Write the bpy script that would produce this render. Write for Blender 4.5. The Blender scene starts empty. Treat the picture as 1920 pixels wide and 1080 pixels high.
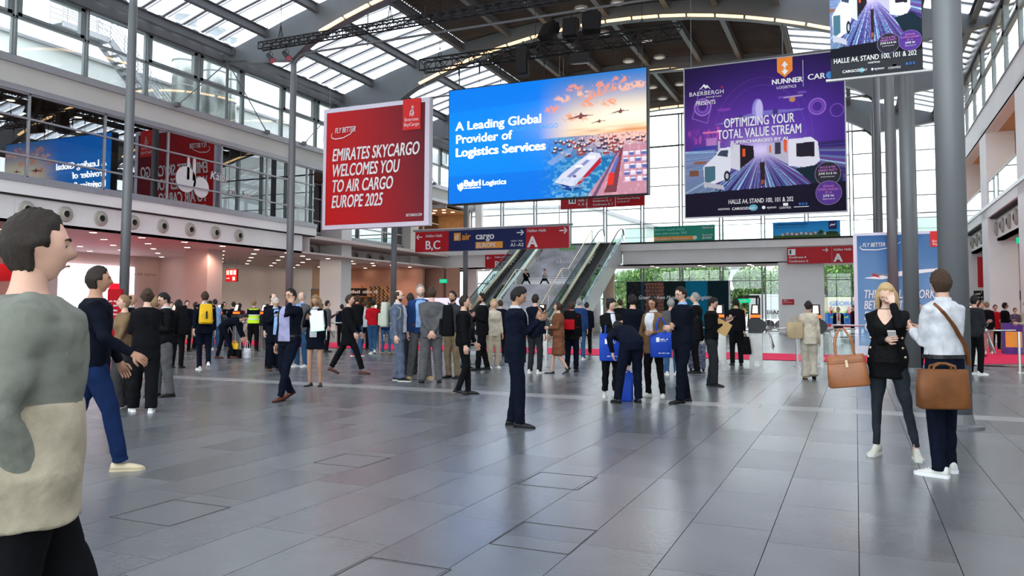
import bpy, bmesh, math, random
import numpy as np
from mathutils import Vector, Matrix
random.seed(7); rng=np.random.RandomState(7)
PI=math.pi
SC=bpy.context.scene; COL=SC.collection
# ---------------------------------------------------------------- camera (solved from the hall's vanishing points)
F_PX=1474.0; CX,CY=960.0,500.0; EYE=1.45
def _d(px,py): return Vector(((px-CX)/F_PX,-(py-CY)/F_PX,-1.0))
_v=_d(1605,586).normalized(); _a=_d(-2000,586-.0045*3605); _u=_v.cross(_a).normalized()
if _u.y<0: _u=-_u
_x=_v.cross(_u)
ROT=Matrix((_x,_v,_u))            # rows: world X, Y (along the hall), Z
cam_d=bpy.data.cameras.new('camera'); cam=bpy.data.objects.new('camera',cam_d); COL.objects.link(cam)
cam.matrix_world=Matrix.Translation((0,0,EYE)) @ ROT.to_4x4()
cam_d.sensor_width=36; cam_d.lens=F_PX/1920*36; cam_d.shift_y=-(540-CY)/1920; cam_d.clip_end=500; cam_d.clip_start=.05
SC.camera=cam
def ray(px,py): return ROT@_d(px,py)
def atz(px,py,z=0.0):
    r=ray(px,py); return Vector((0,0,EYE))+r*((z-EYE)/r.z)
def aty(px,py,y):
    r=ray(px,py); return Vector((0,0,EYE))+r*(y/r.y)
def atx(px,py,x):
    r=ray(px,py); return Vector((0,0,EYE))+r*(x/r.x)
# ---------------------------------------------------------------- world, sun, exposure
W=bpy.data.worlds.new('overcast_sky'); SC.world=W; W.use_nodes=True
wn=W.node_tree.nodes; wl=W.node_tree.links; wn.clear()
wo=wn.new('ShaderNodeOutputWorld'); wb=wn.new('ShaderNodeBackground'); wb.inputs[1].default_value=2.4
tc=wn.new('ShaderNodeTexCoord'); sx=wn.new('ShaderNodeSeparateXYZ'); cr=wn.new('ShaderNodeValToRGB'); nz=wn.new('ShaderNodeTexNoise')
nz.inputs['Scale'].default_value=2.2; nz.inputs['Detail'].default_value=4
ad=wn.new('ShaderNodeMath'); ad.operation='MULTIPLY_ADD'; ad.inputs[1].default_value=.12
wl.new(tc.outputs['Generated'],sx.inputs[0]); wl.new(tc.outputs['Generated'],nz.inputs['Vector'])
wl.new(nz.outputs['Fac'],ad.inputs[0]); wl.new(sx.outputs['Z'],ad.inputs[2]); wl.new(ad.outputs[0],cr.inputs[0])
cr.color_ramp.elements[0].position=.0; cr.color_ramp.elements[0].color=(.93,.96,1,1)
cr.color_ramp.elements[1].position=.7; cr.color_ramp.elements[1].color=(.80,.86,.95,1)
wl.new(cr.outputs[0],wb.inputs[0]); wl.new(wb.outputs[0],wo.inputs[0])
SC.view_settings.view_transform='Standard'; SC.view_settings.look='None'; SC.view_settings.gamma=1; SC.view_settings.use_curve_mapping=False
SC.view_settings.exposure=0.95
SC.cycles.max_bounces=8; SC.cycles.diffuse_bounces=4; SC.cycles.glossy_bounces=4; SC.cycles.transparent_max_bounces=16
SC.cycles.sample_clamp_indirect=6; SC.cycles.use_denoising=True
# ---------------------------------------------------------------- materials
MATS={}
GAIN=.79
def mat(name,col,rough=.5,metal=0,var=.12,vscale=6,bump=0,bscale=40,emit=0,spec=.22,coat=0,stretch=None):
    if name in MATS: return MATS[name]
    m=bpy.data.materials.new(name); m.use_nodes=True; nt=m.node_tree; N=nt.nodes; L=nt.links; b=N['Principled BSDF']
    b.inputs['Roughness'].default_value=rough; b.inputs['Metallic'].default_value=metal
    b.inputs['Specular IOR Level'].default_value=spec; b.inputs['Coat Weight'].default_value=coat
    c=(*col,1)
    t=N.new('ShaderNodeTexCoord'); src=t.outputs['Object']
    if stretch:
        mp=N.new('ShaderNodeMapping'); mp.inputs['Scale'].default_value=stretch; L.new(src,mp.inputs[0]); src=mp.outputs[0]
    if var:
        n=N.new('ShaderNodeTexNoise'); n.inputs['Scale'].default_value=vscale; n.inputs['Detail'].default_value=5; L.new(src,n.inputs['Vector'])
        r=N.new('ShaderNodeValToRGB'); L.new(n.outputs['Fac'],r.inputs[0])
        r.color_ramp.elements[0].position=.3; r.color_ramp.elements[1].position=.7
        r.color_ramp.elements[0].color=(*[max(0,x*(1-var)) for x in col],1); r.color_ramp.elements[1].color=(*[min(1,x*(1+var)) for x in col],1)
        L.new(r.outputs[0],b.inputs['Base Color'])
        if emit: L.new(r.outputs[0],b.inputs['Emission Color'])
    else:
        b.inputs['Base Color'].default_value=c
        if emit: b.inputs['Emission Color'].default_value=c
    if emit: b.inputs['Emission Strength'].default_value=emit*GAIN
    if bump:
        n2=N.new('ShaderNodeTexNoise'); n2.inputs['Scale'].default_value=bscale; n2.inputs['Detail'].default_value=3; L.new(src,n2.inputs['Vector'])
        bp=N.new('ShaderNodeBump'); bp.inputs['Strength'].default_value=bump; bp.inputs['Distance'].default_value=.02
        L.new(n2.outputs['Fac'],bp.inputs['Height']); L.new(bp.outputs[0],b.inputs['Normal'])
    MATS[name]=m; return m
def glassmat(name,tint,gl,rough=0.0,edge=.5):
    if name in MATS: return MATS[name]
    m=bpy.data.materials.new(name); m.use_nodes=True; nt=m.node_tree; N=nt.nodes; L=nt.links; N.clear()
    o=N.new('ShaderNodeOutputMaterial'); tr=N.new('ShaderNodeBsdfTransparent'); tr.inputs[0].default_value=(*tint,1)
    g=N.new('ShaderNodeBsdfGlossy'); g.inputs['Roughness'].default_value=rough; g.inputs['Color'].default_value=(.95,.97,1,1)
    lw=N.new('ShaderNodeFresnel'); lw.inputs['IOR'].default_value=1.5
    ma=N.new('ShaderNodeMath'); ma.operation='MULTIPLY_ADD'; ma.inputs[1].default_value=edge; ma.inputs[2].default_value=gl; ma.use_clamp=True
    mx=N.new('ShaderNodeMixShader'); L.new(lw.outputs[0],ma.inputs[0]); L.new(ma.outputs[0],mx.inputs[0]); L.new(tr.outputs[0],mx.inputs[1]); L.new(g.outputs[0],mx.inputs[2]); L.new(mx.outputs[0],o.inputs[0])
    MATS[name]=m; return m
def vcolmat(name,emit=0,rough=.5):
    m=bpy.data.materials.new(name); m.use_nodes=True; N=m.node_tree.nodes; L=m.node_tree.links; b=N['Principled BSDF']
    a=N.new('ShaderNodeVertexColor'); a.layer_name='print'; b.inputs['Roughness'].default_value=rough
    if emit>.5:
        b.inputs['Specular IOR Level'].default_value=.08; b.inputs['Base Color'].default_value=(.004,.004,.005,1); L.new(a.outputs[0],b.inputs['Emission Color']); b.inputs['Emission Strength'].default_value=emit*GAIN
    else: L.new(a.outputs[0],b.inputs['Base Color']); b.inputs['Specular IOR Level'].default_value=.12; b.inputs['Roughness'].default_value=.7
    MATS[name]=m; return m
# ---------------------------------------------------------------- mesh helpers
class MB:
    def __init__(s): s.v=[]; s.f=[]; s.m=[]
    def add(s,vs,fs,mi=0):
        n=len(s.v); s.v+= [tuple(v) for v in vs]; s.f+=[tuple(i+n for i in f) for f in fs]; s.m+=[mi]*len(fs)
    def box(s,a,b,mi=0):
        x0,y0,z0=a; x1,y1,z1=b
        s.add([(x0,y0,z0),(x1,y0,z0),(x1,y1,z0),(x0,y1,z0),(x0,y0,z1),(x1,y0,z1),(x1,y1,z1),(x0,y1,z1)],
              [(0,3,2,1),(4,5,6,7),(0,1,5,4),(1,2,6,5),(2,3,7,6),(3,0,4,7)],mi)
    def beam(s,p,q,w,h,mi=0,up=(0,0,1)):
        p=Vector(p);q=Vector(q);d=(q-p).normalized();u=Vector(up)
        if abs(d.dot(u))>.98: u=Vector((1,0,0))
        r=d.cross(u).normalized()*w/2; t=r.cross(d).normalized()*h/2
        s.add([p-r-t,p+r-t,p+r+t,p-r+t,q-r-t,q+r-t,q+r+t,q-r+t],[(0,3,2,1),(4,5,6,7),(0,1,5,4),(1,2,6,5),(2,3,7,6),(3,0,4,7)],mi)
    def tube(s,pts,rad,n=8,mi=0,cap=True,flat=1.0,up=(0,0,1)):
        pts=[Vector(p) for p in pts]; 
        if not hasattr(rad,'__len__'): rad=[rad]*len(pts)
        base=len(s.v); vs=[]; fs=[]; r=None
        for i,p in enumerate(pts):
            d=(pts[min(i+1,len(pts)-1)]-pts[max(i-1,0)]).normalized()
            if r is None:
                u=Vector(up); 
                if abs(d.dot(u))>.95: u=Vector((0,1,0)) if abs(d.y)<.9 else Vector((1,0,0))
                r=d.cross(u).normalized()
            else:
                r=(r-d*r.dot(d)).normalized()
            t=r.cross(d)
            for k in range(n):
                a=2*PI*k/n; vs.append(p+(r*math.cos(a)+t*math.sin(a)*flat)*rad[i])
        for i in range(len(pts)-1):
            for k in range(n):
                k2=(k+1)%n; fs.append((i*n+k,i*n+k2,(i+1)*n+k2,(i+1)*n+k))
        if cap:
            fs.append(tuple(range(n-1,-1,-1))); e=(len(pts)-1)*n; fs.append(tuple(e+k for k in range(n)))
        s.add(vs,fs,mi)
    def cyl(s,p,q,r1,r2=None,n=12,mi=0,cap=True): s.tube([p,q],[r1,r2 if r2 is not None else r1],n,mi,cap)
    def rings(s,rings,mi=0,cap=True):
        n=len(rings[0]); vs=[v for r in rings for v in r]; fs=[]
        for i in range(len(rings)-1):
            for k in range(n): k2=(k+1)%n; fs.append((i*n+k,i*n+k2,(i+1)*n+k2,(i+1)*n+k))
        if cap: fs.append(tuple(range(n-1,-1,-1))); e=(len(rings)-1)*n; fs.append(tuple(e+k for k in range(n)))
        s.add(vs,fs,mi)
    def ell(s,c,r,n=12,m=8,mi=0,R=None):
        c=Vector(c); vs=[];fs=[]
        for i in range(m+1):
            th=PI*i/m
            for k in range(n):
                a=2*PI*k/n; v=Vector((r[0]*math.sin(th)*math.cos(a),r[1]*math.sin(th)*math.sin(a),r[2]*math.cos(th)))
                if R is not None: v=R@v
                vs.append(c+v)
        for i in range(m):
            for k in range(n):
                k2=(k+1)%n; fs.append((i*n+k,(i+1)*n+k,(i+1)*n+k2,i*n+k2))
        s.add(vs,fs,mi)
    def poly(s,pts,th,axis='y',mi=0):   # polygon (list of 3D points) extruded by vector th
        th=Vector(th); n=len(pts); P=[Vector(p) for p in pts]
        s.add(P+[p+th for p in P],[tuple(range(n)),tuple(range(2*n-1,n-1,-1))]+[(i,(i+1)%n+0,(i+1)%n+n,i+n)[::-1] for i in range(n)],mi)
    def disc(s,c,nrm,r,n=20,mi=0,r0=0.0,sx=1.0):
        c=Vector(c);nrm=Vector(nrm).normalized();u=Vector((0,0,1)) if abs(nrm.z)<.9 else Vector((0,1,0))
        a=u.cross(nrm).normalized();b=nrm.cross(a)
        o=[c+(a*math.cos(2*PI*k/n)*sx+b*math.sin(2*PI*k/n))*r for k in range(n)]
        if r0: 
            i_=[c+(a*math.cos(2*PI*k/n)*sx+b*math.sin(2*PI*k/n))*r0 for k in range(n)]
            s.add(o+i_,[(k,(k+1)%n,(k+1)%n+n,k+n) for k in range(n)],mi)
        else: s.add(o,[tuple(range(n))],mi)
    def mesh(s,name,smooth=False,fix=True):
        me=bpy.data.meshes.new(name); me.from_pydata(s.v,[],s.f)
        if any(s.m): me.polygons.foreach_set('material_index',s.m)
        me.update()
        if fix:
            bm=bmesh.new(); bm.from_mesh(me); bmesh.ops.recalc_face_normals(bm,faces=bm.faces); bm.to_mesh(me); bm.free()
        if smooth: me.polygons.foreach_set('use_smooth',[True]*len(me.polygons))
        return me
    def build(s,name,mats,parent=None,smooth=False,loc=None,fix=True):
        if not isinstance(mats,(list,tuple)): mats=[mats]
        me=s.mesh(name,smooth,fix)
        for m in mats: me.materials.append(m)
        return link(name,me,parent,loc)
def link(name,me,parent=None,loc=None):
    o=bpy.data.objects.new(name,me); COL.objects.link(o)
    if parent is not None: o.parent=parent
    if loc is not None: o.location=loc
    return o
def tag(o,label=None,cat=None,group=None,kind=None):
    if label: o['label']=label
    if cat: o['category']=cat
    if group: o['group']=group
    if kind: o['kind']=kind
    return o
def thing(name,label,cat,loc=(0,0,0),group=None,rz=0):
    o=bpy.data.objects.new(name,None); COL.objects.link(o); o.location=loc; o.rotation_euler=(0,0,rz); o.empty_display_size=.2
    return tag(o,label,cat,group)
def struct(mb,name,mats,parent=None,**k):
    o=mb.build(name,mats,parent,**k); 
    if parent is None: o['kind']='structure'
    return o
def dup(root,loc=None,rz=None,label=None,group=None):
    c=root.copy(); COL.objects.link(c)
    if loc is not None: c.location=loc
    if rz is not None: c.rotation_euler=(0,0,rz)
    if label: c['label']=label
    if group: c['group']=group
    def rec(a,b):
        for ch in a.children:
            d=ch.copy(); COL.objects.link(d); d.parent=b; rec(ch,d)
    rec(root,c)
    return c
def text(s,org,h,material,parent,name='lettering',right=(1,0,0),up=(0,0,1),align='LEFT',shear=0,sx=1.0,bold=.0,ext=.004,sp=1.0):
    cu=bpy.data.curves.new('t','FONT'); cu.body=s; cu.size=h/.72; cu.shear=shear; cu.offset=0; cu.extrude=0; cu.align_x=align; cu.space_character=sp; cu.resolution_u=3; cu.space_line=1.0
    ob=bpy.data.objects.new('t',cu); COL.objects.link(ob)
    dg=bpy.context.evaluated_depsgraph_get(); me=bpy.data.meshes.new_from_object(ob.evaluated_get(dg)); bpy.data.objects.remove(ob); bpy.data.curves.remove(cu)
    if bold>.01:
        bm=bmesh.new(); bm.from_mesh(me)
        q=min(bold,.075)*h*.85
        for k,(dx,dz) in enumerate(((-1,0),(1,0),(-.5,.35),(.5,.35),(-.5,-.35),(.5,-.35))):
            n0=len(bm.verts); bm.from_mesh(me); bm.verts.ensure_lookup_table(); bmesh.ops.translate(bm,verts=bm.verts[n0:],vec=(dx*q,dz*q,.003*(k+1)))
        bm.to_mesh(me); bm.free()
    r=Vector(right);u=Vector(up);n=r.cross(u)
    M=Matrix((( r.x*sx,u.x,n.x,org[0]),(r.y*sx,u.y,n.y,org[1]),(r.z*sx,u.z,n.z,org[2]),(0,0,0,1)))
    me.transform(M); me.materials.clear(); me.materials.append(material); me.name=name
    return link(name,me,parent)
def dashes(org,w,h,m,par,right=(1,0,0),name='small_print'):
    """a line of print too small to read: short uneven strokes"""
    r=Vector(right); o=Vector(org); mb=MB(); x=0; k=0
    while x<w:
        d=h*(.35+.25*((k*7)%3)/2); hh=h*(.65+.35*((k*5)%4)/3); 
        if k%6!=5: mb.add([o+r*x,o+r*(x+d),o+r*(x+d)+Vector((0,0,hh)),o+r*x+Vector((0,0,hh))],[(0,1,2,3)])
        x+=d+h*.2; k+=1
    ob=mb.build(name,m,par,fix=False); ob['kind']='stuff'; return ob
# board frame: x to the right, y up, facing the entrance (-Y)
class Board:
    def __init__(s,x0,z0,y,w,h): s.x0,s.z0,s.y,s.w,s.h=x0,z0,y,w,h
    def P(s,u,v,off=0): return Vector((s.x0+u*s.w,s.y-off,s.z0+v*s.h))
    def text(s,t,u,v,hh,m,par,off=.012,**k): return text(t,s.P(u,v,off),hh*s.h,m,par,**k)
    def flat(s,pts,m,par,name,off=.006,smooth=False):
        mb=MB(); mb.add([s.P(u,v,off) for u,v in pts],[tuple(range(len(pts)))]); return mb.build(name,m,par,fix=False)
    def rect(s,u0,v0,u1,v1,m,par,name,off=.006): return s.flat([(u0,v0),(u1,v0),(u1,v1),(u0,v1)],m,par,name,off)
    def ell(s,u,v,ru,rv,m,par,name,off=.008,n=40): return s.flat([(u+ru*math.cos(2*PI*k/n),v+rv*math.sin(2*PI*k/n)) for k in range(n)],m,par,name,off)
    def stroke(s,pts,w,m,par,name,off=.01):   # tapering painted line, w in metres
        mb=MB(); P=[s.P(u,v,off) for u,v in pts]; vs=[]
        for i,p in enumerate(P):
            d=(P[min(i+1,len(P)-1)]-P[max(i-1,0)]).normalized(); n=Vector((d.z,0,-d.x)); ww=w*(.25+.75*math.sin(PI*min(1,max(0,(i+.5)/len(P)))))
            vs+=[p+n*ww/2,p-n*ww/2]
        mb.add(vs,[(2*i,2*i+2,2*i+3,2*i+1) for i in range(len(P)-1)]); return mb.build(name,m,par,fix=False)
    def picture(s,img,m,par,name,off=.003,u0=0,v0=0,u1=1,v1=1):   # img: H x W x 3 linear colours, printed as vertex colours
        H,Wd,_=img.shape; me=bpy.data.meshes.new(name)
        us=np.linspace(u0,u1,Wd); vv=np.linspace(v1,v0,H)
        U,V=np.meshgrid(us,vv); co=np.stack([s.x0+U*s.w,np.full_like(U,s.y-off),s.z0+V*s.h],-1).reshape(-1,3)
        idx=np.arange(H*Wd).reshape(H,Wd); q=np.stack([idx[:-1,:-1],idx[1:,:-1],idx[1:,1:],idx[:-1,1:]],-1).reshape(-1,4)
        me.vertices.add(len(co)); me.vertices.foreach_set('co',co.ravel()); me.loops.add(q.size); me.loops.foreach_set('vertex_index',q.ravel())
        me.polygons.add(len(q)); me.polygons.foreach_set('loop_start',np.arange(0,q.size,4)); me.update(calc_edges=True)
        at=me.color_attributes.new('print','FLOAT_COLOR','POINT'); c4=np.concatenate([np.clip(img,0,4).reshape(-1,3),np.ones((H*Wd,1))],1).astype(np.float32); at.data.foreach_set('color',c4.ravel())
        me.materials.append(m); return link(name,me,par)
def lin(c): 
    c=np.asarray(c,float)/255.; return np.where(c<=.04045,c/12.92,((c+.055)/1.055)**2.4)
def L3(r,g,b): return tuple(float(x) for x in lin((r,g,b)))
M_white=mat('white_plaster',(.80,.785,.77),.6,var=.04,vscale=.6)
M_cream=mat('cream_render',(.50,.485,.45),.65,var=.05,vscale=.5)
M_pink=mat('blush_plaster',(.60,.46,.42),.6,var=.04,vscale=.4)
M_trim=mat('grey_aluminium',(.33,.33,.345),.4,metal=.4,var=.05)
M_steel=mat('steel_grey_paint',(.125,.132,.138),.42,metal=.15,var=.06,vscale=.7,bump=.05,bscale=8)
M_mast=mat('mast_grey_paint',(.155,.162,.168),.40,metal=.2,var=.05,vscale=.8)
M_mull=mat('mullion_grey',(.20,.225,.225),.4,metal=.3,var=.05)
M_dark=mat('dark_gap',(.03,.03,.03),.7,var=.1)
M_deck=mat('corrugated_deck',(.085,.068,.056),.6,var=.1,vscale=1.2)
M_black=mat('black_metal',(.012,.012,.013),.5,var=.1)
M_ceil=mat('gallery_soffit',(.62,.50,.47),.6,var=.04,vscale=.5)
M_wood=mat('pale_wood',(.50,.27,.10),.45,var=.18,vscale=3,stretch=(8,8,.6))
M_orange=mat('amber_timber',(.55,.30,.12),.5,var=.12,vscale=3)
M_red=mat('sign_red',(.48,.012,.02),.4,var=.06,vscale=1)
M_navy=mat('sign_navy',(.012,.02,.10),.4,var=.06,vscale=1)
M_paint=mat('white_print',(.85,.85,.85),.5,var=.03)
M_orangeprint=mat('orange_print',(.80,.34,.05),.45,var=.04)
M_carpet=mat('pink_carpet',(.80,.02,.09),.9,var=.08,vscale=8,bump=.3,bscale=200)
M_tile=[mat('slate_tile_%s'%n,c,r,var=.16,vscale=v,bump=.06,bscale=30,spec=.95) for n,c,r,v in
   (('mid',(.108,.113,.119),.26,1.6),('light',(.118,.123,.129),.29,2.1),('dark',(.096,.101,.107),.25,1.3))]
M_strip=mat('pale_stone_strip',(.26,.255,.25),.33,var=.08,vscale=4,spec=.6)
M_hatch=mat('hatch_joint',(.05,.05,.05),.6,var=.1)
M_grout=mat('grout',(.03,.03,.032),.8,var=.1)
M_lampw=mat('warm_lamp',(1,.80,.58),.4,var=0,emit=14)
M_tube=mat('warm_tube_light',(1,.62,.30),.4,var=0,emit=1.5)
M_chrome=mat('brushed_steel',(.55,.54,.52),.28,metal=.9,var=.08,vscale=3,stretch=(1,1,10))
M_gold=mat('brass',(.52,.40,.26),.35,metal=.9,var=.1)
M_rubber=mat('black_rubber',(.02,.02,.02),.45,var=.1)
M_glass=glassmat('clear_glass',(.96,.985,.975),.03)
M_glassg=glassmat('green_tinted_glass',(.84,.94,.91),.06)
M_glassd=glassmat('dark_reflecting_glass',(.50,.54,.54),.16,edge=1.5)
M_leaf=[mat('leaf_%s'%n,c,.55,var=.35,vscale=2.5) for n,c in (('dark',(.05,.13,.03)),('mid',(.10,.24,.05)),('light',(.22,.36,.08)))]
M_bark=mat('bark',(.10,.07,.05),.8)
# ================================================================= measures of the hall
XL,XR=-29.0,5.6; YB=[2.38+9.18*i for i in range(7)]; YG=59.0; YF=55.0; XM=-11.7
Z_C,Z_F,Z_S,Z_W,Z_L,Z_T=4.74,5.80,6.48,9.73,11.0,13.9     # soffit, fascia foot, sill, window head, ledge, clerestory head
def roofz(x): return 17.3-.0101*(x-XM)**2
# ----------------------------------------------------------------- floor
mb=MB(); mb.box((-46,-2,-.25),(20,YG+.4,-.012)); floor=struct(mb,'floor',M_grout)
TW=.53; far=MB(); cand=[]
def tile_vs(x0,y0,x1,y1,b=.0012): 
    return [(x0,y0,-.012),(x1,y0,-.012),(x1,y1,-.012),(x0,y1,-.012),(x0+b,y0+b,0),(x1-b,y0+b,0),(x1-b,y1-b,0),(x0+b,y1-b,0)]
TF=[(4,5,6,7),(0,1,5,4),(1,2,6,5),(2,3,7,6),(3,0,4,7)]
g=.0016
hatch=[((-4.80,3.99),(-4.24,4.55)),((-4.75,6.18),(-4.22,6.70)),((-2.63,6.15),(-2.1,6.69)),((-2.12,4.52),(-1.6,5.08)),((-2.64,3.46),(-2.11,3.99))]
proto={}
for i in range(-56,14):
    x0=-.01+i*TW; off=(i*7%3)*TW*.5+ (0 if i%2 else TW)
    ys=[]; y=-1.6+off
    while y<24.9:
        y1=y+2*TW
        ys.append((y,y1)); y=y1
    for (a,b) in ys:
        for (c,d) in ((a,b),):
            if d>12.44 and c<12.97:
                if c<12.3: cand.append((x0,c,min(d,12.44)))
                if d>13.1: cand.append((x0,12.97,d))
            else: cand.append((x0,c,d))
def seen(x,y):
    c=ROT.transposed()@Vector((x,y,-EYE)); 
    if c.z>-.5: return None
    px=CX-F_PX*c.x/c.z; return (-c.z) if -60<px<1980 and (CY+F_PX*c.y/c.z)<1300 else None
near=[];rest=[]
for (x0,c,d) in cand:
    s=seen(x0+TW/2,(c+d)/2); (near if s is not None and d-c>.3 else rest).append((s or 99,x0,c,d))
near.sort(); rest+=near[290:]; near=near[:290]
meshes={}
for (s,x0,c,d) in near:
    ln=round(d-c,2); k=rng.choice([0,0,0,1,1,2]); key=(ln,k)
    if key not in meshes:
        t=MB(); t.add(tile_vs(g,g,TW-g,ln-g),TF); meshes[key]=t.mesh('tile'); meshes[key].materials.append(M_tile[k])
    o=link('tile',meshes[key],floor,(x0,c,0))
for (s,x0,c,d) in rest: far.add(tile_vs(x0+g,c+g,x0+TW-g,d-g),TF,int(rng.choice([0,0,0,1,1,2])))
for j in range(-87,31):   # zone beyond the turnstile line
    for i2 in range(62): 
        pass
for i in range(-43,15):
    for j in range(16): far.add(tile_vs(i*1.06+g,24.9+j*2.14+g,i*1.06+1.06-g,24.9+j*2.14+2.14-g),TF,int(rng.choice([0,0,1,2])))
o=far.build('far_tiles',M_tile,floor); o['kind']='stuff'
mb=MB(); x=-30
while x<6.5: mb.add(tile_vs(x+g,12.44+g,x+1.06-g,12.97-g),TF); x+=1.06
mb.build('pale_stone_strip',M_strip,floor)
mb=MB(); mb.box((-30,18.55,-.01),(5.4,18.65,.0006)); mb.build('inlay_line',M_strip,floor)
for (a,b) in hatch:
    mb=MB(); x0,y0=a;x1,y1=b; w=.012
    for p,q in (((x0,y0),(x1,y0)),((x1,y0),(x1,y1)),((x1,y1),(x0,y1)),((x0,y1),(x0,y0))): mb.beam((*p,.0005),(*q,.0005),w,.002)
    mb.build('access_hatch_frame',M_hatch,floor)
mb=MB(); 
mb.add([(-40,25.1,.006),(2.2,25.1,.006),(5.5,27.5,.006),(5.5,40,.006),(2.6,40,.006),(1.1,29.2,.006),(-40,29.2,.006)],[tuple(range(7))])
tag(mb.build('carpet',M_carpet,fix=False),'long hot pink carpet runner across the floor behind the turnstiles','carpet')
# ----------------------------------------------------------------- left wall, front part (Y up to 37.6)
YE=37.6
def lit_disc(mb,x,y,z,r,sgn=1):
    for (d,rr,rr2,mi) in ((.02,r,r*.86,0),(.10,r*.86,r*.62,0),(.06,r*.62,r*.34,0)): pass
    ringsets=[(0,r),(.05,r*.97),(.09,r*.84),(.07,r*.66),(.12,r*.5),(.13,r*.42)]
    R=[[ (x+sgn*d,y+math.cos(2*PI*k/24)*q,z+math.sin(2*PI*k/24)*q) for k in range(24)] for d,q in ringsets]
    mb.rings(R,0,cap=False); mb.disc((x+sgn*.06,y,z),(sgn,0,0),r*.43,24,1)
M_noz=mat('nozzle_enamel',(.42,.39,.34),.5,var=.05)
def nozzle(x,y,z,r,sgn,label,group):
    mb=MB(); lit_disc(mb,0,0,0,r,sgn); tag(mb.build('air_nozzle',[M_noz,M_dark],loc=(x,y,z),smooth=True),label,'air nozzle',group); 
def wall_gallery(x,y0,y1,sgn,front=True):
    """white upper band, ledge and trims of one gallery side; sgn=+1: hall lies towards +X"""
    a=lambda d: x-sgn*d
    if sgn<0:
        o=MB(); o.box((min(a(0),a(.5)),y0,Z_W),(max(a(0),a(.5)),y1,Z_L-.05)); r=struct(o,'wall_right',M_white); o=MB(); o.box((min(a(-.05),a(.5)),y0,Z_L-.05),(max(a(-.05),a(.5)),y1,Z_L)); o.build('ledge',M_trim,r); return r
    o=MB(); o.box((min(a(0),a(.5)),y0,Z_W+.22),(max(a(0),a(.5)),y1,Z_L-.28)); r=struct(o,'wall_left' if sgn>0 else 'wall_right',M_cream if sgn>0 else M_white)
    o=MB(); o.box((min(a(-.12),a(.5)),y0,Z_L-.28),(max(a(-.12),a(.5)),y1,Z_L)); o.build('ledge',M_trim,r)
    o=MB(); o.box((min(a(-.05),a(.5)),y0,Z_W),(max(a(-.05),a(.5)),y1,Z_W+.22)); o.build('window_head_trim',M_trim,r)
    return r
wl_=wall_gallery(XL,-2,YE+22,1)
mb=MB(); mb.box((XL-.5,-2,Z_F),(XL,YE,Z_S-.22)); fas=struct(mb,'trim_1',M_white)
mb=MB(); mb.box((XL-.5,-2,Z_S-.22),(XL+.05,YE,Z_S)); mb.build('sill_trim',M_trim,fas)
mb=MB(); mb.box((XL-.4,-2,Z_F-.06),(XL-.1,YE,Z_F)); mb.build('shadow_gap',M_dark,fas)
mb=MB()
for i in range(10): 
    y0=-2+ i*4.53-1.0; y1=min(y0+4.52,YE-1.0); mb.box((XL-.45,max(y0,-2),Z_C),(XL-.22,y1,Z_F-.06)) if y1>y0 else None
fas2=struct(mb,'trim_2',M_white)
for i in range(11): nozzle(XL-.22,20.0+1.627*i-3*1.627+.1,5.28,.33,1,'round beige air nozzle in the band above the left gallery','air nozzles of the left gallery')
# soffit
mb=MB(); mb.box((-44,-2,Z_C),(XL-.22,YG,Z_C+.1)); mb.build('ceiling_gallery',M_ceil)['kind']='structure'; 
bpy.data.objects['ceiling_gallery'].name='ceiling'
# upper floor slab and dim rooms behind the gallery glass
mb=MB(); mb.box((-44,-2,Z_F-.1),(XL-.55,YG,Z_F+.1)); struct(mb,'trim_3',M_ceil)
M_room=mat('room_brown',(.16,.10,.07),.7,var=.2,vscale=.4)
mb=MB(); mb.box((-39,-2,Z_F),(-38.8,YE+22,Z_W+.2)); mb.box((-39,-2,Z_W+.1),(XL-.5,YE+22,Z_W+.2)); struct(mb,'wall_gallery_back',M_room)
# gallery glazing
gw=MB(); 
for n,(y0) in enumerate([16.6-3.35*3+3.35*k for k in range(11)]):
    y1=min(y0+3.35,YE-.2)
    if y0>YE-.5: continue
    w=MB(); w.box((XL-.14,y0-.04,Z_S),(XL-.02,y0+.04,Z_W)); w.box((XL-.14,y0,Z_S),(XL-.02,y1,Z_S+.06)); w.box((XL-.14,y0,Z_W-.07),(XL-.02,y1,Z_W))
    for z in (7.3,8.75): w.box((XL-.13,y0,z-.035),(XL-.01,y1,z+.035))
    wo_=struct(w,'window_%d'%(n+1),M_trim)
    for (a,b) in ((Z_S+.06,7.265),(7.335,8.715),(8.785,Z_W-.07)):
        p=MB(); p.box((XL-.09,y0+.04,a),(XL-.07,y1-.04,b)); p.build('pane',M_glassd,wo_)
# lettering on the gallery glass (restaurant name) - faces the hall
M_frost=mat('frosted_film',(.62,.60,.60),.6,var=.05)
cafe=thing('glass_lettering','white cutlery emblem with the word Kaefer on the gallery glass','sign',(0,0,0))
yk=atx(390,325,XL)
def lt(s,px,py,h,sh=0,sxx=1): 
    p=atx(px,py,XL-.05); text(s,(p.x,p.y,p.z),h,M_frost,cafe,right=(0,1,0),shear=sh,sx=sxx,bold=.02)
lt('Käfer',393,335,.42,.25,.95); lt('am',428,362,.32); lt('See',455,368,.32)
p=atx(358,338,XL-.05)
b=MB(); b.disc((p.x,p.y-.3,p.z),(1,0,0),.62,24); b.disc((p.x,p.y+.65,p.z-.25),(1,0,0),.5,24); b.box((p.x-.004,p.y-.25,p.z),(p.x,p.y-.1,p.z+1.15)); b.box((p.x-.004,p.y+.1,p.z),(p.x,p.y+.28,p.z+1.1)); b.build('emblem',M_frost,cafe,fix=False)
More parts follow.
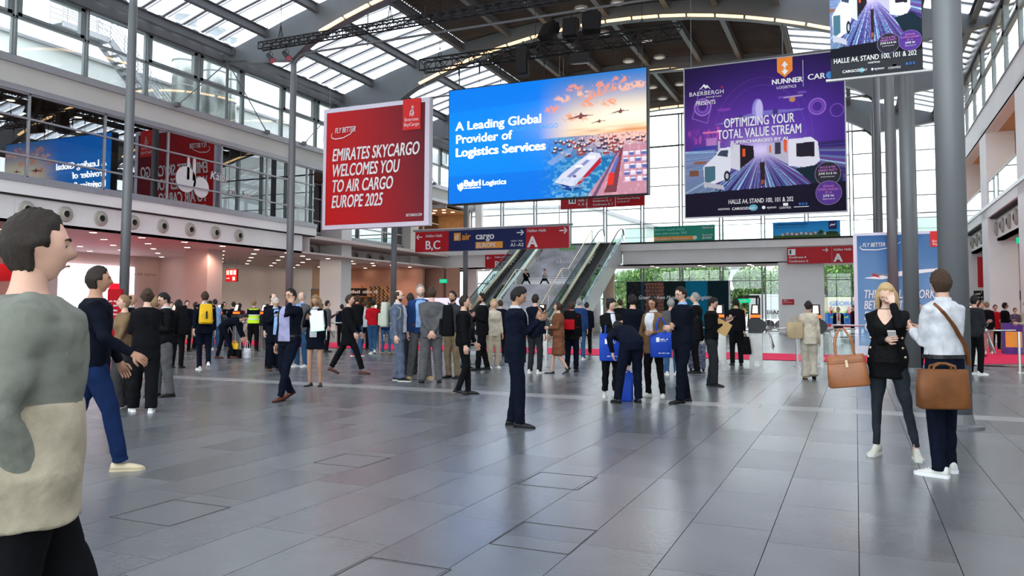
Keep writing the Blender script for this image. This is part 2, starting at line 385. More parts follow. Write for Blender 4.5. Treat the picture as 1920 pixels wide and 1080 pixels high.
# lit downlights seen through that glass
def downlight_mesh(r=.16):
    mb=MB(); n=16; R=[[(math.cos(2*PI*k/n)*q,math.sin(2*PI*k/n)*q,z) for k in range(n)] for q,z in ((r*1.15,0),(r*1.15,-.012),(r,-.012),(r*.95,-.004))]
    mb.rings(R,0,cap=False); mb.disc((0,0,-.005),(0,0,-1),r*.97,n,1)
    me=mb.mesh('downlight',fix=False); me.materials.append(M_trim); me.materials.append(M_lampw); return me
DL=downlight_mesh()
def downlight(x,y,z,label,group): return tag(link('downlight',DL,None,(x,y,z)),label,'ceiling light',group)
for (x,y) in ((-31,20.5),(-31,23.5),(-33.5,25.5),(-31,27.5),(-33.5,30),(-31,33),(-33,35),(-34,22)):
    downlight(x,y,Z_W+.09,'warm downlight glowing behind the upper left gallery glass','downlights behind the gallery glass')
def glow(x,y,z,e,col,size=.25,spot=150):
    l=bpy.data.lights.new('downlight_beam','SPOT'); l.energy=e; l.color=col; l.shadow_soft_size=size; l.spot_size=math.radians(spot); l.spot_blend=.6
    o=bpy.data.objects.new('downlight_beam',l); COL.objects.link(o); o.location=(x,y,z); return o
WARM=(1,.70,.50)
for y in (19,25,31): glow(-33.5,y,Z_W-.1,60,WARM)
# downlights in the soffit under the gallery: 2.5 m grid
for i in range(7):
    for j in range(15):
        x=-30.0-2.45*i; y=18.6+2.52*j
        if x< -41 or y>57: continue
        if j>7 and i==0: x-=.9
        downlight(x,y,Z_C,'small square warm downlight in the soffit under the left gallery','downlights under the left gallery')
for x in (-31.5,-36.5):
    for y in (20,26,32,38,44,50,55): glow(x,y,Z_C-.08,135,(1,.64,.50))
# pillars under and beside the gallery
def pillar(x0,y0,x1,y1,z1,label,m=M_white,base=True):
    t=thing('pillar',label,'pillar',((x0+x1)/2,(y0+y1)/2,0))
    hx,hy=(x1-x0)/2,(y1-y0)/2; b=MB(); b.box((-hx,-hy,.12),(hx,hy,z1)); b.build('shaft',m,t)
    b=MB(); b.box((-hx-.01,-hy-.01,0),(hx+.01,hy+.01,.12)); b.build('plinth',M_trim,t); return t
pillar(-32.2,21.8,-30.7,22.6,Z_C,'broad blush pillar with a red wayfinding plate under the left gallery',M_pink)
pillar(-33.6,32.2,-32.0,33.3,Z_C,'square blush pillar under the left gallery between two red signs',M_pink)
pillar(-32.3,42.3,-30.6,43.4,13.5,'tall white pillar left of the coffee bar, half hidden by the red banner')
pillar(-32.9,52.6,-31.6,53.8,13.5,'tall white pillar at the left end of the hanging hall sign')
# recessed gallery beyond the front part
XR2=-32.3
mb=MB(); mb.box((XR2-.4,YE,Z_F),(XR2,YG,Z_S-.22)); fr=struct(mb,'trim_4',M_white)
mb=MB(); mb.box((XR2-.4,YE,Z_S-.22),(XR2+.05,YG,Z_S)); mb.build('sill_trim',M_trim,fr)
mb=MB(); mb.box((XR2-.45,YE,Z_C),(XR2-.2,YG,Z_F-.06)); struct(mb,'trim_5',M_white)
mb=MB(); mb.box((XR2,YE-.02,Z_C+.1),(XL-.5,YE+.02,Z_S-.22)); struct(mb,'trim_6',M_white)
for i in range(10): nozzle(XR2-.2,41.6+1.66*i,5.28,.33,1,'round beige air nozzle in the recessed band beyond the tall pillar','air nozzles of the recessed gallery')
for n in range(7):
    y0=YE+n*3.05; y1=y0+3.05; w=MB(); w.box((XR2-.14,y0-.04,Z_S),(XR2-.02,y0+.04,Z_W)); 
    for z in (Z_S+.03,7.3,8.75,Z_W): w.box((XR2-.13,y0,z-.035),(XR2-.01,y1,z+.035))
    wo_=struct(w,'window_%d'%(n+20),M_paint)
    for (a,b) in ((Z_S+.06,7.265),(7.335,8.715),(8.785,Z_W-.05)):
        p=MB(); p.box((XR2-.09,y0+.04,a),(XR2-.07,y1-.04,b)); p.build('pane',M_glassd,wo_)
# walls under the gallery
mb=MB(); mb.box((-41.3,15,0),(-41.0,37.4,Z_C)); struct(mb,'wall_1',M_pink)
mb=MB(); mb.box((-41.3,42.6,0),(-41.0,YG,Z_C)); struct(mb,'wall_2',M_white)
mb=MB(); mb.box((-41.0,37.2,0),(-36.5,37.4,Z_C)); struct(mb,'wall_3',M_pink)
mb=MB(); 
for y in (37.5,39.7,42.5): mb.box((-41.1,y-.05,0),(-41,y+.05,Z_C))
for z in (1.1,2.1,3.9): mb.box((-41.1,37.4,z-.04),(-41,42.6,z+.04))
w=struct(mb,'window_30',M_mull); p=MB(); p.box((-41.06,37.4,0),(-41.04,42.6,Z_C)); p.build('pane',M_glass,w)
# timber door at the back of the left side
dp=aty(508,545,50); dq=aty(530,545,50)
mb=MB(); mb.box((-38.9,50,0),(aty(619,560,50).x,50.3,Z_C)); struct(mb,'wall_4',mat('peach_plaster',(.66,.50,.38),.6,var=.03))
mb=MB(); mb.box((-38.75,49.9,0),(-35.6,49.98,2.95)); d=struct(mb,'door_1',M_wood)
mb=MB(); mb.cyl((-37.2,49.86,.9),(-37.2,49.86,1.5),.02); mb.build('handle',M_chrome,d)
mb=MB(); mb.box((-38.9,49.88,0),(-38.75,50,3.1)); mb.box((-35.6,49.88,0),(-35.45,50,3.1)); mb.box((-38.9,49.88,2.95),(-35.45,50,3.1)); mb.build('frame',M_trim,d)
# ----------------------------------------------------------------- clerestory (left and right)
def clerestory(x,sgn,y0,y1,n0,opened):
    y=y0; n=n0
    for k in range(int((y1-y0)/3.03)+1):
        ya,yb=y,y+3.03; w=MB(); a,b=sorted((x-sgn*.16,x-sgn*.02))
        for dy in (-.07,.07): w.box((a,ya+dy-.035,Z_L),(b,ya+dy+.035,Z_T))
        w.box((a,ya,12.5),(b,yb,12.6)); w.box((a,ya,Z_L),(b,yb,Z_L+.06)); w.box((a,ya,Z_T-.06),(b,yb,Z_T))
        if k%3!=1: 
            w.box((a-.03,ya+.1,12.6),(b+.03,ya+.25,Z_T-.06)); w.box((a-.03,yb-.32,12.6),(b+.03,yb-.14,Z_T-.06)); w.box((a-.03,ya+.1,12.6),(b+.03,yb-.14,12.72)); w.box((a-.03,ya+.1,Z_T-.2),(b+.03,yb-.14,Z_T-.06))
        wo_=struct(w,'window_%d'%n,M_mull)
        for (z0,z1) in ((Z_L+.06,12.5),(12.6,Z_T-.06)):
            p=MB(); c=x-sgn*.09; p.box((c-.008,ya+.07,z0),(c+.008,yb-.07,z1)); p.build('pane',M_glass,wo_)
        y=yb; n+=1
clerestory(XL,1,1.06,55,40,1); clerestory(XR,-1,18,55,60,1)
for x,sg,nm in ((XL,1,'trim_7'),(XR,-1,'trim_8')):
    mb=MB(); a,b=sorted((x-sg*.5,x+sg*.1)); mb.box((a,-2,Z_T),(b,YG,Z_T+.75)); struct(mb,nm,M_steel)
# ----------------------------------------------------------------- roof
mb=MB(); nx=14; xs=np.linspace(-20.2,-3.2,nx); ny=int((YG+1-1)/.22); vs=[];fs=[]
prof=[(0,0),(.07,0),(.11,.09),(.18,.09)]
rows=[]
y=.5
while y<YG+.8:
    for dy,dz in prof: rows.append((y+dy,dz))
    y+=.22
V=[(x,yy,roofz(x)+.1+dz) for yy,dz in rows for x in xs]; Fq=[(r*nx+i,r*nx+i+1,(r+1)*nx+i+1,(r+1)*nx+i) for r in range(len(rows)-1) for i in range(nx-1)]
mb.add(V,Fq); ceil=struct(mb,'ceiling_deck',M_deck,fix=False)
mb=MB(); 
mb.add([(-20.2,.3,roofz(-20.2)+.5),(-11.7,.3,roofz(-11.7)+.5),(-3.2,.3,roofz(-3.2)+.5),(-20.2,YG+1,roofz(-20.2)+.5),(-11.7,YG+1,roofz(-11.7)+.5),(-3.2,YG+1,roofz(-3.2)+.5)],[(0,1,4,3),(1,2,5,4)]); mb.build('roof_skin',M_deck,ceil)
PUR=[-28.3,-26.2,-23.2,-20.2,-17.3,-14.9,-11.7,-8.5,-6.1,-3.2,-.2,2.8,4.9]
pm={}
def ibeam(L,h=.42,w=.26):
    t=MB(); t.box((-w/2,0,-h),(w/2,L,-h+.035)); t.box((-w/2,0,-.035),(w/2,L,0)); t.box((-.02,0,-h),(.02,L,0)); t.box((-w/2-.02,0,-h-.02),(w/2+.02,.05,.02)); t.box((-w/2-.02,L-.05,-h-.02),(w/2+.02,L,.02)); return t
pur=ibeam(9.18-.36).mesh('purlin'); pur.materials.append(M_steel)
for b in range(6):
    for x in PUR:
        tag(link('purlin',pur,None,(x,YB[b]+.18,roofz(x))),'grey steel purlin running lengthwise between two roof girders','roof beam','roof purlins')
# skylight panes on both flanks
M_sky=glassmat('skylight_glass',(.93,.95,.97),.02)
M_blind=mat('skylight_louvre',(.40,.42,.43),.5,metal=.3,var=.05)
def strip_mesh(x0,x1,y0,y1,t=.012): 
    m=MB(); z0,z1=roofz(x0)+.16,roofz(x1)+.16
    m.add([(x0,y0,z0),(x1,y0,z1),(x1,y1,z1),(x0,y1,z0),(x0,y0,z0+t),(x1,y0,z1+t),(x1,y1,z1+t),(x0,y1,z0+t)],[(0,3,2,1),(4,5,6,7),(0,1,5,4),(1,2,6,5),(2,3,7,6),(3,0,4,7)]); return m
fl=[(-28.3,-26.2),(-26.2,-23.2),(-23.2,-20.2),(-3.2,-.2),(-.2,2.8),(2.8,4.9)]
skr=thing('skylight_glazing','long bright glass skylights with grey louvre bars on both flanks of the roof','skylight'); skr['kind']='structure'
for q,(x0,x1) in enumerate(fl):
    lou=MB()
    me=strip_mesh(x0,x1,.16,.98).mesh('pane'); me.materials.append(M_sky)
    for b in range(6):
        for k in range(8):
            y=YB[b]+.2+k*1.12
            if b>=1: link('pane',me,skr,(0,y,0))
            for yy,ww in ((y+.0,.16),(y+.22,.03)):
                z0,z1=roofz(x0)+.12,roofz(x1)+.12
                lou.beam((x0,yy+.05,z0),(x1,yy+.05,z1),ww if ww>.1 else .03,.06)
    lou.build('louvre_bars',M_blind,skr)['kind']='stuff'
# eaves strips beyond last purlin
for xa,xb,nm in ((XL-.4,-28.3,'trim_9'),(4.9,XR+.4,'trim_10')):
    mb=MB(); 
    y=2.4
    while y<YG: mb.beam((xa,y,roofz(xa)+.1),(xb,y,roofz(xb)+.1),.35,.05); y+=1.0
    struct(mb,nm,M_blind)
# girders: curved plate beams on masts
def lowz(x): return 16.55-.0163*(x-XM)**2
def girder(yb,label):
    t=thing('roof_girder',label,'roof beam',(XM,yb,0))
    def half(s):
        P=[(-17.3,13.75),(-17.25,13.45),(-16.9,13.28),(-13.1,13.22),(-12.75,13.3),(-12.5,13.75),(-12.0,14.2),(-11.35,lowz(XM-11.35))]
        return [(s*-x,z) for x,z in P]
    low=[(x,z) for x,z in [(-17.35,14.2),(-17.2,14.04),(-16.9,13.96),(-13.2,13.52),(-12.8,13.55),(-12.5,13.78),(-12.0,14.12),(-11.35,lowz(XM-11.35))]]
    for x in np.linspace(-10.2,0,8): low.append((x,lowz(XM+x)))
    low+= [(-x,z) for x,z in low[-2::-1]]
    top=[(x,roofz(XM+x)-.02) for x in np.linspace(16.9,-16.9,17)]
    pts=[(x,-.15,z) for x,z in low]+[(x,-.15,z) for x,z in top]
    n=len(low); m=len(top)
    # strip build: pair lower and upper outlines
    b=MB(); Lw=low; Tp=[]
    for x,z in low: xx=max(-17.3,min(17.3,x)); Tp.append((xx,max(z+.02,roofz(XM+xx)-.02) if abs(xx)<17.0 else max(z,14.28)))
    vs=[];fs=[]
    for (x,z),(x2,z2) in zip(Lw,Tp): vs+=[(x,-.14,z),(x2,-.14,z2),(x,.14,z),(x2,.14,z2)]
    for i in range(len(Lw)-1):
        a=4*i;c=a+4; fs+=[(a,c,c+1,a+1),(a+2,a+3,c+3,c+2),(a,a+2,c+2,c),(a+1,c+1,c+3,a+3)]
    fs+=[(0,1,3,2)]; e=4*(len(Lw)-1); fs+=[(e,e+2,e+3,e+1)]
    b.add(vs,fs); b.build('plate_web',M_steel,t)
    b=MB(); 
    for i in range(len(Lw)-1):
        p,q=Lw[i],Lw[i+1]; b.beam((p[0],0,p[1]-.03),(q[0],0,q[1]-.03),.46,.05,up=(0,1,0) if False else (0,0,1))
    b.build('lower_flange',M_steel,t)
    xs=np.linspace(-11.2,11.2,17)
    for i in range(16):
        if i in (0,15): pass
        x0,x1=xs[i]+.06,xs[i+1]-.06; b=MB(); b.beam((x0,-.33,lowz(XM+x0)-.0),(x1,-.33,lowz(XM+x1)-.0),.16,.10); b.beam((x0,-.235,lowz(XM+x0)+.02),(x1,-.235,lowz(XM+x1)+.02),.02,.16,1)
        b.build('strip_light',[M_tube,M_trim],t)
    b=MB(); b.cyl((-12.9,0,13.72),(12.9,0,13.72),.055,n=8); 
    for s in (-1,1):
        b.cyl((s*8.7,0,lowz(XM+8.7)),(s*8.7,0,13.62),.03,n=6); b.tube([(s*12.9,0,13.3),(s*12.6,0,13.62),(s*12.3,0,13.7)],.07,8)
    b.build('tie_rod',M_steel,t)
    return t
ordn=['nearest the camera','second from the camera','third from the camera, above the left spotlights','fourth from the camera, behind the big screen','fifth from the camera, above the hall sign','farthest, beyond the glass front']
for i in range(1,7):
    girder(YB[i],'arched grey steel roof girder with strip lights, '+ordn[i-1])
# masts
def mast(x,y,r,label):
    t=thing('mast',label,'column',(x,y,0))
    b=MB(); b.tube([(0,0,.16),(0,0,5),(0,0,9.5),(0,0,12.7),(0,0,13.3)],[r,r,r*.97,r*.9,r*.8],24); b.build('shaft',M_mast,t,smooth=True)
    b=MB(); b.tube([(0,0,0),(0,0,.03),(0,0,.05),(0,0,.17)],[r*1.75,r*1.75,r*1.15,r*1.02],24); b.build('base_plate',M_mast,t)
    b=MB(); b.cyl((0,0,13.3),(0,0,13.55),r*.55); b.cyl((0,-.2,13.42),(0,.2,13.42),.06); b.build('head_joint',M_steel,t)
    return t
for i,l in zip(range(1,6),('left grey mast outside the picture','leftmost slim grey mast in front of the white info screen','slim grey mast under the left spotlights','slim grey mast partly behind the red banner','slim grey mast passing the navy hall sign')):
    mast(-24.6,YB[i],.17,l)
for i,l in zip(range(1,6),('big grey column beside the man in the white shirt','grey column just left of the biggest column','narrow grey column third from the biggest','hidden grey column beside the portrait banner','distant grey mast at the right edge of the purple banner')):
    mast((1.16,1.197,1.187,1.03,1.12)[i-1],YB[i],(.175,.175,.165,.16,.16)[i-1],l)
mast(1.35,YB[6],.16,'last grey mast outside the glass front')
# V struts on the clerestory
for i in range(3,6):
    t=thing('wall_strut','pair of slanting tie rods with an upright below girder %s'%ordn[i-1].split(',')[0],'strut',(XL+.25,YB[i],Z_L))
    b=MB(); b.cyl((0,0,0),(0,0,3.0),.075); b.build('upright',M_steel,t)
    for s in (-1,1): b=MB(); b.cyl((0,s*.05,2.85),(-.05,s*3.05,-.05),.028,n=8); b.box((-.12,s*3.05-.12,-.12),(.05,s*3.05+.12,.08)); b.build('rod',M_steel,t)
# round lamps under the deck
for (x,y) in ((-12.5,37.2),(-10.6,37.2),(-12.5,41),(-10.6,43.2),(-10.6,46.3),(-12.5,46.3),(-12.5,52.4),(-10.6,52.4),(-12.5,33),(-8,33),(-12.5,55.5)):
    t=thing('dome_lamp','small round dome lamp hanging under the brown roof deck','ceiling light',(x,y,16.85),'dome lamps under the roof deck')
    b=MB(); b.tube([(0,0,.08),(0,0,.0),(0,0,-.1)],[.16,.34,.36],20); b.build('ring',M_noz,t); b=MB(); b.ell((0,0,-.1),(.26,.26,.06),16,6); b.build('diffuser',mat('opal',(.5,.46,.4),.4,var=0,emit=.35),t)
# ----------------------------------------------------------------- right wall
wr=wall_gallery(XR,-2,YG,-1)
mb=MB(); mb.box((XR,26,Z_F),(XR+.5,YG,Z_S-.25)); f=struct(mb,'trim_11',M_white); mb=MB(); mb.box((XR-.04,26,Z_S-.25),(XR+.5,YG,Z_S-.1)); mb.build('rail_shoe',M_trim,f)
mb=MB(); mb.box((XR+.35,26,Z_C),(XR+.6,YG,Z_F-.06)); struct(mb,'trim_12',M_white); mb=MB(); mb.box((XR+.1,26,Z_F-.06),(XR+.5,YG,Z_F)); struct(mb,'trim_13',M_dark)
for i in range(16): nozzle(XR+.35,31.8+1.6*i,5.28,.33,-1,'round pale air nozzle in the band of the right gallery','air nozzles of the right gallery')
M_redceil=mat('rosy_soffit',(.60,.24,.20),.6,var=.04)
mb=MB(); mb.box((XR+.35,20,Z_C),(20,YG,Z_C+.1)); struct(mb,'ceiling_right',M_ceil)
mb=MB(); mb.box((XR+.5,20,Z_F-.1),(20,YG,Z_F+.1)); struct(mb,'trim_14',M_ceil)
mb=MB(); mb.box((XR+.0,20,Z_W+.02),(XR+1.6,YG,Z_W+.12)); mb.box((XR+1.6,20,Z_W-.9),(XR+1.75,YG,Z_W+.12)); struct(mb,'trim_15',M_orange)
mb=MB(); 
for k in range(60): mb.box((XR+1.75+k*.2,20,Z_W-.85),(XR+1.87+k*.2,YG,Z_W-.75))
mb.box((XR+1.7,20,Z_W-.7),(20,YG,Z_W-.6)); struct(mb,'ceiling_slatted',M_orange)
for (ya,yb,l) in ((32.2,34.2,'white wall pier at the right edge of the view'),(41.5,43.4,'white wall pier right of the biggest grey column'),(50.2,51.8,'white wall pier just behind the biggest grey column'),(23,25,'white wall pier outside the right edge')):
    pillar(XR+.0,ya,XR+1.15,yb,Z_W+.3,l,M_white)
for i in range(3):
    for j in range(9):
        x=XR+1.9+2.3*i; y=30+2.6*j
        downlight(x,y,Z_C,'warm downlight in the soffit under the right gallery','downlights under the right gallery')
        if j%1==0 and i<2: downlight(x+.8,y,Z_W-.87,'warm downlight in the slatted timber ceiling of the right gallery','downlights of the right gallery')
for y in (30,37,44,51): glow(XR+3.5,y,Z_C-.1,140,(1,.55,.45)); glow(XR+3.0,y,Z_W-1.0,150,(1,.62,.35))
# glass balustrade of right gallery
for (ya,yb,n) in ((25.1,32.1,1),(34.3,41.4,2),(43.5,50.1,3),(51.9,58.8,4)):
    t=thing('balustrade','glass balustrade of the right gallery, bay %s'%('beside the right edge','between the two nearest white piers','behind the biggest grey column','next to the glass front')[n-1],'balustrade',(XR+.05,(ya+yb)/2,Z_S-.1))
    h=(yb-ya)/2
    for k in range(4): b=MB(); s=-h+k*(2*h/4); b.box((-.01,s+.02,0),(.01,s+2*h/4-.02,1.02)); b.build('glass_panel',M_glassg,t)
    b=MB(); b.box((-.03,-h,1.02),(.03,h,1.05)); b.build('top_rail',M_trim,t)
# inner walls on the right
mb=MB(); mb.box((16,26,0),(16.2,YG,Z_C)); mb.box((12,54,0),(16,54.2,Z_C)); struct(mb,'wall_5',M_pink)
mb=MB(); mb.box((16,26,Z_S-.3),(16.2,YG,Z_W)); struct(mb,'wall_6',M_white)
# ----------------------------------------------------------------- back wall: gallery slab, pillar, glass front
mb=MB(); mb.box((-32,YF,Z_F),(-15.45,YF+.35,Z_S-.2)); mb.box((-15.45,YF,Z_F),(XR+.2,YF+.35,Z_S-.2)); f=struct(mb,'trim_16',M_white)
mb=MB(); mb.box((-32,YF-.03,Z_S-.2),(XR+.2,YF+.35,Z_S-.08)); mb.build('rail_shoe',M_dark,f)
mb=MB(); mb.box((-32,YF+.3,Z_C),(-23.4,YF+.6,Z_F)); mb.box((-15.4,YF+.3,Z_C),(XR+.2,YF+.6,Z_F)); struct(mb,'trim_17',M_white)
mb=MB(); mb.box((-32,YF+.3,Z_C),(XR+.2,YG,Z_C+.1)); mb.box((-32,YF+.3,Z_F),(XR+.2,YG-.5,Z_F+.3)); struct(mb,'ceiling_back',M_ceil)
for k in range(11): 
    for yy in (YF+1.3,YF+2.9):
        x=-30.5+k*3.4
        if -23.5<x<-15.2: continue
        downlight(x,yy,Z_C,'warm downlight in the soffit below the rear gallery','downlights below the rear gallery')
for x in (-28,-11,-7,-2): glow(x,YF+2,Z_C-.1,60,WARM)
t=pillar(-4.71,YF+.1,-1.9,YF+1.2,Z_C+.02,'broad white rear pillar carrying a small red plate'); 
b=MB(); p0=Vector((-4.4,YF+.05,2.15)); b.box((-.0,-.05,0),(.75,.0,.36)); o=b.build('plate',M_red,t,loc=(-4.45+3.305,-.6+.0,2.1)); o.location=(-1.17,-.56,1.95)
dashes((-1.10,-.625,2.20),.3,.07,M_paint,t); dashes((-1.10,-.625,2.08),.5,.05,M_paint,t)
# balustrade of the rear gallery
for n,(xa,xb) in enumerate(((-31.5,-23.3),(-15.2,-9),(-9,-3),(-3,1),(1,5.4))):
    t=thing('balustrade','green glass balustrade of the rear gallery, %s'%('left of the escalators','just right of the escalators','between the two hanging adverts','behind the blue advert','at its right end')[n],'balustrade',((xa+xb)/2,YF+.02,Z_S-.1)); h=(xb-xa)/2; k=max(2,int(2*h/1.5))
    for i in range(k): b=MB(); s=-h+i*2*h/k; b.box((s+.02,-.01,0),(s+2*h/k-.02,.01,1.0)); b.build('glass_panel',M_glassg,t)
    b=MB(); b.box((-h,-.03,1.0),(h,.03,1.04)); b.build('top_rail',M_trim,t); b=MB(); b.cyl((-h,.05,.35),(h,.05,.35),.015,n=6); b.build('lower_rail',M_gold,t)
mulx=[-.15+2.95*k for k in range(-10,3)]
n=80
for i,x in enumerate(mulx[:-1]):
    w=MB(); 
    for dx in (-.1,.13): w.box((x+dx-.045,YG-.1,0),(x+dx+.045,YG+.1,16.5 if roofz(x)>16 else roofz(x)))
    xe=mulx[i+1]
    zt=[.08,3.72,6.4,8.15,9.35,11.0,12.4,14.0]
    for z in zt: w.box((x+.13,YG-.04,z-.035),(xe-.1,YG+.04,z+.035))
    wo_=struct(w,'window_%d'%n,M_mull); n+=1
    zt2=zt+[roofz(x)-.3]
    for a,b in zip(zt2[:-1],zt2[1:]):
        p=MB(); p.box((x+.18,YG-.012,a+.035),(xe-.15,YG+.0,b-.035)); p.build('pane',M_glass,wo_)
# left rear corner: upper white wall with amber opening
mb=MB(); mb.box((-32.9,54.2,Z_W-.2),(XL-.4,54.4,13.9)); mb.box((-28.9,YG-.6,Z_S),(-28.3,YG-.3,14)); struct(mb,'wall_7',M_white)
mb=MB(); mb.box((-40,54.4,Z_W-.25),(-29.5,58.5,Z_W-.15)); mb.box((-40,58.4,Z_S),(-29.5,58.5,Z_W)); struct(mb,'ceiling_amber',M_orange)
for x in (-31.8,-30.8,-30,-32.4): 
    for y in (55,56.5): downlight(x,y,Z_W-.26,'warm downlight in the amber ceiling above the hall sign','downlights of the amber ceiling')
glow(-31,56,Z_W-.4,90,(1,.6,.3))
# ceiling under hall end for the near right side and behind the camera (closes the room)
mb=MB()
for x in np.arange(XL,XR+.1,2.95): mb.box((x-.06,-2.2,0),(x+.06,-2,roofz(x)))
for z in (.05,3.7,6.4,9.4,12.4,14): mb.box((XL,-2.18,z),(XR,-2.02,z+.07))
we=struct(mb,'window_120',M_mull); mb=MB(); mb.box((XL,-2.11,0),(XR,-2.1,14)); mb.build('pane',M_glass,we)
mb=MB(); mb.box((XR,-2,0),(XR+.4,20,Z_L-.3)); struct(mb,'wall_8',M_white)
mb=MB(); mb.box((-44,-2.3,0),(XL-.5,-2,Z_C)); mb.box((-41.3,-2,0),(-41,15,Z_C)); struct(mb,'wall_9',M_pink)
# ================================================================= printed pictures (painted as vertex colours)
class Img:
    def __init__(s,w,h,c): 
        s.w,s.h=w,h; s.a=np.zeros((h,w,3))+np.array(lin(c)); s.U,s.V=np.meshgrid(np.linspace(0,1,w),np.linspace(1,0,h)); s.asp=w/h
    def mix(s,m,c): c=np.asarray(c) if np.ndim(c)>1 else lin(c); m=np.clip(m,0,1)[...,None]; s.a=s.a*(1-m)+c*m
    def poly(s,pts,c,al=1):
        m=np.zeros(s.U.shape,bool); n=len(pts)
        for i in range(n):
            (x1,y1),(x2,y2)=pts[i],pts[(i+1)%n]
            if y1==y2: continue
            cond=((y1>s.V)!=(y2>s.V))&(s.U<(x2-x1)*(s.V-y1)/(y2-y1)+x1); m^=cond
        s.mix(m*al,c)
    def ell(s,x,y,rx,ry,c,al=1,soft=.15):
        d=np.sqrt(((s.U-x)/rx)**2+((s.V-y)/ry)**2); s.mix(np.clip((1-d)/soft,0,1)*al,c)
    def glow(s,x,y,rx,ry,c,al=1,p=2): d=((s.U-x)/rx)**2+((s.V-y)/ry)**2; s.mix(np.exp(-d**(p/2))*al,c)
    def line(s,x1,y1,x2,y2,w,c,al=1):
        a=s.asp; px,py=s.U*a,s.V; x1*=a;x2*=a; dx,dy=x2-x1,y2-y1; t=np.clip(((px-x1)*dx+(py-y1)*dy)/(dx*dx+dy*dy+1e-9),0,1)
        d=np.hypot(px-x1-t*dx,py-y1-t*dy); s.mix(np.clip(1.5-d/w,0,1)*al,c)
    def ring(s,x,y,r,w,c,al=1): d=np.abs(np.hypot((s.U-x)*s.asp,s.V-y)-r); s.mix(np.clip(1.5-d/w,0,1)*al,c)
    def noise(s,sx,sy,seed=0):
        R=np.random.RandomState(seed); g=R.rand(sy+2,sx+2); x=s.U*sx; y=s.V*sy; i=x.astype(int); j=y.astype(int); fx=x-i; fy=y-j; fx=fx*fx*(3-2*fx); fy=fy*fy*(3-2*fy)
        return (g[j,i]*(1-fx)+g[j,i+1]*fx)*(1-fy)+(g[j+1,i]*(1-fx)+g[j+1,i+1]*fx)*fy
    def box(s,x,y,w,h,c,al=1): s.poly([(x,y),(x+w,y),(x+w,y+h),(x,y+h)],c,al)
def plane_sil(I,x,y,sc,c,al=1):
    for P in ([(-1,-.10),(-.1,.12),(.1,.12),(1,.02),(.12,.0),(-.12,-.02)],[(-.16,-.1),(.0,.3),(.15,.1),(.1,-.12)]):
        I.poly([(x+a*sc,y+b*sc*I.asp) for a,b in P],c,al)
# ---- the big LED screen
I=Img(384,216,(0,132,245)); U,V=I.U,I.V
I.mix((V>.80-.0*U+.06*U)*.5*(U<.75),(0,112,225)); I.mix((V<.24)*.55*np.clip((.72-U)*4,0,1),(0,102,215)); I.glow(.1,.5,.4,.25,(10,150,255),.5)
R_=np.clip((U-.48)/.18,0,1)
sky=np.clip((V-.5)/.5,0,1)[...,None]; skyc=lin((255,214,170))*(1-sky)**1.3+lin((40,120,200))*(1-(1-sky)**1.3)
I.mix(R_*(V>.5),skyc)
I.glow(.90,.55,.22,.20,(255,226,170),.95); I.glow(.93,.62,.30,.13,(255,250,232),1); I.glow(.92,.52,.12,.035,(255,170,60),.9); I.glow(.84,.56,.14,.05,(255,244,210),.9)
for k,(cx_,cy_) in enumerate([(.70,.84),(.77,.84),(.84,.87),(.90,.86),(.72,.80),(.73,.76),(.60,.82),(.66,.90),(.88,.93),(.96,.87),(.55,.74),(.64,.66),(.70,.65),(.79,.90),(.83,.75)]):
    n=I.noise(90,50,k); d=((U-cx_)/.045)**2+((V-cy_)/.035)**2; I.mix((n>.45)*np.clip(1.2-d,0,1)*.85,(250,150,110) if k%3 else (255,190,160))
I.mix(np.clip((U-.55)*5,0,1)*(V>.50)*(V<.56)*I.noise(12,60,5)*.8,(214,130,90))
sea=(V<=.5)*R_; I.mix(sea,(22,120,185)); I.mix(sea*(I.noise(60,50,8)>.62)*.6,(120,190,220)); I.mix(sea*np.clip((V-.3)*6,0,1)*np.clip((U-.6)*4,0,1),(255,196,180)); I.mix(sea*(I.noise(150,90,9)>.72)*.55,(20,70,120))
for k in range(70):      # distant ships
    x=.56+.43*rng.rand(); y=.50-.02-.14*rng.rand(); s_=.008+.02*(.5-y)*3
    I.poly([(x-s_,y),(x+s_,y+.004),(x+s_*.8,y-.016),(x-s_*.8,y-.016)],(150,70,70) if k%2 else (70,60,90)); I.box(x-s_*.4,y,s_*.7,.012,(240,215,205))
I.poly([(.72,.0),(.90,.40),(1,.40),(1,0)],(196,140,160)); I.mix((U>.72)*(V<.4)*(I.noise(120,30,3)>.7)*.4*(U>.72+.45*V),(240,180,180))
I.poly([(.745,.0),(.765,.0),(.875,.36),(.868,.36)],(110,80,120)); I.poly([(.80,.02),(.86,.02),(.892,.38),(.885,.38)],(120,60,70)); I.poly([(.815,.08),(.845,.08),(.852,.18),(.826,.18)],(225,50,40)); I.poly([(.83,.18),(.85,.18),(.875,.30),(.862,.30)],(90,110,190))
for r in range(5):
    for c_ in range(4):
        x=.90+c_*.028+r*-.002; y=.10+r*.052; I.box(x,y,.022,.036,(90,110,180) if (r+c_)%2 else (225,215,235)); I.box(x,y+.024,.022,.010,(245,240,250))
I.poly([(.56,.13),(.60,.07),(.66,.06),(.79,.27),(.785,.34),(.74,.36),(.60,.20)],(215,216,236)); I.poly([(.60,.07),(.66,.06),(.79,.27),(.785,.31),(.66,.09)],(180,30,50)); I.poly([(.56,.13),(.60,.07),(.64,.05),(.72,.08),(.64,.09)],(20,60,140))
I.poly([(.62,.17),(.72,.30),(.735,.29),(.64,.16)],(130,140,185)); I.box(.665,.24,.035,.02,(250,250,255)); I.box(.72,.30,.04,.03,(240,235,240)); I.ell(.66,.17,.01,.012,(90,90,150))
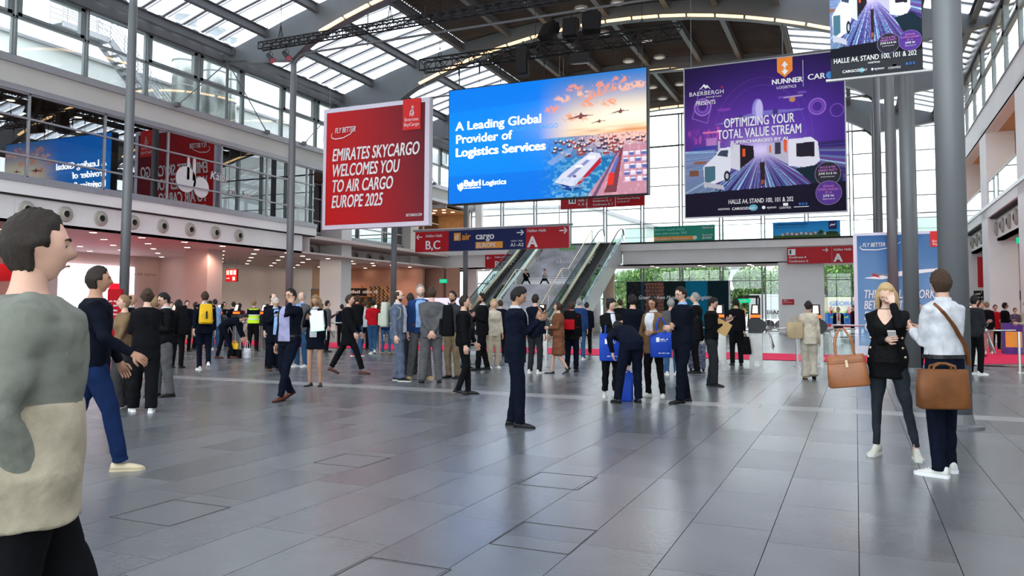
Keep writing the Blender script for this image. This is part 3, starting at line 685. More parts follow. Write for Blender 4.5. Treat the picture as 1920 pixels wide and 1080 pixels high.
I.poly([(.52,.30),(.60,.38),(.66,.42),(.64,.36),(.55,.27)],(150,175,215),.6); I.mix((U>.55)*(U<.74)*(V<.16)*(I.noise(80,60,11)>.6)*.5,(140,200,235))
for (x,y,sc) in ((.69,.655,.075),(.88,.665,.055),(.78,.60,.045)): plane_sil(I,x,y,sc,(120,70,70))
scr=thing('led_screen','giant bright blue LED screen with white slogan, sunset harbour and cargo ships','screen',(0,0,0))
p0=aty(845,380,33); p1=aty(1212,361,33); zt=aty(845,170,33).z
SB=Board(-17.70,6.52,32.9,9.6,5.46)
mb=MB(); mb.box((SB.x0-.04,32.91,SB.z0-.04),(SB.x0+SB.w+.04,33.35,SB.z0+SB.h+.05)); mb.build('cabinet',M_black,scr)
SB.picture(I.a,vcolmat('led_picture',.74),scr,'picture')
M_led=mat('led_white',(1,1,1),.5,var=0,emit=1.5)
for t_,u,v in (('A Leading Global',.037,.640),('Provider of',.037,.525)): SB.text(t_,u,v,.077,M_led,scr,bold=.03,sx=1.09)
SB.text('Logistics Services',.037,.410,.076,M_led,scr,bold=.06,sx=1.14)
SB.text('Bahri',.085,.145,.056,M_led,scr,bold=.09,sx=1.0); SB.text('Logistics',.186,.145,.045,M_led,scr,bold=.02,sx=1.05)
SB.text('TURKISH CARGO',.345,.585,.038,mat('led_ghost',(.03,.22,.72),.5,var=0,emit=.75),scr,off=.008)
for k in range(9): SB.rect(.086+k*.0105,.125,.093+k*.0105,.132+.004*(k%2),M_led,scr,'lettering',.01)
SB.flat([(.049,.17),(.058,.155),(.062,.175),(.068,.165),(.072,.185),(.082,.17),(.082,.13),(.067,.105),(.052,.13)],M_led,scr,'emblem',.01)
for k in range(9):
    x=SB.x0+.4+k*1.1; mb=MB(); mb.cyl((x,33.1,SB.z0+SB.h),(x,33.1,13.15),.012,n=6); mb.cyl((x,33.1,12.75),(x,33.1,13.2),.035,.05,n=8); mb.build('chain_hoist',M_black,scr)
# ---- trusses
def truss(x0,x1,y,z,h,w,label,name='lighting_truss'):
    t=thing(name,label,'truss',(x0,y,z)); L=x1-x0; r=.03 if h<.5 else .04
    b=MB(); C=[(w/2,0),(-w/2,0),(w/2,h),(-w/2,h)]
    for cy,cz in C: b.cyl((0,cy,cz),(L,cy,cz),r,n=6)
    b.build('chords',M_black,t); b=MB(); st=h*.85; n=int(L/st)
    for i in range(n):
        xa=i*L/n; xb=xa+L/n
        for (a,c) in ((0,2),(1,3),(0,1),(2,3)):
            p=(xa,*C[a]) if i%2 else (xa,*C[c]); q=(xb,*C[c]) if i%2 else (xb,*C[a]); b.cyl(p,q,r*.55,n=5)
        if i%2==0:
            b.cyl((xa,*C[0]),(xa,*C[2]),r*.6,n=5); b.cyl((xa,*C[1]),(xa,*C[3]),r*.6,n=5)
    b.build('lacing',M_black,t)['kind']='stuff'
    for k in range(int(L/5)+1):
        x=1+k*5
        if x<L: b=MB(); b.cyl((x,0,h),(x,0,roofz(x0+x)-z),.012,n=5); b.tube([(x-.1,0,h+.1),(x,0,h+.6),(x+.1,0,h+.1)],.02,6); b.build('suspension_cable',M_black,t)
    return t
truss(-21.4,-4.0,24,11.72,.26,.26,'slim black lighting truss with spotlights at its left end')
truss(-19.3,-6.6,33,13.15,.52,.52,'big black truss carrying the LED screen and loudspeakers')
def spot(x,y,z,rz,label):
    t=thing('spotlight',label,'spotlight',(x,y,z)); b=MB(); b.tube([(0,0,0),(0,0,-.12),(-.11,0,-.2),(-.11,0,-.36)],.012,6); b.tube([(0,0,-.12),(.11,0,-.2),(.11,0,-.36)],.012,6); b.box((-.03,-.03,-.04),(.03,.03,.06)); b.build('yoke',M_black,t)
    d=Vector((math.sin(rz)*.8,-.25,-.55)).normalized(); c=Vector((0,0,-.36)); b=MB(); b.tube([c-d*.28,c-d*.2,c+d*.12,c+d*.13,c+d*.26],[.06,.10,.10,.12,.125],14); b.build('housing',M_black,t)
    b=MB(); b.disc(c+d*.262,d,.11,14); b.build('lens',M_chrome,t)
q=aty(507,92,24); spot(q.x,24,11.7,.9,'left black theatre spotlight under the slim truss'); q=aty(537,88,24); spot(q.x,24,11.7,.9,'right black theatre spotlight under the slim truss')
def speaker(x,y,z,w,h,rx,rz,label,arr=False):
    t=thing('loudspeaker',label,'loudspeaker',(x,y,z),rz=rz); b=MB()
    n=5 if arr else 1
    for k in range(n):
        a=k*.07; b.rings([[(sx_*w/2*f,dy+a*.6,-k*h/n-h/n*g_) for sx_,g_ in ((-1,0),(1,0),(1,.94),(-1,.94))] for dy,f in ((-.28,1),(.05,1),(.28,.7))])
    o=b.build('cabinet',M_black,t); o.rotation_euler=(rx,0,0)
    b=MB(); b.box((-w/2+.02,-.30,-h+.03),(w/2-.02,-.285,-.03)); o=b.build('grille',mat('speaker_mesh',(.02,.02,.022),.8,var=.3,vscale=60),t); o.rotation_euler=(rx,0,0)
    b=MB(); b.box((-w/2-.03,-.04,-.5*h),(w/2+.03,.04,.06)); b.cyl((0,0,0),(0,0,.35),.03); b.build('bracket',M_black,t)
speaker(-13.75,32.6,13.45,.52,1.25,.0,.1,'curved black line array loudspeaker hanging above the LED screen',True)
speaker(-12.45,33,14.45,.75,.85,-.5,-.5,'left black loudspeaker tilted on top of the screen truss'); speaker(-11.55,33,14.55,.65,.9,-.2,0.1,'middle black loudspeaker on top of the screen truss'); speaker(-10.6,33,14.65,.8,.95,-.3,.3,'right black loudspeaker standing on the screen truss')
speaker(-11.1,32.9,12.95,.8,.45,.2,.1,'flat black loudspeaker hanging below the screen truss')
# small coloured spotlight high on the right
spot(-8.0,30,15.2,.3,'small spotlight hanging below the third girder')
# ---- Emirates banner
def cable(par,pts,name='suspension_cable',r=.01):
    for p,q in pts: b=MB(); b.cyl(p,q,r,n=5); b.build(name,M_trim,par)
EB=Board(-25.42,5.62,33.4,6.35,6.35)
em=thing('hanging_banner','square red hanging banner in a white frame welcoming visitors','banner',(0,0,0))
mb=MB(); mb.box((EB.x0,33.4,EB.z0),(EB.x0+EB.w,33.75,EB.z0+EB.h)); mb.build('frame',mat('frame_lilac_white',(.72,.70,.80),.5,var=.03),em)
I=Img(120,120,(205,45,45)); a=np.clip(I.U*.9+.12*(I.V-.5),0,1)[...,None]; I.a=lin((208,42,42))*(1-a)+lin((92,44,54))*a; I.mix((1-I.V)*(1-I.U)*.35,(190,20,25))
EB.picture(I.a,vcolmat('banner_red_print',0,.45),em,'print',.004,.03,.035,.96,.965)
for t_,v in (('EMIRATES SKYCARGO',.560),('WELCOMES YOU',.432),('TO AIR CARGO',.304),('EUROPE 2025',.176)): EB.text(t_,.09,v,.104,M_paint,em,shear=.22,sx=.575,bold=.05,off=.02)
EB.text('FLY BETTER',.115,.79,.045,M_paint,em,shear=.22,sx=.62,bold=.02,off=.02)
EB.stroke([(.32,.83),(.27,.775),(.2,.748),(.12,.742),(.085,.755),(.08,.775),(.09,.795)],.05,M_paint,em,'swoosh',.02)
EB.text('SKYCARGO.COM',.80,.075,.022,M_paint,em,shear=.2,sx=.6,bold=.03,off=.02)
b=MB(); b.box((EB.x0+.765*EB.w,33.34,EB.z0+.755*EB.h),(EB.x0+.925*EB.w,33.40,EB.z0+1.0*EB.h)); b.build('logo_flag',mat('flag_red',(.70,.03,.03),.5,var=.03),em)
EB.text('Emirates',.845,.825,.026,M_paint,em,off=.075,align='CENTER',bold=.01); EB.text('SkyCargo',.845,.785,.026,M_paint,em,off=.075,align='CENTER',bold=.01)
for k,pt in enumerate(([(.83,.865),(.835,.90),(.85,.915),(.86,.90)],[(.835,.875),(.85,.88),(.862,.90),(.858,.925)],[(.845,.862),(.86,.87),(.868,.89)],[(.848,.90),(.851,.945)],[(.856,.90),(.862,.94)])): EB.stroke(pt,.05,M_paint,em,'emblem',.075)
cable(em,[((-25.2,33.6,11.95),(-25.2,33.6,roofz(-25.2))),((-19.5,33.6,11.95),(-19.5,33.6,roofz(-19.5)))])
# ---- purple banners
def purple(wd,hg,full=True):
    I=Img(wd,hg,(62,34,120)); U,V=I.U,I.V
    if full:
        I.mix(V>.0,lin((24,18,48))*1.0+np.zeros((hg,wd,3))); I.glow(.55,.52,.55,.35,(92,52,170),1); I.glow(.15,.55,.25,.2,(110,60,160),.6)
        for r in (.27,.31): 
            for k in range(90): a=k*PI/90*1.15-.2; I.ell(.50+r*math.cos(a)*1.0,.50+r*1.25*math.sin(a),.0022,.0025,(140,100,200),.7)
        I.ring(.12,.73,.055,.004,(170,130,220),.9); I.ring(.12,.73,.035,.008,(140,90,200),.8); I.ring(.84,.665,.05,.004,(170,120,215),.8); I.ring(.84,.665,.035,.006,(130,80,190),.8); I.ring(.955,.63,.04,.003,(140,90,190),.7)
        I.line(.10,.86,.16,.83,.002,(150,110,210)); I.line(.20,.82,.15,.62,.002,(150,110,210)); I.line(.05,.66,.10,.84,.002,(150,110,210)); I.line(.05,.66,.15,.62,.002,(150,110,210))
        for k in range(40): I.box(.02+.22*rng.rand(),.46+.10*rng.rand(),.012,.02+.03*rng.rand(),(190,80,170) if k%2 else (130,60,160),.6)
        I.box(.12,.55,.10,.012,(230,120,170),.9); I.box(.14,.47,.07,.05,(200,140,200),.7); I.poly([(.04,.46),(.22,.47),(.20,.42),(.08,.42)],(50,60,150))
        I.ell(.475,.67,.038,.085,(150,140,215)); I.ell(.485,.68,.025,.07,(196,188,236)); I.poly([(.44,.66),(.20,.605),(.22,.602),(.46,.625)],(120,110,190)); I.poly([(.51,.67),(.77,.66),(.75,.652),(.51,.635)],(120,110,190)); I.ell(.365,.638,.016,.02,(60,50,110)); I.ell(.585,.655,.018,.02,(60,50,110))
        for cx_ in (.62,.655,.70,.74,.76): I.ell(cx_,.745+.02*(cx_>.7),.022,.008,(120,80,180),.8)
        I.ell(.69,.725,.02,.018,(200,140,90)); I.line(.64,.74,.75,.745,.004,(180,160,200)); I.ell(.26,.70,.05,.012,(140,70,180),.7)
    lo=(V<.44)
    base=np.zeros((hg,wd,3))+lin((88,70,130)); I.mix(lo,base)
    # motion streaks out of the vanishing glow at (.49,.41)
    ang=np.arctan2(V-.41,(U-.49)*1.1); R9=np.random.RandomState(5).rand(400); R8=np.random.RandomState(6).rand(400); ai=(ang+PI)/(2*PI)*398; a0=ai.astype(int); fr_=ai-a0; st=R9[a0]*(1-fr_)+R9[a0+1]*fr_; s2=R8[a0//2]*(1-(ai/2-a0//2))+R8[a0//2+1]*(ai/2-a0//2); I.mix(lo*(s2>.6)*.6,(60,50,150)); I.mix(lo*(s2<.25)*.5,(120,60,150)); I.mix(lo*np.clip((st-.6)*5,0,1)*.7,(110,180,215)); I.mix(lo*np.clip((.35-st)*5,0,1)*.8,(34,24,84)); I.mix(lo*(st>.9)*.7,(230,240,250)); I.mix(lo*np.clip((.25-V)*6,0,1)*(U<.25),(50,44,50)); I.mix(lo*(U<.2)*.5,(140,170,200))
    I.glow(.49,.42,.09,.05,(255,250,255),1); I.glow(.49,.44,.2,.12,(190,160,240),.55)
    I.poly([(.36,.46),(.445,.445),(.45,.37),(.36,.30)],(34,26,36)); I.box(.375,.38,.02,.05,(230,90,40)); I.poly([(.30,.47),(.36,.46),(.36,.29),(.30,.31)],(215,214,222)); I.poly([(.20,.40),(.23,.445),(.30,.45),(.30,.30),(.27,.24),(.13,.19),(.12,.33)],(225,228,236)); I.poly([(.13,.33),(.20,.33),(.20,.24),(.13,.21)],(70,110,125)); I.poly([(.21,.40),(.235,.43),(.285,.43),(.28,.385)],(60,70,90)); I.ell(.275,.26,.022,.038,(24,24,34)); I.ell(.275,.26,.011,.02,(190,190,200)); I.poly([(.12,.20),(.26,.17),(.25,.20),(.13,.23)],(190,190,200)); I.line(.225,.44,.225,.49,.006,(200,200,210)); I.line(.31,.44,.31,.48,.006,(200,200,210))
    I.poly([(.53,.45),(.66,.47),(.66,.31),(.53,.39)],(190,186,205)); I.poly([(.66,.47),(.80,.475),(.84,.44),(.85,.32),(.80,.28),(.66,.30)],(228,226,236)); I.poly([(.71,.44),(.82,.445),(.82,.35),(.71,.355)],(36,32,44)); I.box(.58,.38,.035,.075,(60,56,80)); I.poly([(.635,.47),(.655,.475),(.65,.38),(.635,.40)],(235,90,40)); I.poly([(.545,.44),(.555,.44),(.555,.39),(.545,.40)],(235,90,40))
    I.poly([(.70,.28),(.86,.30),(.98,.24),(.98,.14),(.80,.18)],(22,40,52)); I.ell(.10,.36,.05,.01,(150,90,60)); I.box(.03,.27,.06,.04,(120,80,60)); 
    I.poly([(.485,.33),(.49,.345),(.495,.335),(.505,.335),(.51,.345),(.515,.33),(.515,.19),(.49,.18)],(46,32,36)); I.poly([(.49,.22),(.51,.22),(.51,.20),(.49,.19)],(150,90,50))
    I.mix((V<.155-.0*U+.03*U),(22,18,40) if full else (18,20,30)); return I
def purple_texts(B,par,full):
    W_=M_paint
    if full:
        B.text('BAERBERGH',.03,.81,.028,W_,par,sx=1.0,bold=.0,sp=1.1); B.flat([(.095,.845),(.13,.885),(.145,.87),(.15,.88),(.175,.845),(.155,.86),(.14,.852),(.128,.868)],W_,par,'emblem'); B.flat([(.24,.855),(.255,.862),(.252,.84)],M_red,par,'emblem'); B.text('Adventure Capital',.14,.79,.010,W_,par,shear=.2)
        B.text('PRESENTS',.075,.745,.028,W_,par,bold=.03,sx=.75)
        B.flat([(.60,1.0),(.695,1.0),(.695,.91),(.6475,.87),(.60,.91)],mat('flag_orange',(.85,.25,.03),.5,var=.03),par,'logo_flag',.02)
        for s,v in ((1,.945),(-1,.915)): B.flat([(.6475-.022*s,v),(.6475,v+.03*s),(.6475+.022*s,v),(.655,v+.002*s),(.655,v-.012*s),(.64,v-.012*s),(.64,v+.002*s)],W_,par,'emblem',.03)
        B.text('NUNNER',.565,.832,.033,W_,par,bold=.07,sx=.98); B.text('LOGISTICS',.595,.80,.018,W_,par,bold=.01); B.rect(.757,.80,.759,.97,W_,par,'divider'); B.text('CAR',.785,.838,.036,W_,par,bold=.05,sx=1.05); B.ell(.915,.856,.02,.022,mat('globe_blue',(.05,.25,.6),.5,var=.2),par,'emblem')
        B.text('OPTIMIZING YOUR',.48,.578,.062,W_,par,align='CENTER',sx=.585,bold=.035); B.text('TOTAL VALUE STREAM',.48,.505,.062,W_,par,align='CENTER',sx=.585,bold=.035); B.text('SUPERCHARGED BY AI',.48,.467,.022,W_,par,align='CENTER',sx=1.15,bold=.06)
        cs=((.895,.235,.076),(.898,.115,.079))
    else: cs=((.64,.245,.0),(.87,.245,.0))
    lil=mat('lilac_print',(.50,.18,.55),.5,var=.03); r=.078 if full else .125
    asp=B.w/B.h
    for (u,v,_),c,tx in zip(cs,((26,22,40),(82,40,140)),((('SACLE & MIX','DRINKS PARTY'),'JUNE 3rd & 4th','BY INVITATION ONLY'),(('SEMINAR','SUPERCHARGED','BY AI'),'JUNE 4th','CARGO STAND 101'))):
        oo=.010+(.03 if c[0]>50 else 0); B.ell(u,v,r,r*asp,mat('ring_lilac',(.18,.14,.26),.5,var=.03),par,'badge_ring',oo); B.ell(u,v,r*.94,r*.94*asp,mat('badge_%d'%c[0],L3(*c),.5,var=.03),par,'badge',oo+.005)
        vv=v+r*asp*.45; hh=r*asp*.19
        for s in tx[0]: B.text(s,u,vv,hh,lil,par,align='CENTER',sx=.8,bold=.03,off=oo+.01); vv-=hh*1.35
        B.text(tx[1],u,vv,hh,W_,par,align='CENTER',sx=.8,bold=.02,off=oo+.01); B.text(tx[2],u,vv-hh*1.2,hh*.5,W_,par,align='CENTER',sx=.8,off=oo+.01)
    k=1 if full else 1.45
    B.text('HALLE A4, STAND 100, 101 & 202',.485,.075 if full else .125,.030 if full else .042,W_,par,align='CENTER',sx=.66 if full else .72,bold=.02)
    if full: B.text('HOSTING:',.215,.038,.012,W_,par,bold=.03)
    else: B.text('HOSTING:',.48,.095,.014,W_,par,align='CENTER',bold=.03)
    teal=mat('teal_print',(.10,.40,.50),.5,var=.03)
    v=.035 if full else .04; h=.017 if full else .022
    B.text('CARGOZ',.305 if full else .13,v,h,W_,par,bold=.05,align='LEFT'); x_=lambda a,b: a if full else b
    B.ell(x_(.44,.345),v+.01,.028,.02,teal,par,'emblem'); B.text('SMART',x_(.405,.315),v,h*.8,W_,par,off=.02,sx=.8); B.ell(x_(.505,.46),v+.008,.011,.011,W_,par,'emblem'); B.text('eyeon',x_(.525,.48),v,h,W_,par); B.text('CONTRIX',x_(.60,.63),v-.006,h*.8,W_,par,sx=.85); B.rect(x_(.625,.68),v+.012,x_(.655,.72),v+.03,W_,par,'emblem'); B.text('B D E',.72 if full else .82,v+.012,h*.9,mat('blue_print',(.05,.25,.8),.5,var=.02),par,bold=.05); B.rect(.69,v,.78,v+.004,W_,par,'lettering')
PB=Board(-6.48,5.40,33.0,6.22,6.32)
pb=thing('hanging_banner','large square purple hanging banner with jet, truck and train','banner',(0,0,0))
mb=MB(); mb.box((PB.x0-.05,33,PB.z0-.06),(PB.x0+PB.w+.05,33.08,PB.z0+PB.h+.05)); mb.build('backing',M_trim,pb)
PB.picture(purple(330,320).a,vcolmat('purple_print',0,.45),pb,'print'); purple_texts(PB,pb,True)
cable(pb,[((-6.2,33,11.7),(-6.2,33,roofz(-6.2))),((-.6,33,11.7),(-.6,33,roofz(-.6)))])
YQ=18.0; qa,qc=aty(1558,147,YQ),aty(1731,133,YQ); QB=Board(qa.x,(qa.z+qc.z)/2,YQ,qc.x-qa.x,(qc.x-qa.x)*1.48)
qb=thing('hanging_banner','narrow portrait purple banner cut off by the top edge, silver bar below','banner',(0,0,0))
mb=MB(); mb.box((QB.x0,YQ,QB.z0),(QB.x0+QB.w,YQ+.04,QB.z0+QB.h)); mb.build('backing',M_black,qb); mb=MB(); mb.cyl((QB.x0-.1,YQ-.02,QB.z0-.03),(QB.x0+QB.w+.22,YQ-.02,QB.z0-.03),.032,n=10); mb.build('bottom_bar',M_chrome,qb)
# the portrait print repeats the lower half of the picture, cropped to its sides
rows=np.clip(((1-np.linspace(1,0,300)*.0)*0).astype(int),0,299)
src=Img(10,10,(0,0,0)); P_=purple(300,300,False).a; ii=np.clip((299-(np.linspace(.70,0,300)*0.62/.70*299+0)).astype(int),0,299); jj=np.clip((np.linspace(.10,.95,200)*299).astype(int),0,299); pic=P_[ii][:,jj]
M_qp=vcolmat('purple_print_portrait',0,.45); QB.picture(pic,M_qp,qb,'print'); cable(qb,[((-.2,YQ,QB.z0+QB.h),(-.2,YQ,roofz(-.2)-.2)),((QB.x0+QB.w-.1,YQ,QB.z0+QB.h),(QB.x0+QB.w-.1,YQ,roofz(QB.x0+QB.w)+.1))]); QB.rect(0,0,1,.17,mat('night_print',(.012,.014,.02),.45,var=.02),qb,'print_footer',.006); purple_texts(QB,qb,False)
# ---- hanging hall sign
hs=thing('hall_sign','long hanging red and navy wayfinding sign with fair logo and hall letters','sign',(0,0,0))
HB=Board(-26.08,5.22,44,10.54,1.30)
mb=MB(); mb.box((HB.x0,44,HB.z0),(HB.x0+HB.w,44.25,HB.z0+HB.h+.05)); mb.cyl((HB.x0-.2,44.1,HB.z0+HB.h+.1),(HB.x0+HB.w+.2,44.1,HB.z0+HB.h+.1),.07); mb.build('box',M_trim,hs)
HB.rect(0,0,.232,1,M_red,hs,'red_panel'); HB.rect(.232,0,.737,1,M_navy,hs,'navy_panel'); HB.rect(.737,0,1,1,M_red,hs,'red_panel')
HB.text('B,C',.07,.12,.44,M_paint,hs,bold=.05,sx=.95); HB.text('Hallen Halls',.072,.72,.14,M_paint,hs,shear=.2,bold=.02); 
def arrow(B,u,v,s,dx,m,par,k=.5):
    """arrow as a part; dx=-1 left, +1 right"""
    mb=MB(); c=B.P(u,v,.014); L=s
    def seg(p,q,w): 
        p=Vector(p);q=Vector(q);d=(q-p).normalized();n=Vector((d.z,0,-d.x))*w/2; mb.add([p+n,p-n,q-n,q+n],[(0,1,2,3)])
    seg(c+Vector((-L/2,0,0)),c+Vector((L/2,0,0)),L*.15); t=c+Vector((dx*L/2,0,0)); seg(t,t+Vector((-dx*L*.38,0,L*.36)),L*.15); seg(t,t+Vector((-dx*L*.38,0,-L*.36)),L*.15)
    return mb.build('arrow',m,par,fix=False)
arrow(HB,.03,.74,.42,-1,M_paint,hs); arrow(HB,.70,.78,.45,1,M_paint,hs); arrow(HB,.965,.80,.48,1,M_paint,hs)
HB.rect(.268,.50,.314,.88,M_orangeprint,hs,'logo_tile',.012); HB.text('tl',.275,.56,.26,M_paint,hs,off=.02,bold=.06); HB.text('air',.322,.53,.34,M_orangeprint,hs,bold=.055,sx=.95); HB.text('cargo',.414,.53,.34,M_paint,hs,bold=.055,sx=.93); HB.rect(.413,.09,.590,.40,M_orangeprint,hs,'logo_tile',.012); HB.text('EUROPE',.422,.14,.21,M_paint,hs,off=.02,sx=.95,bold=.02)
HB.text('A1–A2',.640,.13,.17,M_paint,hs,bold=.03); HB.text('Hallen / Halls',.642,.36,.08,M_paint,hs,shear=.2)
HB.text('A',.748,.08,.52,M_paint,hs,bold=.07); HB.text('Hallen Halls',.745,.78,.14,M_paint,hs,shear=.2,bold=.02)
cable(hs,[((-25.5,44.1,6.6),(-25.5,44.1,roofz(-25.5))),((-16.2,44.1,6.6),(-16.2,44.1,roofz(-16.2)))],r=.02)
s2=thing('wall_sign','small red B,C sign on the rear gallery band beside the left escalator','sign'); B=Board(-26.2,4.72,54.75,2.6,1.06)
mb=MB(); mb.box((B.x0,54.75,B.z0),(B.x0+B.w,54.95,B.z0+B.h)); mb.build('panel',M_red,s2); B.text('B,C',.31,.06,.48,M_paint,s2,bold=.05); B.text('Hallen Halls',.31,.74,.14,M_paint,s2,shear=.2,bold=.02); arrow(B,.12,.76,.34,-1,M_paint,s2)
s3=thing('wall_sign','long red conference and hall A sign on the rear gallery band','sign'); B=Board(-4.1,4.64,54.75,5.2,1.07)
mb=MB(); mb.box((B.x0,54.75,B.z0),(B.x0+B.w,54.95,B.z0+B.h)); mb.build('panel',M_red,s3); B.text('Konferenz A',.02,.33,.14,M_paint,s3,shear=.15,bold=.03); B.text('Conference A',.02,.09,.14,M_paint,s3,shear=.15,bold=.03); B.rect(.015,.52,.10,.90,M_paint,s3,'pictogram',.012); B.rect(.03,.6,.05,.85,M_dark,s3,'pictogram',.016); arrow(B,.45,.8,.34,1,M_paint,s3); B.text('Hallen Halls',.545,.74,.15,M_paint,s3,shear=.15,bold=.02); B.text('A',.55,.08,.5,M_paint,s3,bold=.07); arrow(B,.95,.8,.3,1,M_paint,s3); B.rect(.525,.02,.528,.98,M_trim,s3,'joint',.012)
s4=thing('hanging_sign','red three part sign hanging just below the LED screen','sign'); B=Board(-16.45,7.68,45,5.22,.95)
mb=MB(); mb.box((B.x0,45,B.z0),(B.x0+B.w,45.2,B.z0+B.h)); mb.build('panel',M_red,s4)
for u in (.325,.665): B.rect(u-.004,0,u+.004,1,M_paint,s4,'joint',.012)
for k,s in enumerate(('Hallen','Halls','A, B, C')): B.text(s,.215,.66-k*.24,.16,M_paint,s4,shear=.12,bold=.03)
B.rect(.10,.3,.19,.88,M_paint,s4,'pictogram',.012); B.rect(.12,.4,.14,.65,M_dark,s4,'pictogram',.016); B.rect(.155,.38,.175,.6,M_dark,s4,'pictogram',.016)
B.text('Konferenz B, C',.395,.34,.15,M_paint,s4,shear=.12,bold=.03,sx=.95); B.text('Conference B, C',.395,.11,.15,M_paint,s4,shear=.12,bold=.03,sx=.95)
for k in range(3): B.rect(.40+k*.062,.56,.455+k*.062,.86,M_paint,s4,'pictogram',.012)
B.rect(.685,.62,.745,.9,M_paint,s4,'pictogram',.012); B.text('Besprechung Meeting',.685,.42,.12,M_paint,s4,shear=.12,bold=.02); B.text('A110-A119',.685,.22,.12,M_paint,s4,shear=.12,bold=.02)
arrow(B,.04,.76,.3,-1,M_paint,s4); arrow(B,.36,.76,.3,-1,M_paint,s4); arrow(B,.965,.8,.3,1,M_paint,s4)
cable(s4,[((-16.3,45.1,8.6),(-16.3,45.1,roofz(-16.3))),((-11.35,45.1,8.6),(-11.35,45.1,roofz(-11.35)))],r=.02)
# ---- adverts on the rear balustrade
a1=thing('advert_board','green advert about smarter supply chains on the rear balustrade','advert'); B=Board(-13.03,6.38,54.9,4.24,1.08)
mb=MB(); mb.box((B.x0,54.9,B.z0),(B.x0+B.w,54.95,B.z0+B.h)); mb.build('panel',mat('advert_green',L3(40,150,125),.5,var=.08,vscale=1),a1)
B.text('Smarter supply chains',.012,.72,.16,mat('mint_print',(.35,.85,.75),.5,var=.02),a1,bold=.01); B.text('start with smarter TMS',.012,.46,.16,mat('mint_print',(.35,.85,.75)),a1,bold=.01); B.rect(0,.06,.66,.33,M_orangeprint,a1,'stripe',.008); B.text('One platform. Total control.',.012,.12,.14,M_paint,a1,bold=.02,shear=.1,off=.02); B.ell(.68,.20,.035,.13,M_paint,a1,'emblem',.012,24); B.text('BlueRock',.80,.76,.13,M_paint,a1,bold=.02); B.text('Booth Nr.',.80,.30,.12,M_paint,a1); B.text('B1/633',.80,.10,.15,M_paint,a1,bold=.04)
a2=thing('advert_board','sky blue advert with trucks on the rear balustrade','advert'); B=Board(-4.99,6.38,54.9,4.16,1.05)
I=Img(160,44,(60,160,220)); I.mix(np.clip(I.V*1.2-.3,0,1),(30,130,205)); I.mix(I.V<.16,(70,100,50)); 
for k in range(22): I.ell(.15+k*.035,.2+.03*(k%3),.02,.08,(150,110,100) if k%2 else (210,200,190)); 
I.box(.66,.14,.06,.14,(70,90,110)); I.ell(.88,.22,.10,.13,(50,70,45)); I.ell(.72,.3,.04,.14,(40,80,40))
mb=MB(); mb.box((B.x0,54.9,B.z0),(B.x0+B.w,54.95,B.z0+B.h)); mb.build('panel',M_trim,a2); B.picture(I.a,vcolmat('advert_sky_print',.05),a2,'print'); B.rect(.83,.45,.95,.97,M_navy,a2,'logo_tile',.012); B.stroke([(.85,.65),(.88,.75),(.90,.7),(.93,.78)],.1,M_paint,a2,'emblem',.02); B.text('LOOKING FOR CARGO PARTNER?',.04,.80,.09,M_navy,a2,bold=.02); B.text('Member of Airport Express - Visit us: Booth 205/305',.04,.64,.06,M_navy,a2)
# ---- greeting wall
gwl=thing('photo_wall','dark greeting photo wall with white handwriting in front of the glass front','display wall'); B=Board(-13.7,.02,50,6.5,3.37)
mb=MB(); mb.box((B.x0,50,.0),(B.x0+B.w,50.2,3.4)); mb.box((B.x0+B.w,49.95,0),(B.x0+B.w+.08,50.25,3.42)); mb.build('frame',M_trim,gwl)
I=Img(200,104,(14,24,26)); U,V=I.U,I.V; n=I.noise(60,34,4); I.mix((U<.20)*(n>.5)*.6,(48,44,46)); I.mix((U>.15)*(U<.18),(30,60,76))
for r in range(9):
    for c_ in range(6): I.box(.19+c_*.031+.006*(r%2),.40+r*.065,.028,.055,(112+int(30*rng.rand()),84,72),.9)
I.mix((U>.38)*(U<.59),(12,30,30)); I.mix((U>.59)*(U<.80),(0,104,132)); I.mix((U>=.80),(6,34,40)); I.mix((V<.25)*.6,(30,50,60))
B.picture(I.a,vcolmat('greeting_print',.0),gwl,'print'); B.text('Greetings from Munich, transportlogistic',.12,.66,.075,M_paint,gwl,shear=.35,sx=.80,bold=.01)
# ---- portrait advert banner behind the blonde woman
fb=thing('roll_banner','tall sky blue banner with an airliner behind the blonde woman, white frame','banner'); B=Board(-.05,.3,30,3.0,3.93)
mb=MB(); mb.box((B.x0,30,0),(B.x0+B.w,30.2,B.z0+B.h)); mb.build('frame',mat('frame_lilac_white',(.7,.7,.8)),fb)
I=Img(90,120,(60,120,180)); I.a=lin((35,90,150))*(I.V[...,None]**1.2)+lin((120,165,205))*(1-I.V[...,None]**1.2); I.mix(I.noise(6,5,3)*.3,(150,185,215)); 
B.picture(I.a,vcolmat('airliner_print',.06),fb,'print',.004,.04,.0,.96,.975)
B.flat([(.12,.595),(.3,.585),(.55,.62),(.95,.66),(.95,.68),(.5,.655),(.3,.62),(.12,.60)],M_paint,fb,'aeroplane',.01); B.flat([(.14,.645),(.30,.635),(.46,.61),(.40,.60),(.28,.625)],mat('wing_grey',(.25,.24,.26),.5,var=.03),fb,'aeroplane',.014)
B.flat([(.20,.64),(.26,.62),(.28,.60),(.20,.615)],M_red,fb,'aeroplane',.018)
for t_,v in (('THE WORLD WORKS',.42),('BETTER WITH',.325),('EMIRATES AIR',.23),('CARGO',.135)): B.text(t_,.10,v,.075,M_paint,fb,shear=.2,sx=.58,bold=.03,off=.02)
B.text('FLY BETTER',.10,.875,.035,M_paint,fb,shear=.22,sx=.72,bold=.02,off=.02); B.stroke([(.50,.91),(.40,.865),(.25,.845),(.10,.85),(.07,.87),(.09,.885)],.03,M_paint,fb,'swoosh',.02)
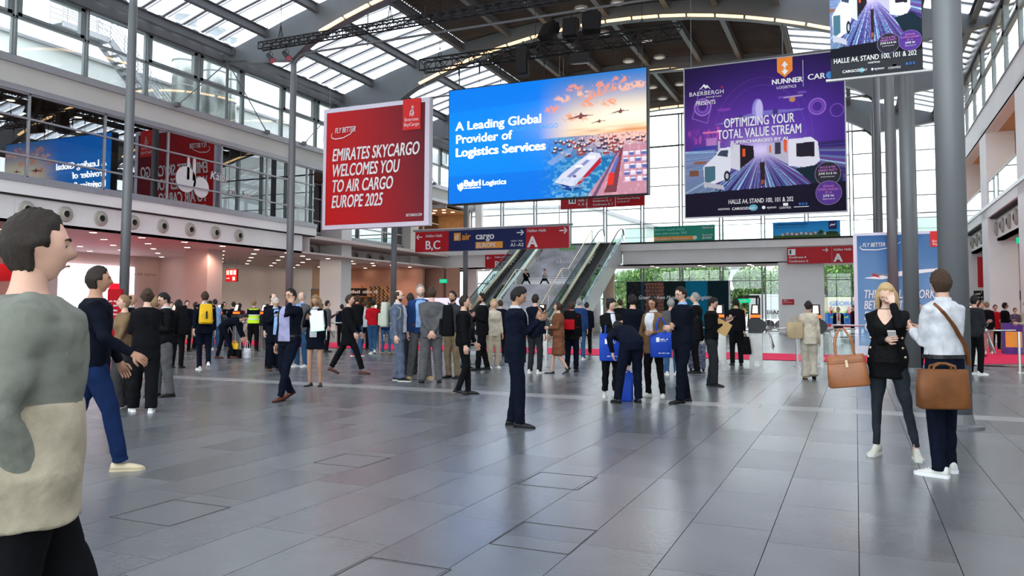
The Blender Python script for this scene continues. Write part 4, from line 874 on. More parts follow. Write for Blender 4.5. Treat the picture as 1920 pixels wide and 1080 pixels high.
B.rect(.80,.86,.97,.995,mat('flag_red',(.7,.03,.03)),fb,'logo_flag',.03); B.text('Emirates',.82,.90,.02,M_paint,fb,off=.04); B.text('SkyCargo',.82,.875,.02,M_paint,fb,off=.04)
# ---- left info screen wall, signs under the gallery
iw=thing('info_screen','wide white glowing screen wall under the left gallery with red block','screen'); 
p=[atx(110,495,-40.9),atx(247,502,-40.9)]
mb=MB(); mb.box((-40.9,p[0].y-1,0),(-40.75,p[1].y+.1,4.05)); mb.build('panel',mat('lit_white_screen',(.86,.86,1),.5,var=0,emit=1.15),iw)
mb=MB(); y=atx(205,540,-40.7).y; mb.box((-40.74,y,.6),(-40.72,y+1.1,3.0)); mb.build('red_block',mat('lit_red',(.9,.01,.03),.5,var=0,emit=.7),iw)
y=atx(167,505,-40.7).y
mb=MB()
for k in range(3): mb.box((-40.74,y+k*.3,3.45+.06*k),(-40.72,y+.22+k*.3,3.7+.06*k))
mb.build('emblem',M_dark,iw); text('02. Juni 2025  10:30 Uhr',(-40.73,y+2.6,3.55),.16,M_dark,iw,right=(0,1,0))
def hang_red(x0,x1,y,z0,z1,txt,label,arrow_=True,zc=Z_C,h=.5):
    t=thing('hanging_sign',label,'sign'); B=Board(x0,z0,y,x1-x0,z1-z0); mb=MB(); mb.box((x0,y,z0),(x1,y+.12,z1)); mb.build('panel',M_red,t); [ (lambda m_: (m_.cyl((xx,y+.06,z1),(xx,y+.06,zc),.015), m_.build('rod',M_trim,t)))(MB()) for xx in (x0+.2,x1-.2)]
    if txt: B.text(txt,.12,.15,h,M_paint,t,bold=.04)
    return t,B
t,B=hang_red(-33.2,-29.9,20.6,2.55,3.25,'B, C','dim red B, C sign behind the nearest blurred walker',h=.5); arrow(B,.9,.75,.2,1,M_paint,t)
t=thing('wall_plate','small red plate with two pictograms on the first blush pillar','sign',(0,0,0)); 
p=atx(91,488,-30.68); mb=MB(); q=aty(80,478,21.77); q2=aty(102,500,21.77); mb.box((q.x,21.75,q2.z),(q2.x,21.79,q.z)); mb.build('panel',M_red,t); B=Board(q.x,q2.z,21.75,q2.x-q.x,q.z-q2.z); B.rect(.06,.50,.46,.94,M_paint,t,'pictogram'); B.rect(.54,.50,.94,.94,M_paint,t,'pictogram'); B.rect(.2,.56,.3,.85,M_dark,t,'pictogram',.01); B.rect(.62,.6,.85,.75,M_dark,t,'pictogram',.01); B.text('Eingang',.08,.26,.13,M_paint,t); B.text('Messe',.08,.08,.13,M_paint,t)
q0,q1=aty(372,505,36),aty(392,527,36)
hang_red(q0.x,q1.x,36,q1.z,q0.z,'↑','red hanging sign with an arrow left of the second blush pillar',h=.5)
q0,q1=aty(423,505,39),aty(444,528,39)
t,B=hang_red(q0.x,q1.x,39,q1.z,q0.z,'','red hanging sign with pictograms right of the second blush pillar'); 
for k in range(3): B.rect(.08+k*.3,.55,.32+k*.3,.92,M_paint,t,'pictogram')
B.rect(.62,.1,.85,.4,M_paint,t,'pictogram'); dashes(B.P(.08,.22,.012),B.w*.4,B.h*.12,M_paint,t)
hang_red(-34,-30.6,53.9,2.2,3.0,'','red panel above the service counter behind the tall pillar')
# slim red floor stele beside the leftmost mast
t=thing('info_stele','slim red information stele with small white text beside the leftmost mast','sign'); q=atz(214,660,0); 
mb=MB(); mb.box((-.32,-.06,0),(.32,.06,2.15)); mb.build('body',M_red,t); [dashes((-.25,-.065,z_),.42,.06,M_paint,t) for z_ in (1.7,1.55,1.38,1.25)]; t.location=aty(214,640,19.6); t.location.z=0
# right side: red arrow sign, dark digital boards
t=thing('hanging_sign','small red arrow sign between the right wall piers','sign'); q=aty(1852,495,46); mb=MB(); mb.box((q.x-.45,46,2.75),(q.x+.45,46.1,4.3)); mb.build('panel',M_red,t); text('↑',(q.x-.28,45.98,3.3),.6,M_paint,t,bold=.03); mb=MB(); mb.cyl((q.x,46.05,4.3),(q.x,46.05,Z_C),.02); mb.build('rod',M_trim,t)
for k,(pxa,pxb,l) in enumerate(((1826,1846,'black digital board left of the white wall pier'),(1880,1920,'black digital board at the right edge of the view'))):
    y=(50,44)[k]; a,b_=aty(pxa,545,y),aty(pxb+4,562,y); t=thing('digital_board',l,'screen'); mb=MB(); mb.box((a.x,y,b_.z),(b_.x,y+.12,a.z)); mb.build('panel',M_black,t); mb=MB(); mb.cyl(((a.x+b_.x)/2,y+.06,0),((a.x+b_.x)/2,y+.06,b_.z),.05); mb.build('stand',M_black,t); B=Board(a.x,b_.z,y,b_.x-a.x,a.z-b_.z)
    dashes(B.P(.1,.55,.012),B.w*.35,B.h*.2,M_paint,t); B.ell(.6,.8,.04,.15,M_orangeprint,t,'emblem'); dashes(B.P(.1,.2,.012),B.w*.6,B.h*.14,M_paint,t); 
    if k: mb=MB(); mb.box((a.x,y+.15,0),(a.x+8,y+.3,Z_C)); struct(mb,'wall_10',M_pink)
# ================================================================= stairs and escalators
SL=.56; YB0=YF+.35-Z_S/SL   # foot of the incline
def zi(y): return (y-YB0)*SL
Y0=YB0; YT=YF+.35
st=thing('staircase','wide staircase with grey printed steps between the two escalators','stairs',(0,0,0))
M_stepA=mat('printed_riser',(.50,.50,.54),.5,var=.3,vscale=1.0); M_stepB=mat('stone_tread',(.30,.30,.31),.5,var=.08)
xs0,xs1=-21.3,-17.35; n=20; y=Y0; z=0; LY=1.5; run=(YT-Y0-LY)/40; rise=Z_S/40
k=0
for half in range(2):
    for i in range(20):
        b=MB(); b.box((xs0,y,z),(xs1,y+run+.02,z+rise-.0),0); b.add([(xs0,y-.004,z),(xs1,y-.004,z),(xs1,y-.004,z+rise),(xs0,y-.004,z+rise)],[(0,1,2,3)],1)
        b.build('step',[M_stepB,M_stepA],st,fix=False); y+=run; z+=rise
    if half==0:
        b=MB(); b.box((xs0,y,z-.2),(xs1,y+LY,z)); b.build('landing',M_stepB,st); LYa=y; LZ=z; y+=LY
mb=MB(); mb.add([(xs0,Y0+.3,0),(xs1,Y0+.3,0),(xs1,YT,Z_S-.4),(xs0,YT,Z_S-.4),(xs0,YT,Z_S-.9),(xs1,YT,Z_S-.9)],[(0,1,2,3),(3,2,5,4)]); mb.build('soffit',M_white,st)
b=MB(); 
# printed logo on the risers (green leaves and a white arrow shape)
M_grn=mat('leaf_print',(.12,.42,.08),.5,var=.1)
for (u,zz,w,h,m) in ((-19.9,6.0,1.3,.42,M_grn),(-18.0,2.3,.8,.7,M_grn),(-19.4,4.9,1.2,.28,mat('pale_print',(.55,.55,.6),.5)),(-18.6,4.3,.6,.3,mat('pale_print',(.55,.55,.6),.5))):
    yy=Y0+(zz/Z_S)*(YT-Y0); b=MB(); 
    for q in range(5): b.add([(u+q*w/5,yy-.35,zz-.1),(u+(q+.9)*w/5,yy-.35,zz),(u+(q+.6)*w/5,yy-.30,zz+h*(.6+.4*(q%2))),(u+(q+.2)*w/5,yy-.30,zz+h*.4)],[(0,1,2,3)])
    b.build('printed_leaf',m,st)
for x,l in ((-21.05,0),(-17.75,1)):
    for dz,mm,r in ((1.0,M_gold,.035),):
        pts=[(x,Y0-.3,1.0),(x,Y0,1.0),(x,LYa,LZ+1.0),(x,LYa+LY-.2,LZ+1.05),(x,YT,Z_S+1.0)]
        b=MB(); b.tube(pts,r,8); b.build('handrail',mm,st,smooth=True); b=MB()
        for yy,zz in ((Y0,0),(Y0+2.6,1.5),(LYa,LZ),(LYa+LY,LZ),(LYa+LY+2.6,LZ+1.5),(YT,Z_S)): b.cyl((x,yy,zz),(x,yy,zz+1.0),.025,n=8)
        b.build('handrail_post',M_chrome,st)
def escalator(xo,xi,label,panel=True):
    """xo outer side, xi inner side (X); runs from the floor up to the rear gallery"""
    t=thing('escalator',label,'escalator',(0,0,0)); x0,x1=min(xo,xi),max(xo,xi)
    ya,yb=Y0-1.6,YT+.2; prof=[(ya,.02),(Y0-.5,.06),(Y0,.22),(Y0+.6,zi(Y0+.6)+.12),(YT-.6,zi(YT-.6)+.12),(YT,Z_S-.0),(yb,Z_S+.02)]
    low=[(ya,0),(Y0-.3,0),(Y0+.8,0),(Y0+1.6,zi(Y0+.2)),(YT-1.1,Z_F-1.35),(YT-.3,Z_F-.75),(YT+.3,Z_F-.75)]
    low=[(ya,0),(Y0+1.2,0),(YT-2.0,zi(YT-2.0)-1.35),(YT-.9,Z_F-.85),(YT+.3,Z_F-.85)]
    M_clad=mat('escalator_cladding',(.60,.60,.60),.3,metal=.25,var=.05,vscale=.5,spec=.6)
    for x in (x0,x1):
        # cladding panels with joints
        P=[]
        for i in range(9):
            y1=Y0+.1+i*(YT-Y0)/9; y2=y1+(YT-Y0)/9-.02
            b=MB(); lo=lambda y: max(0,min(zi(y)-1.45+.3,Z_F-.85)) if y<YT-1 else Z_F-.85
            b.add([(x-.02,y1,lo(y1)),(x-.02,y2,lo(y2)),(x-.02,y2,zi(y2)+.25),(x-.02,y1,zi(y1)+.25),(x+.02,y1,lo(y1)),(x+.02,y2,lo(y2)),(x+.02,y2,zi(y2)+.25),(x+.02,y1,zi(y1)+.25)],[(0,1,2,3),(7,6,5,4),(3,2,6,7),(0,4,5,1),(1,5,6,2),(0,3,7,4)]); b.build('cladding_panel',M_clad,t)
    b=MB(); b.add([(x0,Y0+1.3,0.0),(x1,Y0+1.3,0.0),(x1,YT-1,Z_F-.85),(x0,YT-1,Z_F-.85),(x1,YT+.3,Z_F-.85),(x0,YT+.3,Z_F-.85)],[(0,1,2,3),(3,2,4,5)]); b.build('soffit',M_clad,t)
    w=.22
    for s,x in ((1,x0),(-1,x1)):
        b=MB(); 
        for (p,q) in zip(prof[:-1],prof[1:]): b.beam((x+s*w/2,p[0],p[1]+.10),(x+s*w/2,q[0],q[1]+.10),w,.06)
        b.build('deck_trim',M_gold if s>0 else M_chrome,t)
        gx=x+s*.11; hr=[(ya-.1,.35),(ya-.32,.65),(ya-.1,.98),(Y0-.4,1.02),(Y0+.7,zi(Y0+.7)+1.06),(YT-.6,zi(YT-.6)+1.06),(YT+.2,Z_S+1.0),(yb+.5,Z_S+1.0),(yb+.75,Z_S+.6)]
        N=8
        for i in range(N):
            y1=Y0-.4+i*(YT-Y0+.2)/N; y2=y1+(YT-Y0+.2)/N-.02; g0=lambda y: max(.1,zi(y)+.22) if y<YT-.4 else Z_S+.1
            b=MB(); b.add([(gx,y1,g0(y1)),(gx,y2,g0(y2)),(gx,y2,g0(y2)+.80),(gx,y1,g0(y1)+.80),(gx+.012,y1,g0(y1)),(gx+.012,y2,g0(y2)),(gx+.012,y2,g0(y2)+.80),(gx+.012,y1,g0(y1)+.80)],[(0,1,2,3),(7,6,5,4),(3,2,6,7),(0,4,5,1),(1,5,6,2),(0,3,7,4)]); b.build('glass_panel',M_glassg,t)
        for yy0,yy1,z0 in ((ya-.1,Y0-.42,.1),(YT-.18,yb+.6,Z_S+.1)):
            b=MB(); b.box((gx,yy0,z0),(gx+.012,yy1,z0+.85)); b.build('glass_panel',M_glassg,t)
        b=MB(); b.tube([(gx+.006,a,c) for a,c in hr],.045,8,flat=.7); b.build('handrail',M_rubber,t,smooth=True)
    M_esc=mat('escalator_step',(.07,.07,.07),.45,metal=.5,var=.3,vscale=30)
    me=MB(); L=x1-x0-2*w; me.box((0,0,-.05),(L,.40,0)); me.box((0,-.01,-.24),(L,.01,0)); sm=me.mesh('step'); sm.materials.append(M_esc)
    yy=Y0+.35; 
    while yy<YT-.3: link('step',sm,t,(x0+w,yy,zi(yy)+.1)); yy+=.40
    b=MB(); b.box((x0+w,ya,0),(x1-w,Y0+.35,.10)); b.box((x0+w,YT-.3,Z_S-.1),(x1-w,yb+.6,Z_S)); b.build('comb_plate',M_chrome,t)
    return t
escalator(-15.5,-17.2,'right escalator with broad pale side cladding beside the staircase'); escalator(-23.2,-21.55,'left escalator behind the navy hall sign beside the staircase')
# dotted white film on the outer glass
for x in (-15.36,-23.05):
    b=MB(); 
    for i in range(40):
        y=Y0+.6+i*.27; h=.10+.22*rng.rand(); z=zi(y)+.5+.1*rng.rand(); b.add([(x+.03,y,z),(x+.03,y+.2,z+.1),(x+.03,y+.2,z+.1+h),(x+.03,y,z+h)],[(0,1,2,3)])
    o=b.build('printed_film',mat('blue_film',(.25,.33,.45),.5,var=.3),bpy.data.objects['escalator' if x>-20 else 'escalator.001']); o['kind']='stuff'
# ================================================================= turnstiles
M_orled=mat('orange_lamp',(1,.10,.008),.4,var=0,emit=1.5); M_scr=mat('scanner_screen',(.95,.72,.55),.4,var=0,emit=.6)
def turnstile(rz=0):
    t=thing('turnstile','','turnstile',(0,0,0)); b=MB(); b.box((-.17,-.045,0),(-.05,.045,.95)); b.box((.09,-.045,0),(.17,.045,.95)); b.box((-.17,-.03,.12),(.17,.03,.95)); b.build('post',M_chrome,t)
    b=MB(); P=[(-.18,.88),(.16,.88),(.26,.98),(.30,1.08),(.26,1.18),(.16,1.26),(-.18,1.26)]; b.poly([(x,-.12,z) for x,z in P],(0,.24,0)); b.build('housing',mat('charcoal_housing',(.035,.035,.038),.4,var=.1),t)
    b=MB(); b.box((-.12,-.09,1.26),(.12,.09,1.36)); b.poly([(-.12,-.10,1.36),(.12,-.10,1.36),(.10,.0,1.66),(-.10,.0,1.66)],(0,.10,.0)); b.build('scanner_head',M_black,t)
    b=MB(); b.box((-.125,-.105,1.30),(.125,-.02,1.375)); b.ell((0,-.10,1.335),(.12,.03,.035),12,6); b.build('orange_lamp',M_orled,t)
    b=MB(); b.add([(-.075,-.099,1.42),(.075,-.099,1.42),(.062,-.026,1.63),(-.062,-.026,1.63)],[(0,1,2,3)]); b.build('display',M_scr,t,fix=False)
    b=MB(); b.tube([(.18,0,1.02),(.27,0,1.02),(.33,-.0,.98)],[.05,.07,.06],12); b.build('rotor_hub',M_chrome,t,smooth=True)
    for v in ((.62,.0,.02),(.14,-.20,-.55),(.12,.25,-.50)):
        b=MB(); d=Vector(v); b.tube([Vector((.33,0,1.0)),Vector((.33,0,1.0))+d*.5,Vector((.33,0,1.0))+d],.02,8); b.ell(Vector((.33,0,1.0))+d,(.022,.022,.022),8,6); b.build('arm',M_chrome,t,smooth=True)
    return t
T0=turnstile(); tn=[(1417,'turnstile just right of the man in black with a backpack'),(1350,'turnstile behind the man holding a phone and envelope'),(1018,'turnstile with glowing orange lamp left of the woman in the brown coat'),(1530,'turnstile behind the woman in the white suit'),(706,'turnstile just left of the man in the red shirt'),(447,'turnstile between the bending man and the guard in the yellow vest'),(414,'turnstile behind the bending man'),(498,'turnstile right of the guard in the yellow vest'),(1655,'turnstile behind the blonde woman'),(1846,'turnstile right of the big column'),(600,'turnstile behind the woman with the green folder'),(330,'turnstile left of the yellow backpack')]
first=True
for px,l in tn:
    p=atz(px,686,0); q=aty(px,600,22.5 if px>300 else 24); p=Vector((q.x,22.45,0))
    if px==1846: p=Vector((aty(1822,600,23.4).x,23.4,0))
    if first: t=T0; t.location=p; t['label']=l; first=False
    else: t=dup(T0,p,label=l)
    if px in (1350,498): t.scale=(-1,1,1)
def post(px,y,l):
    t=thing('barrier_post',l,'barrier',(aty(px,600,y).x,y,0)); b=MB(); b.cyl((0,0,0),(0,0,1.0),.028,n=12); b.cyl((0,0,0),(0,0,.02),.09); b.build('post',M_chrome,t); b=MB(); b.box((.03,-.006,.12),(1.3,.006,.95)); b.build('glass_panel',M_glass,t); return t
post(1493,22.4,'steel barrier post with a glass panel left of the woman in the white suit'); post(1909,22.6,'steel barrier post at the right edge of the view'); post(1540,26.5,'thin steel barrier post behind the white suit woman')
t=thing('barrier_rail','horizontal steel rails joining the tall pillar and the turnstiles','barrier'); b=MB(); 
for (pa,pb,y) in ((630,700,30),(1110,1160,31),(1560,1640,30)): 
    a=aty(pa,620,y);c=aty(pb,620,y); b.cyl((a.x,y,1.0),(c.x,y,1.0),.03,n=8); b.cyl((a.x,y,0),(a.x,y,1.0),.03,n=8); b.cyl((c.x,y,0),(c.x,y,1.0),.03,n=8)
b.build('rail',M_chrome,t)
# ================================================================= coffee bar (left rear)
cb=thing('coffee_bar','coffee bar with lit counter, bottle shelves and patterned wooden wall between the tall pillars','bar'); 
def px_at(px,py,y): return aty(px,py,y)
yb=52.0
mb=MB(); a=px_at(636,540,yb); c=px_at(762,560,yb); mb.box((a.x-1.5,yb,0),(c.x+1.4,yb+.3,4.74)); mb.build('back_wall',mat('salmon_wall',(.50,.27,.20),.6,var=.05),cb)
mb=MB(); mb.box((a.x-.2,yb-1.2,2.55),(px_at(700,545,yb).x,yb-.9,3.15)); mb.build('menu_board',M_black,cb)
dashes((px_at(638,545,yb-1.2).x,yb-1.22,2.75),3.4,.26,M_paint,cb)
x0=px_at(636,560,yb).x; x1=px_at(702,560,yb).x
for z in (1.15,1.6,2.05,2.5): mb=MB(); mb.box((x0-1,yb-.35,z),(x1,yb,z+.04)); mb.build('shelf',M_wood,cb)
bc=[mat('bottle_%d'%k,c,.25,var=.05) for k,c in enumerate(((.05,.12,.05),(.30,.12,.03),(.02,.05,.12),(.5,.5,.45)))]
bt=[]
for m in bc: b=MB(); b.tube([(0,0,0),(0,0,.2),(0,0,.25),(0,0,.34)],[.045,.045,.016,.016],8); me=b.mesh('bottle'); me.materials.append(m); bt.append(me)
for z in (1.19,1.64,2.09):
    x=x0-.8
    while x<x1-.2: tag(link('bottle',bt[rng.randint(4)],None,(x,yb-.2,z)),'small bottle standing on the coffee bar shelves','bottle','bottles on the coffee bar shelves'); x+=.17
mb=MB(); mb.box((x0-1,yb-2.2,0),(x1+3.3,yb-1.6,1.05)); mb.build('counter',mat('rust_counter',(.32,.12,.06),.5,var=.2),cb); mb=MB(); mb.box((x0-1.1,yb-2.3,1.05),(x1+3.4,yb-1.5,1.12)); mb.build('countertop',mat('counter_light',(.8,.55,.42),.4,var=.05),cb)
# basket-weave wooden wall, sloping frame
xa,xb=px_at(695,560,yb).x,px_at(738,560,yb).x; w1,w2=mat('weave_light',(.55,.36,.20),.6,var=.2),mat('weave_dark',(.10,.06,.04),.6,var=.2)
r=0; z=1.0
tiles=[]
for m in (w1,w2): b=MB(); b.box((0,-.05,0),(.16,0,.10)); me=b.mesh('wooden_tile'); me.materials.append(m); tiles.append(me)
k=0
while z<3.3:
    x=xa-.1+ (r%2)*.09
    while x<xb:
        if x>xa+.35-(z-1)*.55 and x<xb-(z-1)*.05: link('wooden_tile',tiles[(k+r)%2],cb,(x,yb-.1,z)); 
        k+=1; x+=.19
    z+=.13; r+=1
mb=MB(); mb.beam((xa-.9,yb-.12,3.4),(xa+.55,yb-.12,.9),.1,.14); mb.beam((xb-1.0,yb-.12,3.4),(xb+.05,yb-.12,2.2),.1,.12); mb.build('sloping_beam',M_wood,cb)
# service counters between pillar and stairs
t=thing('service_counter','low pale service counter with lit lilac panels behind the group of suited men','counter',(0,0,0)); a=px_at(770,600,50); c=px_at(860,600,50); mb=MB(); mb.box((a.x,50,0),(c.x,50.8,1.1)); mb.build('body',mat('lilac_panel',(.55,.5,.6),.5,var=.05),t); mb=MB(); mb.box((a.x,51.6,1.2),(c.x,51.7,2.4)); mb.build('lit_panel',mat('lilac_lit',(.75,.7,.95),.5,var=0,emit=.5),t)
mb=MB(); mb.box((px_at(778,560,53.5).x,53.5,0),(px_at(860,560,53.5).x,53.7,Z_C)); struct(mb,'wall_11',mat('terracotta_wall',(.42,.22,.15),.6,var=.06))
for px in (793,832): mb=MB(); q=px_at(px,560,53.3); mb.box((q.x-.07,53.3,0),(q.x+.07,53.5,Z_C)); struct(mb,'trim_%d'%(30+px),M_room)
def exit_sign(px,py,y,l,w=.6):
    q=aty(px,py,y); t=thing('exit_sign',l,'sign',(q.x,y,q.z)); b=MB(); b.cyl((0,0,.14),(0,0,Z_C-q.z),.012,n=6); b.build('rod',M_trim,t); b=MB(); b.box((-w/2,-.03,-.14),(w/2,.03,.14)); b.build('panel',mat('exit_green',(.0,.45,.22),.4,var=0,emit=.8),t); b=MB(); b.add([(-w*.3,-.04,-.02),(0,-.04,-.02),(0,-.04,-.08),(w*.22,-.04,.02),(0,-.04,.1),(0,-.04,.04),(-w*.3,-.04,.04)],[tuple(range(7))]); b.build('arrow',M_paint,t,fix=False)
exit_sign(831,527,52,'green glowing exit sign above the service counter'); exit_sign(1395,564,58.5,'green exit sign over the glass doors right of the dark photo wall',.9); exit_sign(1918,450,40,'green exit sign at the right edge of the view',.5)
# entrance doors in the glass front
mb=MB(); y=58.6
for px in (1385,1419,1424): q=aty(px,600,y); mb.box((q.x-.06,y,0),(q.x+.06,y+.12,2.5))
a=aty(1385,600,y);c=aty(1424,600,y); mb.box((a.x,y,2.45),(c.x,y+.12,2.65)); struct(mb,'door_2',M_dark)
# round pale column below the gallery right of the escalator
b=MB(); t=thing('round_column','pale round column behind the right escalator','column',(aty(1143,560,57).x,57,0)); b.cyl((0,0,0),(0,0,Z_C),.38,n=24); b.build('shaft',mat('peach_plaster',(.66,.5,.38)),t,smooth=True)
b=MB(); t=thing('round_column','pale round column left foot of the right escalator cladding','column',(aty(1112,620,54).x,54,0)); b.cyl((0,0,0),(0,0,3.0),.55,n=24); b.build('shaft',M_white,t,smooth=True)
# white wall left of the escalator base
mb=MB(); q=aty(868,560,56); q2=aty(893,560,56); mb.box((q.x,56,0),(q2.x,56.3,Z_C)); struct(mb,'wall_12',M_white)
# ================================================================= outside
mb=MB(); mb.box((-90,YG+.5,-.3),(70,140,-.05)); mb.box((-130,-30,-.3),(XL-14,YG+.5,-.05)); struct(mb,'ground_outside',mat('pale_paving',(.42,.42,.41),.8,var=.08))
M_bld=mat('pale_building',(.62,.64,.62),.7,var=.03,vscale=.3)
t=thing('building','pale building with a sloping roof edge behind the glass front, left','building',(0,0,0)); b=MB(); b.poly([(-74,88,0),(-21,88,0),(-10.7,88,7.5),(-28.5,88,13.8),(-47,88,15.2),(-74,88,15.2)],(0,8,0)); b.build('wall',M_bld,t); b=MB(); b.beam((-28.5,87.8,13.8),(-10.7,87.8,7.5),.3,.35); b.beam((-72,87.8,15.2),(-28.5,87.8,13.8),.3,.3); b.build('roof_edge',M_trim,t)
t=thing('building','pale building with a steep external ramp at the right end of the glass front','building',(0,0,0)); b=MB(); b.poly([(3.6,86,0),(36,86,0),(36,86,26),(14,86,22),(3.6,86,8)],(0,8,0)); b.build('wall',M_bld,t)
for k in range(5): b=MB(); b.beam((3.8,85.9,1.0+k*1.4),(8.4,85.9,2.9+k*1.4),.05,.06); b.build('rail',M_dark,t)
# building, stairs and ducts above the left gallery
t=thing('roof_parapet','pale roof parapet outside the left clerestory windows','building',(0,0,0)); b=MB(); b.box((-44,-5,9.5),(-36.2,44,14.35)); b.build('wall',M_bld,t); b=MB(); b.box((-44.1,-5,14.35),(-36.0,44,14.5)); b.build('coping',M_trim,t)
mb=MB(); mb.box((-60,-10,9.9),(XL-.6,YG,10.2)); struct(mb,'roof_outside',M_bld)
t=thing('external_stair','grey steel external staircase with railings outside the left windows','stairs',(-34.9,25.0,0)); 
ya,za=2.4,15.0; yb_,zb=7.4,10.9
for s in (0,.9): b=MB(); b.beam((s,ya,za-.1),(s,yb_,zb-.1),.06,.28); b.beam((s,-.2,za-.1),(s,ya,za-.1),.06,.28); b.build('stringer',M_trim,t)
me=MB(); me.box((0,0,0),(.9,.28,.05)); sm=me.mesh('tread'); sm.materials.append(M_trim)
for i in range(16): f=i/16; link('tread',sm,t,(0,ya+(yb_-ya)*f,za+(zb-za)*f-.1))
b=MB(); b.box((0,-.2,za-.06),(.9,ya,za)); b.build('platform',M_trim,t)
for s in (0,.9):
    for h in (.35,.6,.85,1.1): b=MB(); b.tube([(s,-.2,za+h),(s,ya,za+h),(s,yb_,zb+h)],.022,6); b.build('rail',M_trim,t)
    b=MB()
    for yy in (-.2,.7,1.6,2.4): b.cyl((s,yy,za),(s,yy,za+1.1),.025,n=6)
    for i in range(1,6): f=i/6; b.cyl((s,ya+(yb_-ya)*f,za+(zb-za)*f),(s,ya+(yb_-ya)*f,za+(zb-za)*f+1.1),.025,n=6)
    b.build('rail_post',M_trim,t)
for k,(px,l) in enumerate(((345,'left wide silver ventilation duct outside the clerestory'),(402,'right wide silver ventilation duct outside the clerestory'),(436,'slim silver pipe right of the wide ducts'))):
    q=atx(px,150,-33.5); t=thing('ventilation_duct',l,'duct',(-33.5,q.y,0)); r=(.62,.72,.25)[k]; b=MB(); M_duct=mat('galvanised_sheet',(.50,.52,.50),.3,metal=.85,var=.12,vscale=1.5)
    b.tube([(0,0,11.8 if k<2 else 10.2),(0,0,17.5)],r,24); b.build('riser',M_duct,t,smooth=True)
    if k<2: b=MB(); b.tube([(0,.0,11.9),(.0,-.2,11.4),(-.0,-.8,10.9),(-.0,-1.6,10.7)],r*.98,24); b.build('elbow',M_duct,t)
    b=MB(); 
    for z in (12.2,13.6,15.0): b.cyl((0,0,z-.03),(0,0,z+.03),r+.04,n=24)
    b.build('clamp_ring',M_trim,t)
# trees and hedge: crowns of real leaves, each one object
def leafmesh(nl,r,h,seed,ls=.28):
    R=np.random.RandomState(seed); m=MB(); C=[(R.uniform(-.5,.5)*r,R.uniform(-.5,.5)*r,h*R.uniform(.35,.85)) for _ in range(9)]
    for i in range(nl):
        c=C[R.randint(9)]; d=R.normal(size=3); d/=np.linalg.norm(d); q=r*.55*R.uniform(.75,1.0); p=Vector((c[0]+d[0]*q,c[1]+d[1]*q,c[2]+d[2]*q*.8)); a=Vector(R.normal(size=3)).normalized(); b=a.cross(Vector(d)).normalized() if abs(a.dot(Vector(d)))<.95 else Vector((1,0,0)); s=ls*R.uniform(.6,1.3)
        m.add([p-a*s*.5,p+b*s*.25,p+a*s*.5,p-b*s*.25],[(0,1,2,3)],int(R.randint(3)))
    return m
lm=[]
for sd in range(3):
    me=leafmesh(9000,3.4,6.5,sd,.33).mesh('foliage',fix=False); [me.materials.append(m) for m in M_leaf]; lm.append(me)
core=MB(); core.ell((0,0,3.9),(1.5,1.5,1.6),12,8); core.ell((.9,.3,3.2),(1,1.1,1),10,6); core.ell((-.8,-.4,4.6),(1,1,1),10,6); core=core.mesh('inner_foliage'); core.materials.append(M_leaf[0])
trunk=MB(); trunk.tube([(0,0,0),(.1,0,2),(0,.1,4.5)],[.22,.17,.08],8); trunk=trunk.mesh('trunk'); trunk.materials.append(M_bark)
def tree(x,y,s,k,l,grp=None,h=1.0):
    t=thing('tree',l,'tree',(x,y,0),grp); t.scale=(s,s,s*h)
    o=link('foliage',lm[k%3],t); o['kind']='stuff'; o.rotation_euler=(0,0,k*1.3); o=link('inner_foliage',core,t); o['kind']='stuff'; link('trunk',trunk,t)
for k,x in enumerate((-13.5,-9.5,-5.5,-1.5,2.5,6.5,-17.5,-21)): tree(x,77+2*(k%2),.86,k,'bushy green tree in the row behind the glass front','trees behind the glass front',1.12)
q=aty(1500,420,88); tree(q.x,90,1.25,1,'taller green tree rising above the rear gallery, right of the purple banner',h=1.35); q=aty(1590,420,82); tree(q.x,84,1.2,2,'green tree beside the blue advert above the rear gallery',h=1.35)
tree(15,65,1.1,0,'green tree seen through the right gallery balustrade',h=1.5)
tree(-48,40,1.0,2,'green ivy covered tree outside the left ground floor windows',h=.75); tree(-48,46,1.0,0,'green shrub tree outside beside the left glass wall',h=.75)
t=thing('parked_truck','cream and blue parked truck trailer lettered GEORG outside the right windows','truck',(0,0,0)); 
a=aty(1546,600,66); c=aty(1700,600,66); zt=aty(1570,557,66).z
b=MB(); b.box((a.x-.2,66,.5),(c.x+4,68.5,zt)); b.build('box_body',mat('cream_tarpaulin',(.78,.72,.50),.6,var=.03),t)
b=MB(); b.box((a.x-.21,65.97,.55),(c.x+4,66,1.42)); b.build('blue_band',mat('truck_blue',(.02,.14,.50),.5,var=.05),t); b=MB(); b.box((a.x-.21,65.96,1.42),(c.x+4,65.99,1.56)); b.build('stripe',mat('truck_lime',(.45,.65,.10),.5),t)
text('GEORG R',(aty(1556,600,66).x,65.93,1.98),.34,mat('truck_blue',(.02,.14,.5)),t,bold=.07,sx=1.15); dashes((aty(1557,600,66).x,65.93,1.02),1.6,.18,mat('truck_lime',(.45,.65,.1)),t)
for px in (1558,1592): 
    q=aty(px,600,65.9); b=MB(); b.ell((q.x,65.93,1.84),(.09,.02,.09),10,6); b.box((q.x-.12,65.91,1.35),(q.x+.12,65.94,1.76)); b.beam((q.x,65.92,1.66),(q.x+.34,65.92,1.84),.02,.07); b.build('painted_figure',M_red,t)
b=MB(); 
for k in range(6): b.cyl((a.x+1+k*1.3,65.9,.33),(a.x+1+k*1.3,66.3,.33),.38,n=18)
b.build('wheels',M_rubber,t); b=MB(); b.box((a.x,65.98,.3),(c.x+4,66.1,.55)); b.build('side_guard',M_red,t)
